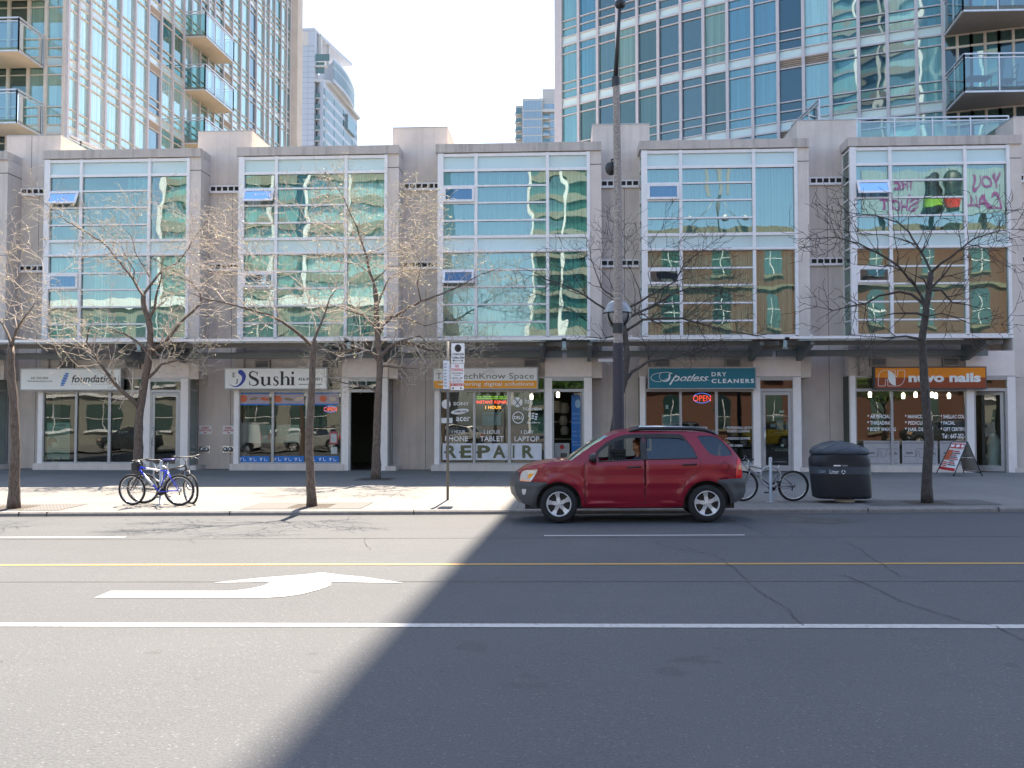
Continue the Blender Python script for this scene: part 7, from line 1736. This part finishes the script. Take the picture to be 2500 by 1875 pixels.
def block(label, x0, x1, y, h, wall, floors, bayw, ww, arched, name, cat, trim):
    root = tag(empty(name, (x0, y, 0)), label, cat); m = MB(); z0 = -.6; dpt = 14
    m.box(0, x1 - x0, -dpt, 0, z0, h, wall); m.build('wall', root)
    m = MB(); fhh = h / floors
    for k in range(floors): m.box(-.1, x1 - x0 + .1, .02, .18, (k + 1) * fhh - .18, (k + 1) * fhh + (.5 if k == floors - 1 else .04), trim)
    m.build('string_course', root); n = int((x1 - x0) / bayw); cnt = 0
    for k in range(floors):
        for i in range(n):
            cx = (i + .5) * (x1 - x0) / n; zb = k * fhh + fhh * .22; zt = k * fhh + fhh * .78
            m = MB(); m.box(cx - ww / 2, cx + ww / 2, -.02, .03, zb, zt, M['tg_dark']); m.box(cx - ww / 2 - .12, cx + ww / 2 + .12, .03, .16, zb - .2, zb, trim); m.box(cx - .03, cx + .03, .03, .06, zb, zt, M['white']); m.box(cx - ww / 2, cx + ww / 2, .03, .06, (zb + zt) / 2 - .03, (zb + zt) / 2 + .03, M['white'])
            if arched: m.prism([(cx + ww / 2 * math.cos(R(a)), zt + ww * .35 * math.sin(R(a))) for a in range(0, 181, 20)], lambda u, v, t: (u, t, v), -.02, .03, M['tg_dark'])
            m.build('window', root)
    return root
block('red brick warehouse across the street, mirrored in the right hand windows', 4.0, 52, -47, 16.5, M['brick'], 4, 3.9, 1.25, True, 'brick_warehouse', 'building', M['stone2'])
block('pale stone office across the street, mirrored in the left hand windows', -62, -9, -50, 11.5, M['stone'], 3, 4.4, 3.2, False, 'stone_office', 'building', M['letter_white'])
def glass_tower(label, x0, x1, y, h, tone):
    root = tag(empty('glass_tower', (x0, y, 0)), label, 'tower'); m = MB(); m.box(0, x1 - x0, -20, 0, 0, h, tone); m.build('wall', root); m = MB(); z = 3
    while z < h: m.box(-.1, x1 - x0 + .1, .01, .5, z, z + .9, M['stone']); z += 3
    for i in range(int((x1 - x0) / 5) + 1): m.box(i * 5 - .25, i * 5 + .25, .02, .7, 0, h, M['letter_white'])
    m.build('facade_grid', root)
glass_tower('green glass condo tower far across the street, mirrored in the second bay', -52, -34, -95, 85, M['tg_teal'])
glass_tower('pale tall condo tower far across the street, mirrored in the left bays', -29, -14, -82, 70, M['tg_pale'])
glass_tower('slim glass tower across the street, mirrored in the middle bay', -4, 5, -120, 62, M['tg_teal'])
M['leafg'] = leaf('spring_leaves', (.10, .20, .03))
rg = random.Random(8)
for k, (x, y, rr, hh) in enumerate(((-3.5, -39, 2.6, 5.4), (1.2, -42, 2.6, 4.6), (-9.5, -39, 2.4, 4.4), (-22, -39, 2.6, 4.8), (24, -39, 2.2, 4.6))):
    root = tag(empty('leafy_tree', (x, y, zroad(x) + .1)), ('fresh green tree across the street, %s' % ('mirrored in the middle bay', 'short one beside the brick warehouse', 'in front of the stone office end', 'at the left of the stone office', 'before the brick warehouse windows')[k]), 'tree')
    m = MB(); m.tube([(0, 0, 0), (.1, 0, 1.5), (0, .1, hh - 1)], [.18, .14, .08], M['bark'], 8)
    for q in range(6): a = rg.random() * 6.28; m.tube([(0, 0, 1.8 + .3 * q), (rr * .6 * math.cos(a), rr * .6 * math.sin(a), hh * .75 + .2 * q)], [.06, .02], M['bark'], 5)
    m.build('trunk', root); m = MB()
    for q in range(2600):
        d = Vector((rg.gauss(0, 1), rg.gauss(0, 1), rg.gauss(0, 1))).normalized() * (rg.random() ** .4) * rr; d.z *= .8; c = Vector((0, 0, hh)) + d + Vector((.5 * math.sin(q), .5 * math.cos(q * 1.7), 0)); e = Vector((rg.gauss(0, 1), rg.gauss(0, 1), rg.gauss(0, 1))).normalized(); f = e.orthogonal().normalized(); s_ = rg.uniform(.08, .17)
        m.face([c - e * s_, c + f * s_ * .6, c + e * s_, c - f * s_ * .6], M['leafg'])
    m.build('crown', root)
cpaints = {'silver': carpaint('silver_car_paint', (.38, .38, .36)), 'white': carpaint('white_car_paint', (.62, .62, .60)), 'yellow': carpaint('yellow_car_paint', (.70, .45, .02)), 'dark': carpaint('dark_grey_car_paint', (.04, .045, .05))}
def dup_tree(o, parent=None):
    c = o.copy(); COL.objects.link(c)
    if parent: c.parent = parent
    for ch in list(o.children): dup_tree(ch, c)
    return c
swap = {}
def repaint(o, pm):
    if o.type == 'MESH' and any(m_ and m_.name.startswith('dark_red_car') for m_ in o.data.materials):
        o.data = o.data.copy()
        for i, m_ in enumerate(o.data.materials):
            if m_.name.startswith('dark_red_car'): o.data.materials[i] = pm
    for c in o.children: repaint(c, pm)
for x, y, tone, lab in ((-16.6, -34.3, 'silver', 'silver parked SUV mirrored in the sushi shop window'), (-7.2, -34.3, 'silver', 'silver parked SUV mirrored in the repair shop window'), (7.4, -34.3, 'white', 'white parked SUV mirrored in the dry cleaner window'), (13.2, -34.3, 'yellow', 'yellow parked SUV mirrored in the dry cleaner window'), (-29.5, -34.3, 'dark', 'dark parked SUV mirrored in the clinic window'), (24.5, -34.3, 'dark', 'dark parked SUV mirrored in the salon window')):
    c = dup_tree(car); c.location = (x, y, zroad(x)); c['label'] = lab; c['group'] = 'cars parked on the opposite side'; repaint(c, cpaints[tone])
van = tag(empty('delivery_van', (-24.2, -34.3, zroad(-24))), 'white parked delivery van mirrored in the sushi shop window', 'van')
side = [(-0.1, .35), (-.15, .75), (.1, 1.0), (1.0, 1.15), (1.75, 1.85), (2.1, 2.02), (5.2, 2.02), (5.35, 1.9), (5.4, .5), (5.35, .35), (4.85, .35)] + [(4.5 + .36 * math.cos(R(a)), .35 + .36 * math.sin(R(a))) for a in range(0, 181, 20)] + [(1.1, .35)] + [(.78 + .36 * math.cos(R(a)), .35 + .36 * math.sin(R(a))) for a in range(0, 181, 20)]
m = MB(); m.prism(side, lambda u, v, t: (u, t * (1 if v < 1.1 else .93), v), -.92, .92, cpaints['white']); m.build('body', van)
for s_ in (-1, 1): m = MB(); m.face([(1.25, s_ * .87, 1.22), (2.3, s_ * .87, 1.22), (2.3, s_ * .87, 1.85), (1.8, s_ * .87, 1.82)], M['car_tint']); m.build('side_window', van)
m = MB(); m.raw([(5.41, -.7, 1.2), (5.41, .7, 1.2), (5.37, .62, 1.85), (5.37, -.62, 1.85)], [(0, 1, 2, 3)], M['car_tint']); m.build('rear_window', van); m = MB(); m.raw([(1.03, -.8, 1.2), (1.03, .8, 1.2), (1.68, .75, 1.85), (1.68, -.75, 1.85)], [(0, 1, 2, 3)], M['car_tint']); m.build('windscreen', van)
for cx in (.78, 4.5):
    for s_ in (-1, 1): m = MB(); m.lathe((cx, s_ * .82, .33), (0, s_, 0), [(0, .06), (.19, .06), (.2, .09), (.31, .09), (.33, .05), (.33, -.12)], M['rubber'], 28); m.lathe((cx, s_ * .82, .33), (0, s_, 0), [(0, .08), (.18, .07)], M['alloy'], 20); m.build('wheel', van)
for s_ in (-1, 1): m = MB(); m.box(5.38, 5.43, s_ * .78 - .06, s_ * .78 + .06, .85, 1.25, M['tail_red']); m.build('tail_light', van)

# billboard and aerial on the warehouse roof, mirrored in the upper right bays
bb_ = tag(empty('billboard', (25, -46.5, 16.9)), 'wide pale billboard on the warehouse roof, mirrored in the upper right bay', 'billboard')
m = MB(); m.box(0, 11, -.3, 0, .9, 4.4, M['paper_blue']); m.build('panel', bb_)
for x in (1.5, 5.5, 9.5): m = MB(); m.box(x - .12, x + .12, -.8, -.3, -.6, 3.6, M['black']); m.build('post', bb_)
for x0_, x1_, z0_, z1_, t_ in ((10.7, 8.4, 2.8, 3.9, 'YOU'), (10.7, 7.8, 1.3, 2.5, 'CALL'), (4.0, 2.4, 2.6, 3.6, 'THE'), (4.2, 1.2, 1.3, 2.3, 'SHOT')): m = MB(); text_mesh(m, t_, x0_, x1_, z0_, z1_, .02, M['purple'], bold=.02); m.build('lettering', bb_)
for cx, c1_ in ((5.2, 'led_g'), (6.7, 'red')):
    m = MB(); m.lathe((cx, .25, .95), (0, 0, 1), [(.62, 0), (.62, 2.3), (.5, 2.8), (.25, 3.05), (0, 3.1)], M['black'], 20); m.build('bottle_cut_out', bb_)
    m = MB(); m.lathe((cx, .25, 1.2), (0, 0, 1), [(.64, 0), (.64, .9)], M[c1_], 20); m.build('bottle_label', bb_)
am = tag(empty('aerial_mast', (13.7, -46.5, 16.9)), 'phone mast with white aerials on the warehouse roof, mirrored above the teal sign', 'mast')
m = MB(); m.tube([(0, 0, -.3), (0, 0, 4.6)], .09, M['galv']); m.tube([(-2, 0, 0), (0, 0, 2.6)], .04, M['galv']); m.tube([(2, 0, 0), (0, 0, 2.6)], .04, M['galv']); m.build('mast', am)
for x in (-.8, 0, .8): m = MB(); m.box(x - .14, x + .14, .1, .3, 2.7, 5.0, M['grey_alu']); m.build('aerial_panel', am)
for x in (-2.2, 2.2, .6): m = MB(); m.lathe((x, .1, .7), (0, 1, 0), [(0, 0), (.22, 0), (.22, .2), (0, .2)], M['grey_alu'], 14); m.build('dish', am)
